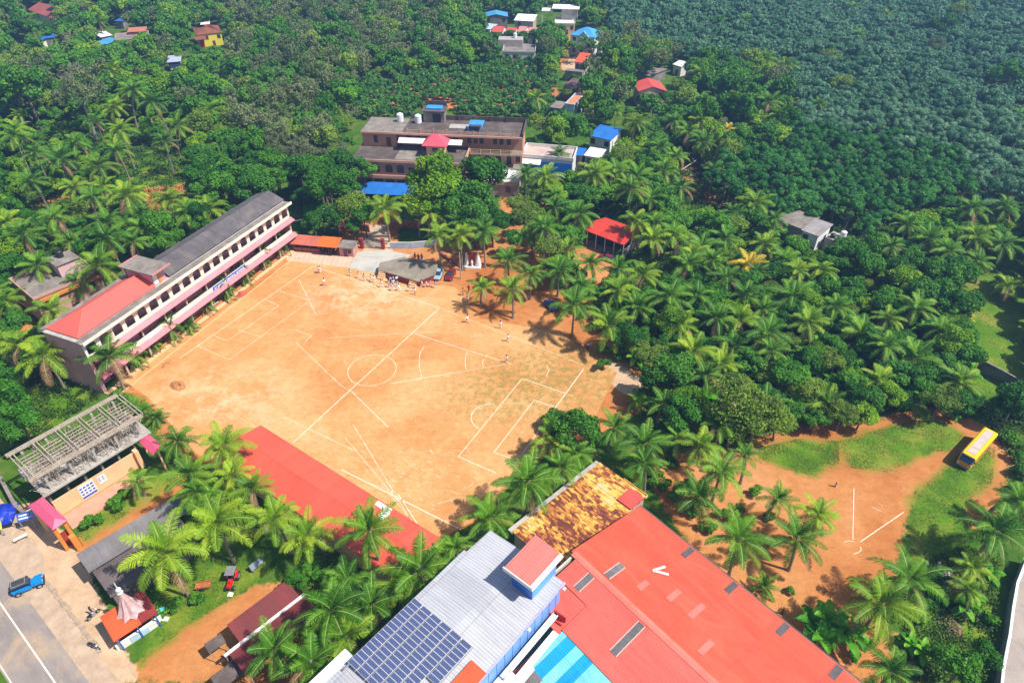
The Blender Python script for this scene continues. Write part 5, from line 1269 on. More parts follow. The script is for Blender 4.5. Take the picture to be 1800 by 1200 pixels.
# boundary wall pieces and the sheeted fence right of the gate
def wall_run(name, label, pts, h, t, mat, cap=None, cat="wall"):
    P = [at(*p)[:2] for p in pts]; T = thing(name, label, cat, (P[0][0], P[0][1], 0)); mb = MB(); mc = MB(); o_ = P[0]
    for a, b in zip(P[:-1], P[1:]):
        d = b - a; L = np.hypot(*d); n = np.array([-d[1], d[0]]) / L
        q = [a - n * t / 2 - o_, b - n * t / 2 - o_, b + n * t / 2 - o_, a + n * t / 2 - o_]; mb.prism([tuple(k) for k in q], 0, h)
        q = [a - n * (t / 2 + .04) - o_, b - n * (t / 2 + .04) - o_, b + n * (t / 2 + .04) - o_, a + n * (t / 2 + .04) - o_]; mc.prism([tuple(k) for k in q], h, h + .08)
    part("masonry", mb, mat, T); part("coping", mc, cap or mat, T); return T
wall_run("garden_wall", "low red-brown garden wall left of the entry path behind the gate", [(590, 408), (612, 402), (650, 408)], 1.4, .3, M_BRICKISH)
wall_run("garden_wall", "low red-brown garden wall right of the entry path behind the gate", [(684, 402), (712, 400), (745, 404)], 1.5, .3, M_BRICKISH)
T = wall_run("sheet_fence", "fence of pale blue-grey sheets right of the gate", [(686, 437), (724, 437), (757, 434), (790, 424)], 1.3, .08, paint("blue_grey_sheet", (.36, .46, .60), .5, .2, .5), M_WHITE, "fence")
wall_run("low_wall", "short laterite retaining wall curving beside the grotto statue", [(775, 448), (795, 462), (806, 468)], .6, .25, M_BRICKISH)
wall_run("low_wall", "short laterite wall right of the grotto statue", [(842, 466), (870, 470), (905, 472)], .6, .25, M_BRICKISH)
T = wall_run("boundary_wall", "dark stained boundary wall between the jungle and the meadow", [(1715, 650), (1750, 668), (1800, 697), (1860, 735)], 2.0, .2, paint("sooty_wall", (.16, .15, .16), .9, .3, .5), M_CONC)
wall_run("boundary_wall", "short dark wall with a pillar half hidden in the jungle", [(1618, 592), (1655, 612)], 1.6, .2, MATS["sooty_wall"], M_CONC)
T = wall_run("lane_wall", "white-topped compound wall curving along the lane at lower right", [(1796, 990), (1776, 1040), (1768, 1085), (1762, 1130), (1750, 1190), (1742, 1270)], 1.7, .16, paint("compound_wall", (.32, .32, .36), .8, .15, .6), M_WHITE)
# open-air stage
F4 = Fr((665, 486), (740, 500), 0, ang=-21.3)
T = thing("stage", "raised open-air stage with a cracked grey concrete top and red plinth", "stage", F4.o, F4.a)
pl = [(0, .2), (8.4, -.6), (10.2, 2.6), (9.0, 6.0), (2.2, 5.8), (-.9, 2.4)]
part("plinth", MB().prism([(a * .94 + .3, b * .9 + .3) for a, b in pl], 0, 1.15), paint("plinth_red", (.32, .05, .05), .8), T); part("deck", MB().prism(pl, 1.15, 1.3), weathered("deck_concrete", (.17, .14, .11), (.26, .215, .165), (.36, .30, .24), .4), T)
for sx, sg in ((.2, -1), (6.6, 1)):
    mb = MB()
    for i in range(4): mb.box(sx, sx + 1.3, -.9 + i * .26 + (-.25 if sx > 3 else .1), -.62 + i * .26 + (-.25 if sx > 3 else .1), 0, .3 + i * .28)
    part("steps", mb, M_PEACH, T)
q = F4.g(4.8, 6.9); T = thing("sand_heap", "small pale heap of gravel behind the stage", "gravel heap", (q[0], q[1], 0))
for i, (a, b, r_) in enumerate(((0, 0, 1.0), (1.3, -.4, .75))): part("heap", MB().lathe(a, b, [(r_, 0), (r_ * .8, .2), (r_ * .45, .5), (.05, .7)], 11), paint("pale_gravel", (.58, .54, .48), .95, .2, 3), T)
# grotto with a white robed statue
q = at(830, 470); T = thing("grotto_shrine", "white arched grotto shrine with a dark red niche under palms", "shrine", (q[0], q[1], 0), -.1)
part("base", MB().box(-1.6, 1.6, -.6, 1.0, 0, .35), M_WHITE, T); part("niche", MB().box(-.55, .55, .1, .8, .35, 2.7), paint("niche_red", (.25, .02, .03), .7), T)
part("side_drape", MB().lathe(-1.0, .3, [(.42, .35), (.36, 1.2), (.25, 2.2), (.12, 2.9)], 10), M_WHITE, T); part("side_drape", MB().lathe(1.1, .2, [(.62, .35), (.5, 1.2), (.3, 2.1), (.1, 3.0)], 10), M_WHITE, T)
part("statue", MB().lathe(0, -.15, [(.22, .35), (.2, .9), (.24, 1.25), (.1, 1.4), (.12, 1.55), (.02, 1.7)], 10), M_WHITE, T)

# ---------------------------------------------------------------- construction site
C = Fr((57, 843), (268, 720), 7.2); L = 13.2
T = C.thing("construction_building", "half-built block with bamboo formwork grid over a peach ground-floor wall", "construction site")
part("ground_wall", MB().box(.4, 10.2, .35, .5, 0, 2.6).box(10.2, 10.7, -.2, .6, 0, 2.9), M_PEACH, T); part("skirting", MB().box(.4, 10.2, .3, .345, 0, .12), M_ORANGE, T)
part("floor_slab", MB().box(0, 13.0, .1, 6.2, 4.0, 4.2), M_CONCL, T)
mb = MB()
for i in range(7):
    for y in (.9, 3.2, 5.8): part("lower_column", MB().box(.4 + i * 2.05, .65 + i * 2.05, y, y + .25, 0, 4.0), M_CONC, T)
for i in range(5): part("column", MB().box(1.0 + i * 2.7, 1.25 + i * 2.7, .5, .75, 4.2, 6.9), M_CONCL, T); part("column", MB().box(1.0 + i * 2.7, 1.25 + i * 2.7, 5.6, 5.85, 4.2, 6.9), M_CONCL, T)
mb = MB()
for a, b in ((0, .35), (6.0, 6.35)): mb.box(-.3, 12.9, a, a + .1, 6.95, 7.25); mb.box(-.3, 12.9, b - .1 + .1, b + .1, 6.95, 7.25)
for i in range(6): mb.box(-.1 + i * 2.55, 0 + i * 2.55, .46, 6.0, 6.9, 7.2); mb.box(.3 + i * 2.55, .4 + i * 2.55, .46, 6.0, 6.9, 7.2)
part("beam_forms", mb, M_WOOD, T)
rr = random.Random(2)
for b in range(5):
    mb = MB()
    for k in range(7):
        y = 1.0 + k * .62; mb.cyl((.45 + b * 2.55, y + rr.uniform(-.1, .1), 6.86), (2.4 + b * 2.55, y + rr.uniform(-.1, .1), 6.86), .05, n=5)
    part("slab_battens", mb, M_WOOD, T)
mb = MB()
for k in range(230):
    x, y = rr.uniform(0, 12.6), rr.uniform(.3, 6.0); mb.cyl((x, y, 4.2), (x + rr.uniform(-.35, .35), y + rr.uniform(-.3, .3), 6.9), .035, n=4)
part("bamboo_props", mb, M_WOOD, T)['kind'] = 'stuff'
mb = MB()
for k in range(260):
    x, y = rr.uniform(.1, 12.8), rr.uniform(.2, 6.0); a = rr.uniform(0, 3.14); l_ = rr.uniform(.3, 1.1); mb.cyl((x, y, 4.24 + rr.uniform(0, .12)), (x + math.cos(a) * l_, y + math.sin(a) * l_, 4.26 + rr.uniform(0, .15)), .04, n=4)
part("timber_litter", mb, M_WOOD, T)['kind'] = 'stuff'
part("sheet_pile", MB().box(11.6, 12.9, .4, 2.2, 4.2, 4.35).box(-.2, 1.3, 4.2, 6.0, 4.2, 4.8), M_CONCL, T)
for i, (x0, x1, z0, z1) in enumerate(((3.2, 5.0, .35, 2.5), (5.45, 6.4, 1.1, 2.3))):
    n = ob("notice_banner", MB().box(x0, x1, .28, .33, z0, z1).mesh("notice_banner", M_WHITE), T); n['label'] = ("large white and blue notice banner", "small white notice banner")[i]
    mb = MB(); w = x1 - x0; hh = z1 - z0
    if i == 0: mb.box(x0 + .06, x1 - .06, .26, .279, z0 + .12, z0 + .42)
    for k in range(3):
        for j in range(4 if i == 0 else 2): mb.box(x0 + .12 + j * w / (4.3 if i == 0 else 2.2), x0 + .12 + j * w / (4.3 if i == 0 else 2.2) + w * .16, .262, .279, z0 + hh * (.3 + k * .22), z0 + hh * (.3 + k * .22) + hh * .11)
    part("print", mb, M_SIGNB, n)
F5 = Fr((58, 884), (100, 925), 4.2); 
T = F5.thing("gatehouse", "entrance gate with an elongated pink hipped roof on orange pillars", "gatehouse")
mb = MB(); hip(mb, -.1, 5.5, -.5, 1.1, 4.2, 4.75, .8); part("roof", mb, paint("hot_pink", (.72, .10, .20), .5, .05), T)
for x in (.5, 5.0):
    for y in (-.3, .8): part("pillar", MB().box(x - .18, x + .18, y - .18, y + .18, 0, 4.15), M_ORANGE if x > 2 else M_PEACH, T)
part("gate_panel", MB().box(4.6, 4.66, -.2, .7, 0, 2.4).box(4.9, 6.0, .9, 1.0, 0, 1.6), paint("gate_red", (.35, .05, .03), .6), T); part("orange_pier", MB().box(5.5, 6.1, .3, .9, 0, 2.2), M_ORANGE, T)
F6 = Fr((236, 762), (272, 795), 3.6); T = F6.thing("pink_canopy", "steep hot pink canopy at the far end of the construction site", "canopy")
mb = MB(); gable(mb, -.3, 5.3, -.35, 1.15, 3.6, 4.15); part("roof", mb, MATS["hot_pink"], T)
for x in (0, 4.9): part("post", MB().box(x, x + .2, .3, .5, 0, 3.6), M_PEACH, T)
# blue signboards and tarpaulin by the road corner
def board(label, px, py, w, h, z, rz, mat, tilt=.6, marks=True, name="signboard"):
    q = at(px, py); T = thing(name, label, "signboard", (q[0], q[1], 0), rz)
    for x in (-w * .4, w * .4): part("leg", MB().cyl((x, 0, 0), (x, 0, z), .05, n=6), M_STEEL, T)
    c, s = math.cos(tilt), math.sin(tilt); mb = MB(); mb.add([(-w / 2, 0, z), (w / 2, 0, z), (w / 2, h * s, z + h * c), (-w / 2, h * s, z + h * c), (-w / 2, .08, z - .05), (w / 2, .08, z - .05), (w / 2, h * s + .08, z + h * c - .05), (-w / 2, h * s + .08, z + h * c - .05)], [(0, 1, 2, 3), (7, 6, 5, 4), (0, 4, 5, 1), (3, 2, 6, 7), (0, 3, 7, 4), (1, 5, 6, 2)]); p_ = part("panel", mb, mat, T)
    if marks:
        mb = MB()
        for k, (u0, u1) in enumerate(((.1, .9), (.15, .85))):
            a, b = .25 + k * .35, .42 + k * .35
            mb.add([(-w / 2 + w * u0, h * s * a - .012, z + h * c * a + .012), (-w / 2 + w * u1, h * s * a - .012, z + h * c * a + .012), (-w / 2 + w * u1, h * s * b - .012, z + h * c * b + .012), (-w / 2 + w * u0, h * s * b - .012, z + h * c * b + .012)], [(0, 1, 2, 3)])
        part("print", mb, M_WHITE, p_)
    return T
board("blue roadside signboard with two white lines left of the pink gate", 55, 930, 1.5, 1.0, 1.6, .35, M_SIGNB)
board("lilac-blue signboard beside the pink gate roof", 74, 926, 1.3, 1.0, 1.7, .1, paint("lilac_board", (.24, .22, .62), .5), marks=False)
board("yellow and white small board at the left edge of the road", 3, 942, 1.0, .9, 1.2, .2, paint("yellow_board", (.75, .70, .12), .5), marks=False)
board("small grey-blue board leaning in the shade beside the red tractor", 455, 1000, 1.5, .7, .5, .9, paint("grey_blue_board", (.20, .24, .32), .6), marks=False)
q = at(8, 915); T = thing("tarpaulin_tent", "dark blue tarpaulin tent at the left edge by the road", "tent", (q[0], q[1], 0), .3)
mb = MB(); P_ = [[(-2.2 + i * .55, -1.6 + j * .5, 1.5 + .35 * math.sin(i * .9) * math.cos(j * .8) - .12 * abs(i - 4)) for i in range(8)] for j in range(7)]
vv = [p for r in P_ for p in r]; mb.add(vv, [(j * 8 + i, j * 8 + i + 1, (j + 1) * 8 + i + 1, (j + 1) * 8 + i) for j in range(6) for i in range(7)]); mb.add([(a, b, c - .03) for a, b, c in vv], [(j * 8 + i, (j + 1) * 8 + i, (j + 1) * 8 + i + 1, j * 8 + i + 1) for j in range(6) for i in range(7)])
part("sheet", mb, paint("tarp_blue", (.012, .04, .42), .35, .25, 1.5), T)
for x, y in ((-2, -1.4), (1.5, -1.4), (-2, 1.2), (1.5, 1.2)): part("pole", MB().cyl((x, y, 0), (x, y, 1.4), .05, n=6), M_WOOD, T)
q = at(38, 948); T = thing("bench", "low plank bench on the sandy verge below the blue signboard", "bench", (q[0], q[1], 0), .7); part("seat", MB().box(-.7, .7, -.2, .2, .4, .46), M_CREAM, T); part("leg", MB().box(-.6, -.5, -.18, .18, 0, .4), M_CONC, T); part("leg", MB().box(.5, .6, -.18, .18, 0, .4), M_CONC, T)
wall_run("site_wall", "broken low concrete wall at the left end of the construction site", [(8, 850), (35, 900), (50, 912)], 1.3, .3, M_CONC)

# ---------------------------------------------------------------- grey tin building and shrine
F7 = Fr((137, 972), (157, 1000), 3.4); 
T = F7.thing("roadside_shop_building", "long weathered grey tin-roofed shop building beside the road", "building")
a = math.radians(0); LT = 2.9
mb = MB(); mb.slab([(-.1, -.2, 3.3), (LT, -.2, 3.0), (LT + .3, 10.8, 3.0), (.3, 10.8, 3.3)]); part("upper_roof", mb, tin("pale_grey_tin", (.22, .20, .20), .25, 'Y', .8, .15, 1.2, dirt=(.20, .17, .16), dirt_amt=.5), T)
part("lower_roof", MB().slab([(LT - .2, .1, 2.6), (LT + 4.0, .1, 2.35), (LT + 4.2, 9.6, 2.35), (LT - .1, 9.6, 2.6)]), paint("tar_roof", (.13, .10, .10), .85, .2, .4, (.24, .18, .15), .6), T)
mb = MB(); mb.box(0, LT + 3.8, .3, .45, 0, 2.25); mb.box(.2, .35, .45, 10.4, 0, 2.9); mb.box(.35, 2.8, .3, .45, 2.25, 2.95); mb.box(LT + 3.65, LT + 3.8, .45, 9.2, 0, 2.2); part("wall", mb, paint("dark_shop_wall", (.22, .18, .17), .9, .2), T)  # walls in one dark grey-brown with random tone
part("shutter", MB().box(.6, 2.6, .22, .29, .1, 2.2).box(3.2, 5.4, .22, .29, .1, 2.1), M_CONCD, T)
F8 = Fr((205, 1095), (258, 1070), 3.0)
q = at(222, 1078, 0); T = thing("shrine_building", "little roadside shrine with an orange-red roof and pink fluted spire", "shrine", (*F8.g(1.6, .2), 0), math.radians(-30))
E1 = np.array(at(200, 1128, 2.2)[:2]); W1 = np.array(at(168, 1092, 2.4)[:2]); N1 = np.array(at(253, 1038, 2.4)[:2]); X1_ = np.array(at(278, 1077, 2.2)[:2])
T.location = (E1[0], E1[1], 0); dv = X1_ - E1; T.rotation_euler = (0, 0, math.atan2(dv[1], dv[0])); LL = float(np.hypot(*dv)); wv = W1 - E1; WW = float(abs(-dv[1] / LL * wv[0] + dv[0] / LL * wv[1]))
M_SR = tin("shrine_red", (.78, .11, .03), .25, 'X', .5, .05, 1.2); M_SM = tin("shrine_maroon", (.30, .035, .03), .25, 'X', .5, .05, 1.2)
part("roof", MB().slab([(0, 0, 2.2), (LL * .62, 0, 2.2), (LL * .62, WW, 2.7), (0, WW, 2.7)]), M_SR, T); part("rear_roof", MB().slab([(LL * .62 + .02, .0, 2.25), (LL, 0, 2.25), (LL, WW, 2.75), (LL * .62 + .02, WW, 2.75)]), M_SM, T)
mb = MB(); mb.box(.3, LL - .3, .35, .45, 0, .9); mb.box(.3, LL - .3, WW - .4, WW - .3, 0, 2.4); mb.box(.2, .3, .35, WW - .3, 0, 2.1); part("wall", mb, M_WHITE, T); part("blue_panel", MB().box(1.2, 3.0, .28, .34, .2, .95), MATS["pale_blue_wall"], T)
for x in (.3, LL * .5, LL - .4): part("post", MB().box(x, x + .12, .1, .22, 0, 2.15), M_SIGNB, T)
cx, cy = LL * .58, WW * .62; mb = MB(); ns_ = 16; rings = [(1.25, 2.6), (.95, 3.0), (.68, 3.6), (.46, 4.3), (.30, 5.0), (.2, 5.5)]
vv = []
for r_, z_ in rings:
    for i in range(ns_): w = 2 * math.pi * i / ns_; k = (1.14 if i % 2 == 0 else .86) if r_ > .4 else 1; vv.append((cx + r_ * k * math.cos(w), cy + r_ * k * math.sin(w), z_ - (.18 if (i % 2 == 0 and r_ > 1) else 0)))
mb.add(vv, [(k * ns_ + i, k * ns_ + (i + 1) % ns_, (k + 1) * ns_ + (i + 1) % ns_, (k + 1) * ns_ + i) for k in range(len(rings) - 1) for i in range(ns_)] + [tuple(range((len(rings) - 1) * ns_, len(rings) * ns_)), tuple(range(ns_))[::-1]])
sp_ = part("spire", mb, weathered("pink_marble", (.45, .26, .27), (.62, .42, .42), (.76, .62, .60), 1.6, .5), T)
part("finial", MB().lathe(cx, cy, [(.2, 5.5), (.3, 5.62), (.16, 5.75), (.24, 5.95), (.27, 6.1), (.2, 6.25), (.06, 6.35), (.04, 7.2), (.005, 7.3)], 12), M_WHITE, sp_)
wall_run("shrine_wall", "low pink-white wall before the little roadside shrine", [(207, 1142), (240, 1120), (286, 1088)], .7, .12, M_WHITE)
q = at(284, 1085); T = thing("turquoise_table", "turquoise table beside the shrine wall", "table", (q[0] - .4, q[1] + .2, 0), .6); part("top", MB().box(-.9, .9, -.25, .25, .7, .75), paint("turquoise", (.12, .55, .55), .5), T); part("leg", MB().box(-.8, -.7, -.2, .2, 0, .7), M_STEEL, T); part("leg", MB().box(.7, .8, -.2, .2, 0, .7), M_STEEL, T)

# ---------------------------------------------------------------- maroon sheds
F9 = Fr((398, 1150), (537, 1043), 2.6)
def shed(label, y0, y1, x0, x1, z0, z1, notch=None):
    T = thing("maroon_shed", label, "shed", F9.o, F9.a)
    mb = MB(); mb.slab([(x0, y0, z0), (x1, y0, z0), (x1, y1, z1), (x0, y1, z1)]); part("roof", mb, M_MARTIN, T)
    zz_ = min(z0, z1) - .1; xs = (x0 + .3, (x0 + x1) / 2, x1 - .4)
    ya, yb = min(y0, y1) + .2, max(y0, y1) - .2
    mb = MB(); mb.box(x0 + .3, x1 - .3, yb - .1, yb, 0, zz_); mb.box(x1 - .4, x1 - .3, ya, yb - .1, 0, zz_); part("wall", mb, M_BRICKISH, T)
    for x in xs: part("post", MB().box(x, x + .1, ya, ya + .1, 0, zz_), M_WOOD, T)
    return T
shed("maroon tin shed on the left of the white gutter", .12, 2.5, 1.5, 8.2, 2.5, 3.0)
shed("maroon tin shed under palms on the right of the white gutter", -3.4, -.12, .2, 8.6, 3.1, 2.5)
T = thing("rain_gutter", "long white rain gutter between the two maroon sheds", "gutter", F9.o, F9.a); part("trough", MB().box(-.2, 8.7, -.12, .12, 2.52, 2.62).box(-.2, 8.7, -.14, -.10, 2.62, 2.72).box(-.2, 8.7, .10, .14, 2.62, 2.72), M_WHITE, T); part("post", MB().cyl((-.1, 0, 0), (-.1, 0, 2.5), .05, n=6), M_STEEL, T)
for (px, py, w, d, rz, lab) in ((378, 1130, 1.7, 1.1, .75, "small dark grey awning at the end of the left maroon shed"), (400, 1185, 2.6, 1.6, .75, "dark grey sheet awning below the right maroon shed")):
    q = at(px, py, 1.9); T = thing("awning", lab, "awning", (q[0], q[1], 0), rz); part("sheet", MB().slab([(-w / 2, -d / 2, 1.8), (w / 2, -d / 2, 1.8), (w / 2, d / 2, 2.05), (-w / 2, d / 2, 2.05)]), M_CONCD, T)
    for x in (-w / 2 + .1, w / 2 - .1): part("post", MB().cyl((x, -d / 2 + .05, 0), (x, -d / 2 + .05, 1.78), .04, n=6), M_WOOD, T)

# ---------------------------------------------------------------- long red roof beside the playground
G = Fr((775, 945), (460, 747), 3.4)
T = G.thing("long_red_shed", "long classroom shed with a coral red tin roof along the playground", "shed"); LG = G.L + .2
mb = MB(); mb.slab([(0, 3.2, 4.0), (0, 0, 3.3), (LG, 0, 3.3), (LG, 3.2, 4.0)]); mb.slab([(0, 6.6, 3.2), (0, 3.2, 4.0), (LG, 3.2, 4.0), (LG, 6.6, 3.2)]); part("roof", mb, tin("coral_tin", (.80, .115, .065), .25, 'X', .5, .05, 1.5, dirt=(.55, .13, .10), dirt_amt=.3), T)
mb = MB(); mb.box(.4, LG - .4, .3, .45, 0, 3.2); mb.box(.4, LG - .4, 6.2, 6.35, 0, 3.0); mb.box(.3, .4, .3, 6.35, 0, 3.1); mb.box(LG - .4, LG - .3, .3, 6.35, 0, 3.1); part("wall", mb, M_PEACH, T)
for i in range(10): win(T, 1.6 + i * 2.8, 2.6 + i * 2.8, .3, 1.2, 2.3)
a, b = G.l(690, 897, 3.6), G.l(672, 882, 3.6)
part("patch_sheet", MB().box(6.9, 9.1, .25, .9, 3.42, 3.5).box(6.6, 7.4, .9, 2.2, 3.6, 3.86), M_WHITE, T, "white sheet patch on the eave")
# ---------------------------------------------------------------- rusty roof
U = Fr((983, 1007), (1137, 872), 4.4); LU = U.L
T = U.thing("rusty_shed", "shed with a patchy rust-brown and yellow sheet roof", "shed")
m, t, p = nt("rusty_yellow")
tc = t.nodes.new("ShaderNodeTexCoord"); mp = t.nodes.new("ShaderNodeMapping"); mp.inputs["Scale"].default_value = (1.5, .9, 1); t.links.new(tc.outputs["Object"], mp.inputs[0])
vr = t.nodes.new("ShaderNodeTexVoronoi"); vr.distance = 'CHEBYCHEV'; vr.inputs["Scale"].default_value = 2.2; vr.inputs["Randomness"].default_value = .55; t.links.new(mp.outputs[0], vr.inputs["Vector"])
sx = t.nodes.new("ShaderNodeSeparateColor"); t.links.new(vr.outputs["Color"], sx.inputs[0])
big = noise(t, .30, 4, .55, stretch=(1, .6, 1)); st_ = noise(t, 1.6, 8, .8, stretch=(3.2, .35, 1), dist=.5); fine = noise(t, 6, 4, .7)
f = math2(t, 'ADD', math2(t, 'MULTIPLY', sx.outputs[0], .30), math2(t, 'MULTIPLY', big, 1.0)); f = math2(t, 'ADD', f, math2(t, 'MULTIPLY', math2(t, 'SUBTRACT', st_, .5), 1.0)); f = math2(t, 'ADD', f, math2(t, 'MULTIPLY', math2(t, 'SUBTRACT', fine, .5), .35))
c = ramp(t, f, [(.48, (.13, .03, .015)), (.56, (.24, .055, .02)), (.62, (.40, .12, .03)), (.70, (.66, .30, .04)), (.84, (.80, .50, .08)), (.97, (.60, .46, .32))])
s2 = t.nodes.new("ShaderNodeSeparateXYZ"); t.links.new(tc.outputs["Object"], s2.inputs[0])
k = math2(t, 'LESS_THAN', math2(t, 'FRACT', math2(t, 'DIVIDE', s2.outputs[0], 1.15)), .07); c = mixc(t, math2(t, 'MULTIPLY', k, .55), c, (.10, .03, .02))
t.links.new(c, p.inputs["Base Color"]); p.inputs["Roughness"].default_value = .8; MATS["rusty_yellow"] = m
mb = MB(); nst = 9
for i in range(nst):
    x0, x1 = LU * i / nst, LU * (i + 1) / nst; mb.slab([(x0, 0, 4.38), (x1 - .04, 0, 4.5), (x1 - .04, 7.0, 4.5), (x0, 7.0, 4.38)], .06)
part("roof", mb, m, T)
part("roof_edge", MB().box(-.1, LU, 6.9, 7.6, 4.0, 4.3), M_CONCL, T); mb = MB(); mb.box(.2, LU - .2, .2, .35, 0, 4.25); mb.box(.2, LU - .2, 6.7, 6.85, 0, 4.0); mb.box(.2, .35, .35, 6.7, 0, 4.2); mb.box(LU - .35, LU - .2, .35, 6.7, 0, 4.2); part("wall", mb, M_TANW, T)
part("red_patch", MB().slab([(LU - 2.9, .0, 4.6), (LU - .5, 0, 4.6), (LU - .5, 2.0, 4.6), (LU - 2.9, 2.0, 4.6)]), M_RED, T)
part("yellow_trim", MB().box(LU, LU + .08, -.1, 3.4, 4.35, 4.62).box(LU - .4, LU, -.12, -.02, 4.35, 4.62), paint("trim_yellow", (.75, .42, .08), .6), T)

# ---------------------------------------------------------------- big red hall
R = Fr((1125, 888), (1515, 1200), 6.0); T = R.thing("red_hall", "big hall under a wide orange-red ribbed tin roof with grey skylights", "hall"); LR = 34.0
RW, LW, zE, zR = 10.6, 9.5, 6.0, 7.6       # ridge at y=-RW (to the left of the right-hand eave)
M_HR = tin("hall_red", (.80, .098, .045), .25, 'Y', .5, .07, 2.6, dirt=(.76, .17, .11), dirt_amt=.5, rib=.07, seam_col=(.50, .07, .05))
M_HC = tin("hall_coral", (.78, .135, .095), .25, 'Y', .5, .04, 2.4, dirt=(.80, .19, .15), dirt_amt=.4, rib=.09, seam_col=(.55, .10, .08))
mb = MB(); mb.slab([(LR, 0, zE), (0, 0, zE), (0, -RW, zR), (LR, -RW, zR)], .1); part("right_roof", mb, M_HR, T)
mb = MB(); mb.slab([(LR, -RW, zR), (.9, -RW, zR), (.9, -RW - 2.9, zR - .4), (LR, -RW - 2.9, zR - .4)], .1); mb.slab([(LR, -RW - 2.9, zR - .4), (5.0, -RW - 2.9, zR - .4), (5.0, -RW - 6.1, zR - .95), (LR, -RW - 6.1, zR - .95)], .1)
mb.slab([(4.96, -RW - 2.94, zR - .42), (1.0, -RW - 2.94, zR - .55), (1.0, -RW - 6.6, zR - 1.1), (4.96, -RW - 6.6, zR - 1.05)], .1); part("left_roof", mb, M_HC, T)
part("ridge_cap", MB().prof([(-RW + .35, zR + .0), (-RW + .35, zR - .04), (-RW - .35, zR - .04), (-RW - .35, zR), (-RW, zR + .09)], .3, LR), paint("cap_coral", (.80, .18, .13), .5), T)
part("eave_gutter", MB().box(0, LR, .02, .2, zE - .25, zE - .05), M_CONCD, T)
mb = MB(); mb.box(.3, LR, -.45, -.3, 0, zE - .12); mb.prof([(-.3, 0), (-RW, 0), (-RW - 6, 0), (-RW - 6, zR - 1.1), (-RW, zR - .15), (-.3, zE - .1)], .3, .5); part("wall", mb, paint("hall_wall", (.60, .52, .45), .8), T)
M_SKYL = tin("skylight_sheet", (.16, .15, .15), .25, 'Y', .4, .15, 0, dirt=(.3, .28, .26), dirt_amt=.6)
def zroof(y): return zE + (zR - zE) * (-y / RW) if y > -RW else (zR - .138 * (-RW - y) if y > -RW - 2.9 else zR - .4 - .172 * (-RW - 2.9 - y))
def skyl(x0, x1, y0, y1, mat=M_SKYL, lab=None, fr=True):
    for nme, e, mt, dz in (("skylight", 0, mat, .035),): 
        f_ = part(nme, MB().slab([(x1, y1, zroof(y1) + dz), (x0, y1, zroof(y1) + dz), (x0, y0, zroof(y0) + dz), (x1, y0, zroof(y0) + dz)], .03), mt, T)
        if fr:
            mb = MB()
            for a, b, c, d in ((x0 - .1, x0, y0, y1), (x1, x1 + .1, y0, y1)): mb.slab([(b, d, zroof(d) + dz + .01), (a, d, zroof(d) + dz + .01), (a, c, zroof(c) + dz + .01), (b, c, zroof(c) + dz + .01)], .04)
            part("frame", mb, paint("frame_pinkish", (.62, .40, .36), .6), f_)
for (px, py) in ((1066 + 20, 1003),):
    pass
for (a, b, wd) in (((1065, 1015), (1095, 993), 1), ((1012, 1035), (1040, 1015), 1), ((1075, 1143), (1130, 1102), 1)):
    z_ = 7.2; xa, ya = R.l(*a, z_); xb, yb = R.l(*b, z_); xm = (xa + xb) / 2; skyl(xm - .33, xm + .33, min(ya, yb), max(ya, yb))
for (px, py) in ((1212, 968), (1288, 1030), (1378, 1103), (1470, 1180)):
    x_, y_ = R.l(px, py, 6.1); skyl(x_ - .32, x_ + .32, -1.75, -.1, paint("dark_skylight", (.10, .085, .09), .6, .2), fr=False)
for (px, py, l1) in ((1225, 1072, 2.2), (1185, 1045, 1.8), (1130, 1030, 1.4), (1240, 1140, 1.9)):
    x_, y_ = R.l(px, py, 7.0); skyl(x_ - .3, x_ + .3, y_ - l1 / 2, y_ + l1 / 2, paint("faded_pink_sheet", (.80, .17, .13), .5), fr=False)
# white arrow-shaped mark painted on the roof
x0_, y0_ = R.l(1148, 1002, 6.9); xa, ya = R.l(1170, 993, 6.9); xb, yb = R.l(1176, 1008, 6.9)
mb = MB()
for (p0, p1) in (((x0_, y0_), (xa, ya)), ((x0_, y0_), (xb, yb))):
    d = np.array(p1) - np.array(p0); n = np.array([-d[1], d[0]]) / np.hypot(*d) * .13; q_ = [np.array(p0) - n, np.array(p1) - n, np.array(p1) + n, np.array(p0) + n]
    mb.slab([(c_[0], c_[1], zroof(c_[1]) + .05 + (.01 if p1[0] == xb else 0)) for c_ in q_], .02)
part("white_mark", mb, paint("pure_white", (.86, .86, .86), .6), T, "white V-shaped mark on the roof")
# cyan and blue translucent sheets over the lower roof
c1, c2 = R.l(985, 1110, 6.1), R.l(915, 1180, 5.7); mb = MB(); m2 = MB(); m3 = MB()
xx = 5.1; yA, yB = -RW - 6.15, -RW - 12.3
cyan = tin("cyan_sheet", (.20, .62, .74), .25, 'Y', .35, .05, 1.3, rib=.06, dirt=(.35, .62, .68), dirt_amt=.4); blu = tin("azure_sheet", (.015, .36, .76), .25, 'Y', .35, .05, 1.3, rib=.06)
def zl(y): return 6.62 - .14 * (-RW - 6.15 - y)
for i, (x0, x1, k) in enumerate(((5.1, 5.75, 'c2'), (5.75, 6.9, 'b'), (6.9, 7.9, 'c'), (7.9, 9.0, 'b'), (9.0, 20, 'c'))):
    ye = yB if k != 'b' or i < 3 else yB
    (m2 if k == 'b' else mb).slab([(x1, yA, zl(yA)), (x0, yA, zl(yA)), (x0, ye, zl(ye)), (x1, ye, zl(ye))], .08)
part("cyan_sheets", mb, cyan, T); part("azure_sheets", m2, blu, T)
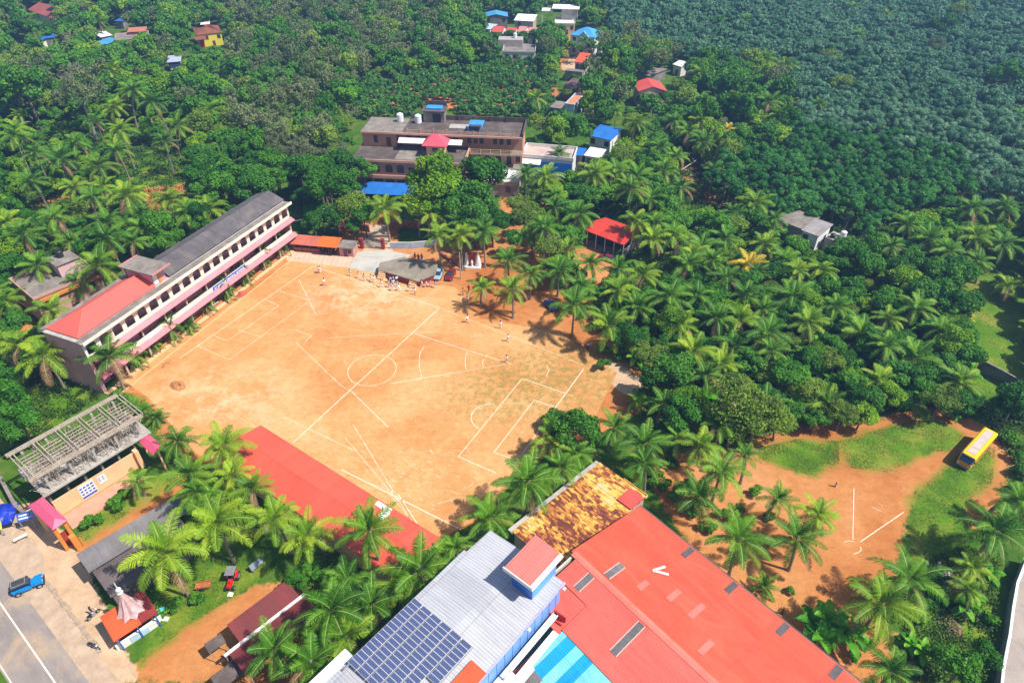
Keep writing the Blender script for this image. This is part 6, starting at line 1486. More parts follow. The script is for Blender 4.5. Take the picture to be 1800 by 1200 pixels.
part("red_edge", MB().slab([(5.06, yA - .05, zl(yA) + .02), (4.75, yA - .05, zl(yA) + .02), (4.75, yB, zl(yB) + .02), (5.06, yB, zl(yB) + .02)], .1), M_HC, T)
part("grey_patch", MB().slab([(7.0, yB + 2.0, zl(yB + 2.0) + .05), (5.6, yB + 2.0, zl(yB + 2) + .05), (5.6, yB + .6, zl(yB + .6) + .05), (7.0, yB + .6, zl(yB + .6) + .05)], .03), M_SKYL, T)

# ---------------------------------------------------------------- blue-walled building with solar panels
W = Fr((858, 932), (627, 1155), 10); T = W.thing("blue_auditorium", "tall blue-walled building with a pale grey ribbed roof beside the red hall", "building")
XE, YE, Z = 26.0, 9.0, 10.0
M_GT = tin("pale_tin", (.52, .52, .56), .30, 'X', .35, .04, 2.4, dirt=(.62, .58, .58), dirt_amt=.3, rib=.16, bump=.4)
mb = MB(); mb.slab([(-.3, 0, Z - .25), (3.0, -.1, Z - .25), (3.0, 4.5, Z + .12), (-.3, 4.5, Z + .12)]); mb.slab([(3.0, -.45, Z - .28), (XE, -.45, Z - .28), (XE, 4.5, Z + .12), (3.0, 4.5, Z + .12)], .06)
mb.slab([(-.3, 4.5, Z + .12), (XE, 4.5, Z + .12), (XE, YE + .1, Z - .22), (-.3, YE + .1, Z - .22)]); part("roof", mb, M_GT, T)
M_BW = paint("auditorium_blue", (.16, .34, .74), .5, .06, .5, (.30, .46, .80), .3)
mb = MB(); mb.box(0, XE, YE - .25, YE - .1, 0, Z - .35); mb.box(0, .15, .2, YE - .25, 0, Z - .3); mb.box(.15, XE, .2, .35, 0, Z - .4); mb.box(XE - .15, XE, .35, YE - .25, 0, Z - .35); part("wall", mb, M_BW, T)
mb = MB()
for i in range(13): mb.box(.6 + i * 1.05, .63 + i * 1.05, YE - .1, YE - .075, 6.5, Z - .4)
part("panel_joints", mb, paint("joint_blue", (.05, .12, .40), .5), T)
part("verge", MB().box(-.35, XE, YE + .1, YE + .2, Z - .42, Z - .16), paint("lilac_verge", (.48, .45, .72), .5), T)
mb = MB(); mb.box(1.4, 9.0, YE + .25, YE + .75, 6.9, 7.15); mb.box(1.4, 9.0, YE + .72, YE + .82, 7.15, 7.3); part("white_ledge", mb, M_WHITE, T)
mb = MB(); mb.box(2.6, 9.6, YE + 1.15, YE + 1.75, 6.55, 6.75); mb.box(8.0, 18, YE + .1, YE + 1.1, 6.6, 6.85); mb.box(6.4, 18, YE + 1.1, YE + 2.0, 6.3, 6.55); part("white_gutter", mb, M_WHITE, T)
part("red_braces", MB().box(1.25, 1.35, YE + .3, YE + 1.6, 5.6, 7.6).box(1.7, 1.8, YE + .9, YE + 1.5, 5.6, 6.9), paint("brace_red", (.60, .04, .04), .5), T)
for x in (.3, 5.4): part("flood_lamp", MB().cyl((x, YE + .2, Z - .2), (x + .1, YE + .55, Z + .1), .03, n=6).box(x - .05, x + .25, YE + .5, YE + .7, Z + .05, Z + .25), M_WHITE, T)
part("red_sheet", MB().slab([(10.6, 7.55, Z + .12), (15, 7.55, Z + .12), (15, 9.2, Z - .02), (10.6, 9.2, Z - .02)], .05), M_SR, T)
# roof hatch room with coral top
ph = MB().box(-.5, 3.0, 5.6, 7.9, Z - .1, 12.3); h_ = part("penthouse", ph, paint("royal_blue", (.04, .16, .62), .5, .04), T)
part("side_panel", MB().box(-.5, 3.0, 7.9, 7.95, Z, 12.25), paint("mid_blue", (.10, .36, .78), .45), h_); part("penthouse_roof", MB().slab([(-1.0, 5.1, 12.75), (3.5, 5.1, 12.75), (3.5, 7.9, 12.45), (-1.0, 7.9, 12.45)], .08), tin("coral_cross", (.72, .17, .14), .25, 'Y', .5, .05, 0, rib=.14), h_)
part("white_fascia", MB().slab([(-1.0, 7.92, 12.43), (3.5, 7.92, 12.43), (3.5, 8.35, 12.38), (-1.0, 8.35, 12.38)], .08).box(3.52, 3.62, 5.0, 8.35, 12.35, 12.82), M_WHITE, h_)
# solar array
TS = W.thing("solar_array", "array of blue solar panels in white frames on the pale grey roof", "solar array")
part("rails", MB().box(9.75, 18.0, .0, .06, Z + .05, Z + .22).box(9.75, 18, 6.9, 6.96, Z + .1, Z + .3), M_STEEL, TS)
mp_ = tin("solar_cells", (.10, .13, .27), .16, 'X', .15, .1, 0, rib=.25, bump=0.0, spec=.8); 
pw, phh = .455, 1.10; pm = MB().box(.02, pw - .02, .02, phh - .02, .045, .055, 0); pm.box(0, pw, 0, phh, 0, .045, 1); pmesh = pm.mesh("solar_panel", [mp_, M_WHITE])
def zsol(y): return Z + .22 + .085 * min(y, 4.5) * .6 + .02
for j in range(6):
    for i in range(16):
        yy = -.15 + j * 1.19
        if j == 5 and i > 8: continue
        o_ = ob("solar_panel", pmesh, TS); o_.location = (9.8 + i * .475, yy, Z + .3 - .012 * abs(yy - 3.5)); 
part("walkway", MB().box(16.6, 22, -1.6, -.5, Z - .6, Z - .45), M_WHITE, T)

# ---------------------------------------------------------------- vehicles
def loft(mb, secs, mi=0):
    """secs: closed rings of equal count, joined in order and capped"""
    n = len(secs[0]); v = [p for s_ in secs for p in s_]
    f = [(k * n + i, k * n + (i + 1) % n, (k + 1) * n + (i + 1) % n, (k + 1) * n + i) for k in range(len(secs) - 1) for i in range(n)]
    f += [tuple(range(n))[::-1], tuple(range((len(secs) - 1) * n, len(secs) * n))]
    return mb.add(v, f, mi)
def ring(x, w, z0, z1, r=.12):
    return [(x, -w + r, z0), (x, w - r, z0), (x, w, z0 + r), (x, w, z1 - r), (x, w - r, z1), (x, -w + r, z1), (x, -w, z1 - r), (x, -w, z0 + r)]
M_TYRE = paint("tyre", (.025, .025, .027), .85); M_RIM = paint("wheel_rim", (.45, .46, .48), .35, .05, 1, metal=.6); M_GLASS = paint("dark_glass", (.03, .045, .07), .08, .05)
M_LAMP = paint("lamp_glass", (.75, .76, .72), .2); M_TAIL = paint("tail_lamp", (.45, .02, .02), .3)
def wheel(T, x, y, r, w, s):
    o = part("wheel", MB().cyl((x, y - w / 2, r), (x, y + w / 2, r), r, n=16), M_TYRE, T); part("rim", MB().cyl((x, y + s * w / 2, r), (x, y + s * (w / 2 + .01), r), r * .58, n=12), M_RIM, o)
def car(name, label, px, py, rz, col, L=3.15, W=1.32, Hh=1.15, cat="car"):
    q = at(px, py); T = thing(name, label, cat, (q[0], q[1], 0), math.radians(rz)); k = L / 4.0; w = W / 2
    m = paint("car_paint_%d" % (len(MATS)), col, .22, .03); mb = MB()
    loft(mb, [ring(-2 * k, w * .84, .34 * k, .82 * k, .08), ring(-1.85 * k, w * .96, .24 * k, .95 * k, .1), ring(-1.2 * k, w, .22 * k, .98 * k, .12), ring(.9 * k, w, .22 * k, .94 * k, .12), ring(1.7 * k, w * .95, .24 * k, .78 * k, .12), ring(2 * k, w * .78, .32 * k, .62 * k, .08)])
    part("body", mb, m, T)
    mb = MB(); loft(mb, [ring(-1.78 * k, w * .78, .9 * k, .98 * k, .03), ring(-1.35 * k, w * .76, .9 * k, Hh * .98, .08), ring(-.3 * k, w * .78, .9 * k, Hh, .08), ring(.25 * k, w * .76, .9 * k, Hh * .97, .08), ring(1.0 * k, w * .8, .86 * k, .93 * k, .03)]); g_ = part("cabin_glass", mb, M_GLASS, T)
    mb = MB(); mb.box(-1.3 * k, .2 * k, -w * .62, w * .62, Hh - .005, Hh + .025); part("roof_panel", mb, m, T)
    for x in (-1.25 * k, 1.25 * k):
        for s_ in (-1, 1): wheel(T, x, s_ * (w - .05), .3 * k, .2 * k, s_)
    for s_ in (-1, 1): part("headlight", MB().box(1.86 * k, 1.99 * k, s_ * w * .62 - .12, s_ * w * .62 + .12, .5 * k, .62 * k), M_LAMP, T); part("tail_light", MB().box(-2.0 * k, -1.9 * k, s_ * w * .66 - .1, s_ * w * .66 + .1, .6 * k, .76 * k), M_TAIL, T)
    part("bumper", MB().box(1.93 * k, 2.03 * k, -w * .7, w * .7, .28 * k, .42 * k).box(-2.04 * k, -1.95 * k, -w * .7, w * .7, .3 * k, .44 * k), M_BLACK, T)
    return T
car("parked_car", "silver-blue car parked beside the stage under the palms", 771, 486, -98, (.30, .42, .50))
car("parked_car", "dark red car parked right of the silver-blue car by the stage", 792, 487, -102, (.22, .015, .02))
car("parked_car", "maroon car parked at the corner of the open red-roofed shed", 1066, 457, 145, (.22, .02, .06))
car("parked_car", "bright red car half hidden among the palms below the open shed", 1071, 503, 165, (.50, .02, .04))
car("parked_car", "blue car in the shade of the palms at the playground edge", 968, 540, 120, (.03, .08, .30))
# school bus
q0, q1 = at(1692, 829), at(1731, 775)
Bq = Fr((1704, 829), (1743, 784), 0); ang = Bq.a + math.pi; BL, BW = 7.0, 1.75
T = thing("school_bus", "yellow school bus with an orange skirt parked on the grass", "bus", (*Bq.g(BL / 2 - .1, BW / 2 + .05), 0), ang)
M_BUS = paint("bus_yellow", (.86, .58, .01), .3, .04); M_BORG = paint("bus_orange", (.80, .25, .02), .35, .05); w = BW / 2
mb = MB(); loft(mb, [ring(-BL / 2, w * .92, .35, 2.2, .15), ring(-BL / 2 + .15, w, .3, 2.32, .15), ring(BL / 2 - .5, w, .3, 2.32, .15), ring(BL / 2 - .12, w * .98, .3, 2.2, .15)]); part("body", mb, M_BUS, T)
mb = MB(); loft(mb, [ring(BL / 2 - .12, w * .98, .3, 1.15, .1), ring(BL / 2 + .1, w * .9, .34, 1.1, .1)]); mb.box(-BL / 2 + .2, BL / 2 - .5, -w - .012, -w, .35, 1.0); mb.box(-BL / 2 + .2, BL / 2 - .5, w, w + .012, .35, 1.0); part("skirt", mb, M_BORG, T)
part("windscreen", MB().prism([(BL / 2 - .12, -w * .86), (BL / 2 + .06, -w * .8), (BL / 2 + .06, w * .8), (BL / 2 - .12, w * .86)], 1.15, 1.85), paint("windscreen_blue", (.03, .12, .38), .08), T)
part("destination_board", MB().prism([(BL / 2 - .12, -w * .86), (BL / 2 + .03, -w * .8), (BL / 2 + .03, w * .8), (BL / 2 - .12, w * .86)], 1.87, 2.14), paint("board_purple", (.05, .03, .20), .4), T)
for s_ in (-1, 1):
    for i in range(7): x = -BL / 2 + .35 + i * .85; part("window", MB().box(x, x + .7, min(s_ * w, s_ * (w + .015)), max(s_ * w, s_ * (w + .015)), 1.25, 1.85), M_GLASS, T)
    for x in (-BL / 2 + 1.3, BL / 2 - 1.2): wheel(T, x, s_ * (w - .1), .38, .26, s_)
    part("headlight", MB().box(BL / 2 + .06, BL / 2 + .12, s_ * .6 - .14, s_ * .6 + .14, .6, .78), M_LAMP, T); part("mirror", MB().box(BL / 2, BL / 2 + .1, s_ * (w + .05) - .05, s_ * (w + .05) + .05, 1.6, 1.9), M_BLACK, T)
part("roof_panel", MB().box(-BL / 2 + .5, BL / 2 - 1.9, -.45, .45, 2.32, 2.37).box(BL / 2 - 1.85, BL / 2 - .6, -.48, .48, 2.32, 2.36), paint("roof_greige", (.52, .42, .38), .7, .1, 1), T)
part("roof_rail", MB().box(-BL / 2 + .4, BL / 2 - .5, .5, .54, 2.32, 2.38).box(-BL / 2 + .4, BL / 2 - .5, -.54, -.5, 2.32, 2.38), M_BUS, T); part("bumper", MB().box(BL / 2 + .08, BL / 2 + .18, -w * .85, w * .85, .32, .5), M_STEEL, T)
mb = MB()
for i in range(9): mb.box(-2.9 + i * .62, -2.55 + i * .62, -w - .025, -w - .012, .62, .85)
part("side_lettering", mb, paint("lettering_red", (.62, .30, .22), .5), T)
# jeep
J0, J1 = at(25, 1040), at(79, 1018); jd = J1 - J0; q = at(52, 1033)
T = thing("jeep", "blue open-backed jeep with a dark canvas top on the road", "jeep", (q[0], q[1], 0), math.atan2(jd[1], jd[0])); M_J = paint("jeep_blue", (.01, .22, .60), .28, .05)
mb = MB(); mb.box(.35, 1.45, -.42, .42, .45, .86); mb.box(-1.35, .35, -.55, .55, .38, .72); mb.box(-1.4, -1.3, -.55, .55, .72, .9); part("body", mb, M_J, T)
mb = MB()
for s_ in (-1, 1): mb.prof([(.55, .62), (.75, .8), (1.35, .8), (1.5, .6), (1.42, .56), (1.28, .7), (.8, .7), (.64, .58)], min(s_ * .43, s_ * .66), max(s_ * .43, s_ * .66), axis='y')
part("fender", mb, M_J, T); part("canvas_top", MB().prof([(-1.35, 1.35), (-.4, 1.42), (.3, 1.38), (.35, 1.3), (-1.38, 1.25)], -.56, .56, axis='y'), paint("canvas_dark", (.05, .05, .06), .8, .2, 2), T)
part("windscreen", MB().add([(.42, -.5, .84), (.42, .5, .84), (.3, .5, 1.32), (.3, -.5, 1.32), (.38, -.5, .84), (.38, .5, .84), (.26, .5, 1.32), (.26, -.5, 1.32)], [(0, 1, 2, 3), (7, 6, 5, 4), (0, 4, 5, 1), (3, 2, 6, 7), (0, 3, 7, 4), (1, 5, 6, 2)]), M_GLASS, T)
part("roof_rack", MB().box(-1.2, .1, -.45, -.4, 1.45, 1.5).box(-1.2, .1, .4, .45, 1.45, 1.5).box(-1.2, -1.15, -.4, .4, 1.45, 1.5).box(.05, .1, -.4, .4, 1.45, 1.5), M_STEEL, T)
part("spare_wheel", MB().cyl((-1.55, 0, .75), (-1.4, 0, .75), .3, n=14), M_TYRE, T); part("bumper", MB().box(1.5, 1.6, -.6, .6, .4, .52), M_BLACK, T)
for x in (-.95, 1.05):
    for s_ in (-1, 1): wheel(T, x, s_ * .56, .3, .18, s_)
for s_ in (-1, 1): part("headlight", MB().cyl((1.45, s_ * .28, .7), (1.48, s_ * .28, .7), .08, n=10), M_LAMP, T)
# motorcycles
def bike(label, px, py, rz, col, first=[None]):
    q = at(px, py); T = thing("motorcycle", label, "motorcycle", (q[0], q[1], 0), math.radians(rz), "parked motorcycles"); m = paint("bike_%s" % (str(col)), col, .3)
    for x in (-.5, .5): o = part("wheel", MB().cyl((x, -.05, .24), (x, .05, .24), .24, n=14), M_TYRE, T); part("rim", MB().cyl((x, -.06, .24), (x, .06, .24), .13, n=10), M_RIM, o)
    part("engine", MB().box(-.18, .2, -.12, .12, .2, .45), M_STEEL, T); part("fuel_tank", MB().lathe(0, 0, [(.05, .5), (.15, .55), (.16, .64), (.06, .7)], 10).box(-.1, .22, -.1, .1, .52, .66), m, T)
    part("seat", MB().box(-.6, -.08, -.11, .11, .54, .62), M_BLACK, T); part("fork", MB().cyl((.5, .07, .24), (.32, .07, .72), .025, n=6).cyl((.5, -.07, .24), (.32, -.07, .72), .025, n=6), M_STEEL, T); part("handlebar", MB().cyl((.28, -.3, .78), (.28, .3, .78), .022, n=6), M_BLACK, T)
    part("fender", MB().box(-.8, -.4, -.07, .07, .46, .51), m, T); part("headlight", MB().cyl((.36, 0, .68), (.44, 0, .68), .08, n=10), M_LAMP, T); return T
bike("black motorcycle with an orange bag parked on the pavement below the shrine", 168, 1138, -20, (.03, .03, .06))
bike("grey motorcycle in the shade by the shrine's left corner", 166, 1082, 60, (.3, .3, .32)); bike("motorcycle with a red tank on the lawn left of the construction site", 50, 743, 30, (.55, .03, .05))
bike("dark blue motorcycle on the lawn above the red one", 55, 723, 20, (.03, .05, .25)); bike("motorcycle ridden slowly across the tiled court", 570, 441, -100, (.05, .03, .05))
q = at(166, 1134); 
for i in range(6):
    qx, qy = F3.g(5.75 + i * .56, .75); T = bike("two-wheeler in the row under the orange stall roof, %s" % ("leftmost", "second from left", "third from left", "third from right", "second from right", "rightmost")[i], 600, 430, 80, ((.4, .4, .45), (.05, .05, .08), (.3, .03, .04))[i % 3]); T.location = (qx, qy, 0)
# tractor
q = at(410, 1022); T = thing("tractor", "small red tractor with a grey canopy on the shaded lawn", "tractor", (q[0], q[1], 0), math.radians(-88)); M_TR = paint("tractor_red", (.66, .02, .02), .35)
part("bonnet", MB().box(.2, 1.15, -.22, .22, .5, .85), M_TR, T); part("chassis", MB().box(-.6, 1.2, -.14, .14, .35, .5), M_BLACK, T); part("seat", MB().box(-.5, -.2, -.2, .2, .7, .8).box(-.55, -.48, -.2, .2, .8, 1.05), M_BLACK, T)
for s_ in (-1, 1):
    wheel(T, -.45, s_ * .5, .48, .24, s_); wheel(T, .95, s_ * .4, .27, .16, s_); part("fender", MB().prof([(-.95, .8), (-.7, 1.02), (-.15, 1.02), (.05, .8), (.0, .78), (-.2, .96), (-.66, .96), (-.9, .77)], min(s_ * .36, s_ * .62), max(s_ * .36, s_ * .62), axis='y'), M_TR, T)
for x, y in ((-.7, -.35), (-.7, .35), (.1, -.35), (.1, .35)): part("canopy_post", MB().cyl((x, y, .5), (x, y, 1.6), .025, n=5), M_STEEL, T)
part("canopy", MB().box(-.85, .3, -.5, .5, 1.6, 1.66), paint("canopy_grey", (.22, .22, .24), .7), T); part("exhaust", MB().cyl((.8, .12, .85), (.8, .12, 1.35), .035, n=6), M_BLACK, T)
q = at(358, 1032); T = thing("wooden_cart", "low orange-brown wooden cart in the shade left of the tractor", "cart", (q[0], q[1], 0), .15)
part("bed", MB().box(-.8, .8, -.4, .4, .35, .42), paint("orange_wood", (.42, .14, .04), .8, .2, 3), T)
for s_ in (-1, 1): part("side_rail", MB().box(-.8, .8, min(s_ * .4, s_ * .36), max(s_ * .4, s_ * .36), .42, .6), MATS["orange_wood"], T); part("wheel", MB().cyl((0, s_ * .42, .25), (0, s_ * .5, .25), .25, n=12), M_TYRE, T)

# ---------------------------------------------------------------- poles, wires, posts, heaps
def pole(label, px, py, h, arms=1, name="utility_pole", mat=None, rz=.3):
    q = at(px, py); T = thing(name, label, "pole", (q[0], q[1], 0), rz); part("shaft", MB().cyl((0, 0, 0), (0, 0, h), .13, .08, n=8), mat or M_CONCL, T)
    for i in range(arms):
        z = h - .2 - i * .5; a = part("crossarm", MB().box(-.75, .75, -.05, .05, z, z + .08), M_STEEL, T)
        for x in (-.65, 0, .65): part("insulator", MB().lathe(x, 0, [(.05, z + .08), (.07, z + .14), (.03, z + .2)], 6), M_WHITE, a)
    return (q[0], q[1], h)
p1 = pole("concrete utility pole with crossed arms behind the gate shelter", 571, 408, 5.0, 2, rz=.5); p2 = pole("slim utility pole right of the path behind the gate", 738, 418, 4.2, 1); p3 = pole("utility pole rising through the trees right of the grotto", 905, 398, 4.4, 1)
p4 = pole("tall thin pole standing between the palms beside the dark red car", 810, 490, 5.4, 0, "lamp_post"); 
pole("slender post in the open lot above the chalked sector", 1468, 855, 1.0, 0, "wooden_post", M_WOOD); pole("short dark post at the edge of the red hall", 1374, 1078, 1.1, 0, "wooden_post", M_BLACK)
part_ = MB().box(-.75, .0, -.03, .03, .05, .12)
def cable(name, label, A, B, sag, r=.02):
    mb = MB(); pts = []
    for i in range(15):
        s_ = i / 14; pts.append(tuple(A[k] + (B[k] - A[k]) * s_ - (sag * 4 * s_ * (1 - s_) if k == 2 else 0) for k in range(3)))
    mb.tube(pts, r, 4); tag(ob(name, mb.mesh(name, M_BLACK if r < .03 else M_CONCL)), label, "cable")
e1 = S.g(SL, 1.0)
cable("power_cable", "pale power cable from the school's far corner to the crossed-arm pole", (e1[0], e1[1], 6.0), p1, 1.0, .03); cable("power_cable", "long thin power cable between the crossed-arm pole and the slim pole", p1, p2, .5, .022)
cable("power_cable", "thin power cable from the slim pole into the trees at right", p2, p3, .4, .022)
for px, py, lab, base, top in ((1235, 305, "fallen pale pole across the cart track", 0, 0),):
    a, b = at(1196, 306), at(1222, 293); mb = MB(); mb.cyl((a[0], a[1], .9), (b[0], b[1], 1.6), .12, n=6); tag(ob("fallen_pole", mb.mesh("fallen_pole", M_CONCL)), lab, "pole")
rr = random.Random(8)
def heap(name, label, px, py, w, n, s0, s1, mats, hgt, kind=None, cat="heap"):
    q = at(px, py); mb = MB(); mats_ = mats if isinstance(mats, list) else [mats]
    for i in range(n):
        a = rr.uniform(0, 6.28); r = w * math.sqrt(rr.random()); x, y = r * math.cos(a) * .8, r * math.sin(a) * 1.15; z = hgt * max(0, 1 - (r / w) ** 1.5) * rr.uniform(.3, 1); s_ = rr.uniform(s0, s1)
        v = [(x + s_ * rr.uniform(.6, 1) * dx, y + s_ * rr.uniform(.6, 1) * dy, max(0, z + s_ * rr.uniform(.4, .9) * (dz))) for dx in (-1, 1) for dy in (-1, 1) for dz in (0, 1)]
        mb.add(v, [(0, 1, 3, 2), (4, 6, 7, 5), (0, 4, 5, 1), (2, 3, 7, 6), (0, 2, 6, 4), (1, 5, 7, 3)], rr.randrange(len(mats_)))
    o = ob(name, mb.mesh(name, mats_)); o.location = (q[0], q[1], 0); o['kind'] = 'stuff'; tag(o, label, cat); return o
heap("rubble_heap", "heap of pale broken stones on the grass at lower right", 1655, 1003, 1.35, 190, .06, .17, [paint("stone_pale", (.68, .60, .52), .9), paint("stone_tan", (.48, .36, .26), .9)], .5)
heap("brush_heap", "heap of brown dry brush at lower right", 1670, 1103, 1.3, 170, .05, .2, [paint("dry_brush", (.30, .18, .11), .95, .2), paint("dry_brush_dark", (.14, .08, .05), .95)], .45)
heap("litter", "dry fronds and husks scattered near the lower right palms", 1600, 1160, 1.8, 60, .04, .14, [MATS["dry_brush"]], .1)
def mound(label, px, py, rx, ry, rz, h):
    q = at(px, py); mb = MB(); n = 20; v = []; 
    prof = [(1.0, 0), (.8, h * .25), (.62, h * .8), (.45, h), (.3, h * .7), (.18, .02)]
    rr_ = random.Random(3)
    for r_, z_ in prof:
        for i in range(n): a = 2 * math.pi * i / n; k = 1 + rr_.uniform(-.13, .13); v.append((rx * r_ * k * math.cos(a), ry * r_ * k * math.sin(a), z_ * rr_.uniform(.7, 1.2)))
    mb.add(v, [(k * n + i, k * n + (i + 1) % n, (k + 1) * n + (i + 1) % n, (k + 1) * n + i) for k in range(len(prof) - 1) for i in range(n)] + [tuple(range((len(prof) - 1) * n, len(prof) * n))])
    o = ob("soil_mound", mb.mesh("soil_mound", paint("dug_soil", (.46, .20, .07), .95, .25, 2))); o.location = (q[0], q[1], 0); o.rotation_euler = (0, 0, rz); tag(o, label, "soil heap")
mound("ring of dug orange soil round a pit near the school's near end", 313, 678, 1.5, .9, -.6, .35); mound("small dug patch of soil above the larger pit", 293, 640, .5, 1.1, -.2, .14)
for i, (px, py) in enumerate(((155, 912), (130, 758), (405, 1045), (292, 1088), (1440, 865))):
    if i in (2, 3): q = at(px, py); o = ob("plastic_sheet", MB().prism([(-.3, -.2), (.25, -.25), (.3, .2), (-.2, .28)], 0, .12).mesh("plastic_sheet", M_WHITE)); o.location = (q[0], q[1], 0); tag(o, ("white crumpled sheet below the tractor", "white crumpled sheet beside the shrine wall")[i - 2], "litter")
# bench row before the school
for i in range(2):
    q = at(402 - i * 24 + 0, 522 + i * 16); T = thing("bench", "striped white and red rail beside the planting bed, %s of two" % ("upper", "lower")[i], "bench", (q[0], q[1], 0), S.a); part("seat", MB().box(-.9, .9, -.12, .12, .35, .42), M_WHITE, T); part("leg", MB().box(-.8, -.7, -.1, .1, 0, .35), M_RED, T); part("leg", MB().box(.7, .8, -.1, .1, 0, .35), M_RED, T)

# ---------------------------------------------------------------- people
M_SKIN = paint("skin", (.20, .095, .055), .6); M_HAIR = paint("hair", (.015, .012, .012), .6)
def figure_mesh(pose, shirt, lower):
    """one skinned body in metres: posed skeleton, evaluated to a mesh; cloth by height and limb"""
    P = {"pelvis": (0, 0, .92), "waist": (0, .0, 1.08), "chest": (.02, 0, 1.3), "neck": (.02, 0, 1.46), "head": (.03, 0, 1.56), "crown": (.03, 0, 1.68)}
    st = {"walk": .26, "stand": .04, "run": .42}[pose]
    for s_, n_ in ((1, "l"), (-1, "r")):
        f = s_ * st
        P["hip" + n_] = (0, s_ * .1, .88); P["knee" + n_] = (f * .6 + .03, s_ * .11, .48); P["ank" + n_] = (f - (.1 if f < 0 else 0), s_ * .1, .08 + (.06 if f < -.2 else 0)); P["toe" + n_] = (f + .15 - (.08 if f < 0 else 0), s_ * .12, .03 + (.02 if f < -.2 else 0))
        P["sho" + n_] = (.02, s_ * .19, 1.4); P["elb" + n_] = (-f * .45 - .03, s_ * .26, 1.13); P["wri" + n_] = (-f * .8 + .08, s_ * .27, .9 + abs(f) * .2); P["hand" + n_] = (-f * .9 + .12, s_ * .27, .8 + abs(f) * .25)
    E = [("pelvis", "waist"), ("waist", "chest"), ("chest", "neck"), ("neck", "head"), ("head", "crown")]
    for n_ in "lr": E += [("pelvis", "hip" + n_), ("hip" + n_, "knee" + n_), ("knee" + n_, "ank" + n_), ("ank" + n_, "toe" + n_), ("chest", "sho" + n_), ("sho" + n_, "elb" + n_), ("elb" + n_, "wri" + n_), ("wri" + n_, "hand" + n_)]
    K_ = list(P); R_ = {"pelvis": .14, "waist": .13, "chest": .15, "neck": .06, "head": .095, "crown": .075, "hip": .1, "knee": .07, "ank": .05, "toe": .035, "sho": .075, "elb": .05, "wri": .035, "hand": .04}
    me = bpy.data.meshes.new("fig"); me.from_pydata([P[k] for k in K_], [(K_.index(a), K_.index(b)) for a, b in E], [])
    o = bpy.data.objects.new("fig", me); COL.objects.link(o); md = o.modifiers.new("s", 'SKIN'); md.use_smooth_shade = True; o.modifiers.new("ss", 'SUBSURF').levels = 1
    for i, k in enumerate(K_):
        r = R_.get(k) or R_[k[:-1]]; me.skin_vertices[0].data[i].radius = (r, r * (1.25 if k in ("chest", "pelvis") else 1)); me.skin_vertices[0].data[i].use_root = (i == 0)
    dg = bpy.context.evaluated_depsgraph_get(); r = bpy.data.meshes.new_from_object(o.evaluated_get(dg)); bpy.data.objects.remove(o)
    r.materials.clear()
    for m_ in (M_SKIN, shirt, lower, M_BLACK): r.materials.append(m_)
    for p_ in r.polygons:
        c = p_.center; arm = abs(c.y) > .235
        p_.material_index = 3 if c.z < .075 else (2 if (c.z < .96 and not (arm and c.z > .7)) else (0 if (c.z > 1.47 or (arm and c.z < 1.12)) else 1))
    r.name = "body"; return r
HAIR = MB().lathe(.015, 0, [(.095, 1.58), (.11, 1.63), (.115, 1.69), (.09, 1.76), (.03, 1.79), (.005, 1.8)], 10).mesh("hair", M_HAIR)
CL = {"white": paint("cloth_white", (.80, .78, .82), .8), "lilac": paint("cloth_lilac", (.55, .50, .72), .8), "navy": paint("cloth_navy", (.03, .03, .14), .8), "blue": paint("cloth_blue", (.05, .08, .55), .7), "pink": paint("cloth_pink", (.70, .35, .42), .8), "red": paint("cloth_red", (.45, .03, .04), .8), "tan": paint("cloth_tan", (.45, .30, .2), .8)}
FIG = {}
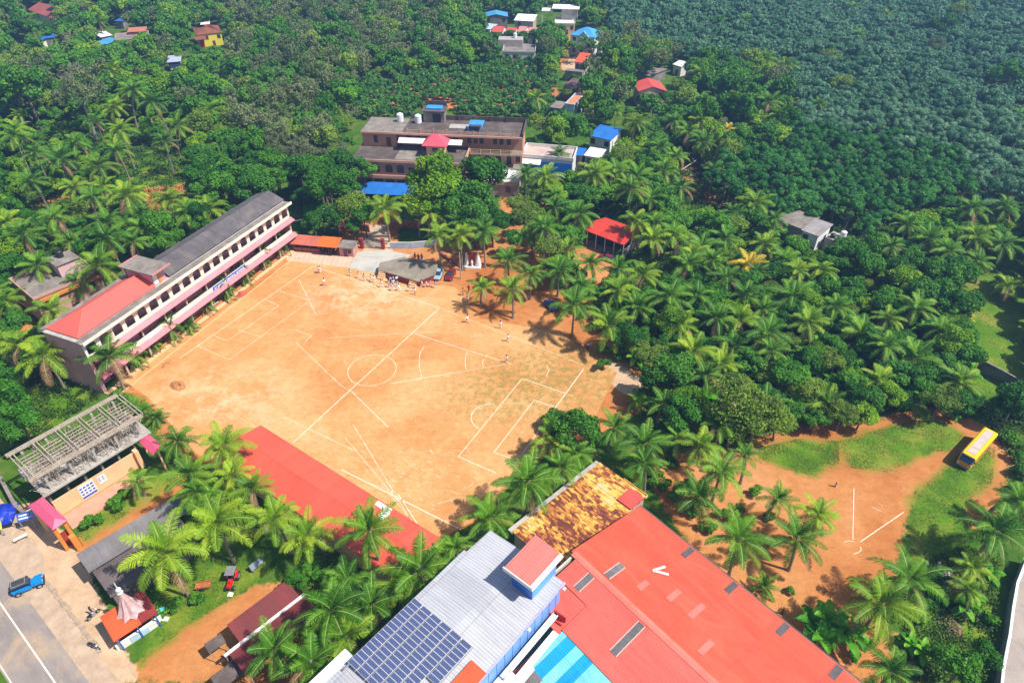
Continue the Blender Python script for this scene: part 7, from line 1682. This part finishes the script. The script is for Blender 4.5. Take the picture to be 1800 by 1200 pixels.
PEOPLE = [ # feet px,py, pose, top, trousers, facing deg, label
 (616,485,'stand','white','white',60,"student in white standing farthest left in the line beside the stage"), (631,489,'walk','white','white',40,"student in white, second from left in the line beside the stage"), (641,494,'stand','lilac','white',80,"student in lilac and white, third from left in the line"),
 (653,494,'walk','white','white',20,"student in white at the left of the trio left of the stage"), (658,497,'stand','white','white',100,"student in white at the front of the trio left of the stage"), (671,505,'walk','white','white',200,"student in white alone between the trio and the crowd"),
 (684,505,'stand','white','lilac',30,"student in white at the lower left of the crowd before the stage"), (687,498,'stand','white','navy',50,"student in white and navy at the left inside the crowd"), (692,496,'walk','lilac','white',0,"student in lilac at the back of the crowd before the stage"), (698,497,'stand','white','navy',120,"student in white and navy at the back right of the crowd"),
 (683,496,'stand','navy','navy',80,"student in dark navy at the back left of the crowd"), (691,511,'walk','lilac','white',170,"student in lilac at the lowest edge of the crowd"), (702,511,'walk','white','white',150,"student in white just right of the crowd"), (698,504,'stand','lilac','white',60,"student in lilac at the right of the crowd"), (692,503,'stand','white','white',90,"student in white in the middle of the crowd"),
 (721,512,'walk','white','white',200,"student in white bending forward right of the crowd"), (730,518,'stand','white','pink',90,"student in white and pink nearest the field below the stage"), (742,504,'walk','white','white',10,"student in white, leftmost of four by the stage steps"), (750,505,'walk','white','white',190,"student in white, second of four by the stage steps"), (757,504,'walk','pink','pink',0,"student in pink, third of four by the stage steps"), (765,506,'stand','lilac','white',30,"student in lilac, rightmost of four by the stage steps"),
 (814,519,'stand','tan','tan',0,"person in tan under the palm right of the cars"), (824,513,'stand','red','red',60,"person in red half behind the palm right of the cars"), (822,527,'walk','white','lilac',100,"student in white and lilac below the person in red"),
 (822,567,'walk','white','lilac',120,"student in white standing in the palm shadow"), (893,600,'walk','white','pink',90,"student in white and pink walking at the right sideline"), (891,637,'walk','white','pink',80,"student in white walking alone inside the sector lines"), (1033,614,'stand','lilac','navy',90,"person in lilac in the deep palm shade at the field corner"), (880,577,'stand','white','white',90,"small figure in white at the palm shadow's edge"),
 (560,480,'stand','lilac','white',0,"left student of the pair in lilac at the field corner"), (564,480,'stand','lilac','white',180,"right student of the pair in lilac at the field corner"), (571,502,'run','white','pink',-20,"student in white running inside the field corner"),
 (730,457,'stand','blue','navy',-60,"person in bright blue, left of three behind the stage"), (736,459,'stand','navy','navy',-90,"person in dark navy, middle of three behind the stage"), (742,458,'stand','blue','navy',-120,"person in bright blue, right of three behind the stage"),
 (685,418,'stand','red','white',-90,"person in red and white beside the entry path behind the gate"), (792,468,'walk','pink','navy',0,"person in pink walking left of the grotto statue"), (568,438,'stand','navy','tan',-100,"person in navy with the motorcycle on the tiled court"),
 (165,1080,'stand','navy','tan',60,"person in the shade beside the grey motorcycle by the shrine"), (404,1158,'stand','pink','navy',60,"person in pink under the end of the maroon shed")]
for px, py, pose, a, b, rz, lab in PEOPLE:
    key = (pose, a, b)
    if key not in FIG: FIG[key] = figure_mesh(pose, CL[a], CL[b])
    q = at(px, py); e = ob("person", FIG[key]); e.location = (q[0], q[1], .01); e.rotation_euler = (0, 0, math.radians(rz)); s_ = random.Random(px * 7 + py).uniform(.80, .90); e.scale = (s_ * 1.1, s_ * 1.1, s_)
    tag(e, lab, "person"); h_ = ob("hair", HAIR, e)

# ---------------------------------------------------------------- labels of the plants
exec_marks = None
MARKS = [("the long school building", 300, 560), ("the convent building", 780, 290), ("the blue-fronted annex", 965, 280),
 ("the open red-roofed shed", 1070, 405), ("the white farmhouse with grey roofs", 1430, 410), ("the yellow school bus", 1708, 795), ("the big red hall roof", 1200, 1050), ("the rusty yellow roof", 1020, 900),
 ("the long red tin roof", 600, 860), ("the solar panels", 740, 1120), ("the little red-roofed shrine", 225, 1085), ("the maroon tin sheds", 460, 1100), ("the grey tin building on the road", 230, 960),
 ("the construction site", 140, 780), ("the flat-roofed school annex", 90, 490), ("the stage with a concrete top", 705, 470), ("the white grotto statue", 830, 458), ("the dark boundary wall at right", 1760, 665),
 ("the bright right-hand meadow", 1770, 560), ("the white curving lane wall", 1760, 1080), ("the chalked shot-put sector", 1520, 930), ("the bare orange cart track", 1235, 320), ("the small red gabled house", 1148, 150),
 ("the blue hipped house", 1022, 55), ("the yellow tiled house", 362, 60), ("the brown and blue village roofs", 215, 60), ("the young rubber rows", 800, 150), ("the vegetable beds at left", 290, 320), ("the left meadow strip", 110, 360),
 ("the upper left village corner", 60, 50), ("the middle of the palm jungle", 1300, 560), ("the lower edge of the palm jungle", 1450, 680), ("the upper palm slope", 1330, 200), ("the sandy field corner", 1120, 680),
 ("the blue-roofed cottage", 1062, 238), ("the grove under the rubber slope", 1580, 470), ("the left grove edge", 20, 620), ("the gate row of red awnings", 570, 415), ("the far grey woods", 560, 120), ("the near grey woods", 520, 260)]
LOOK = {"palmg": ("palm", "deep green coconut palm"), "palmb": ("palm", "bright green coconut palm"), "palmy": ("palm", "yellow-leaved coconut palm"), "youngpalm": ("palm", "small young palm"),
 "banana": ("banana plant", "bright green banana plant"), "dark": ("tree", "dark green dense tree"), "mid": ("tree", "leafy mid-green tree"), "lime": ("tree", "yellow-green full-crowned tree"), "olive": ("tree", "feathery olive-green tree"),
 "grey": ("tree", "grey-green half-bare tree"), "rubber": ("rubber tree", "blue-green rubber tree in the dense plantation at upper right"), "rubbergreen": ("rubber tree", "brighter green rubber tree on the lower plantation edge"),
 "sapling": ("rubber tree", "small young rubber tree in the rows above the convent"), "shrub": ("shrub", "low leafy shrub"), "hedge": ("bush", "dense rounded dark green bush")}
GROUPS = {"palm": "coconut palms", "banana plant": "banana plants", "tree": "broadleaf trees", "rubber tree": "rubber trees", "shrub": "low shrubs", "bush": "dense bushes"}
ORD = ["", "second", "third", "fourth", "fifth", "sixth", "seventh", "eighth", "ninth", "tenth", "eleventh", "twelfth"]
buck = {}
for e, kd, px, py in PLANTS:
    cat, look = LOOK[kd]
    if kd in ("rubber", "rubbergreen", "sapling"):
        tag(e, look, cat, {"rubber": "rubber trees of the blue-green plantation", "rubbergreen": "rubber trees of the lower plantation edge", "sapling": "rows of young rubber trees"}[kd]); continue
    m_ = min(MARKS, key=lambda q: (q[1] - px) ** 2 + ((q[2] - py) * 1.3) ** 2); dx, dy = px - m_[1], py - m_[2]
    rel = ("right of" if dx > 0 else "left of") if abs(dx) > abs(dy) * 1.2 else ("below" if dy > 0 else "above")
    if m_[0].startswith(("the middle", "the upper palm", "the lower edge", "the near", "the far", "the grove", "the left grove")): rel = "in"
    buck.setdefault((cat, look, rel, m_[0]), []).append((px, e))
for (cat, look, rel, mk), L in buck.items():
    L.sort(key=lambda q: q[0]); n = len(L)
    for i, (px, e) in enumerate(L):
        look = look.replace('bright green banana plant', 'banana plant')
        if n == 1: lab = "%s %s %s" % (look, rel, mk)
        elif i == 0: lab = "%s %s %s, leftmost such" % (look, rel, mk)
        elif i == n - 1: lab = "%s %s %s, rightmost such" % (look, rel, mk)
        elif i < len(ORD): lab = "%s %s %s, %s from left" % (look, rel, mk, ORD[i])
        elif n - i - 1 < len(ORD): lab = "%s %s %s, %s from right" % (look, rel, mk, ORD[n - i - 1])
        else: lab = "%s %s %s, amid the thick of them" % (look, rel, mk)
        tag(e, lab, cat, GROUPS[cat])

# ---------------------------------------------------------------- haze, and the plan scaled to metres
mb = MB().box(-900, 900, -60, 900, -1, 70)
hz = ob("haze", mb.mesh("haze", [])); hz['kind'] = 'stuff'; hz['label'] = "thin blue haze over the distant groves"
m = bpy.data.materials.new("haze"); m.use_nodes = True; t = m.node_tree
for n in list(t.nodes):
    if n.type == 'BSDF_PRINCIPLED': t.nodes.remove(n)
vol = t.nodes.new("ShaderNodeVolumePrincipled"); vol.inputs["Color"].default_value = (.30, .52, 1.0, 1); vol.inputs["Density"].default_value = HAZE
vol.inputs["Anisotropy"].default_value = .2
t.links.new(vol.outputs[0], t.nodes["Material Output"].inputs["Volume"]); hz.data.materials.append(m)
for o in list(SC.objects):
    if o.parent is None:
        o.location = [c * KS for c in o.location]
        if o.type in ('MESH', 'EMPTY'): o.scale = [c * KS for c in o.scale]
print("objects", len(SC.objects))
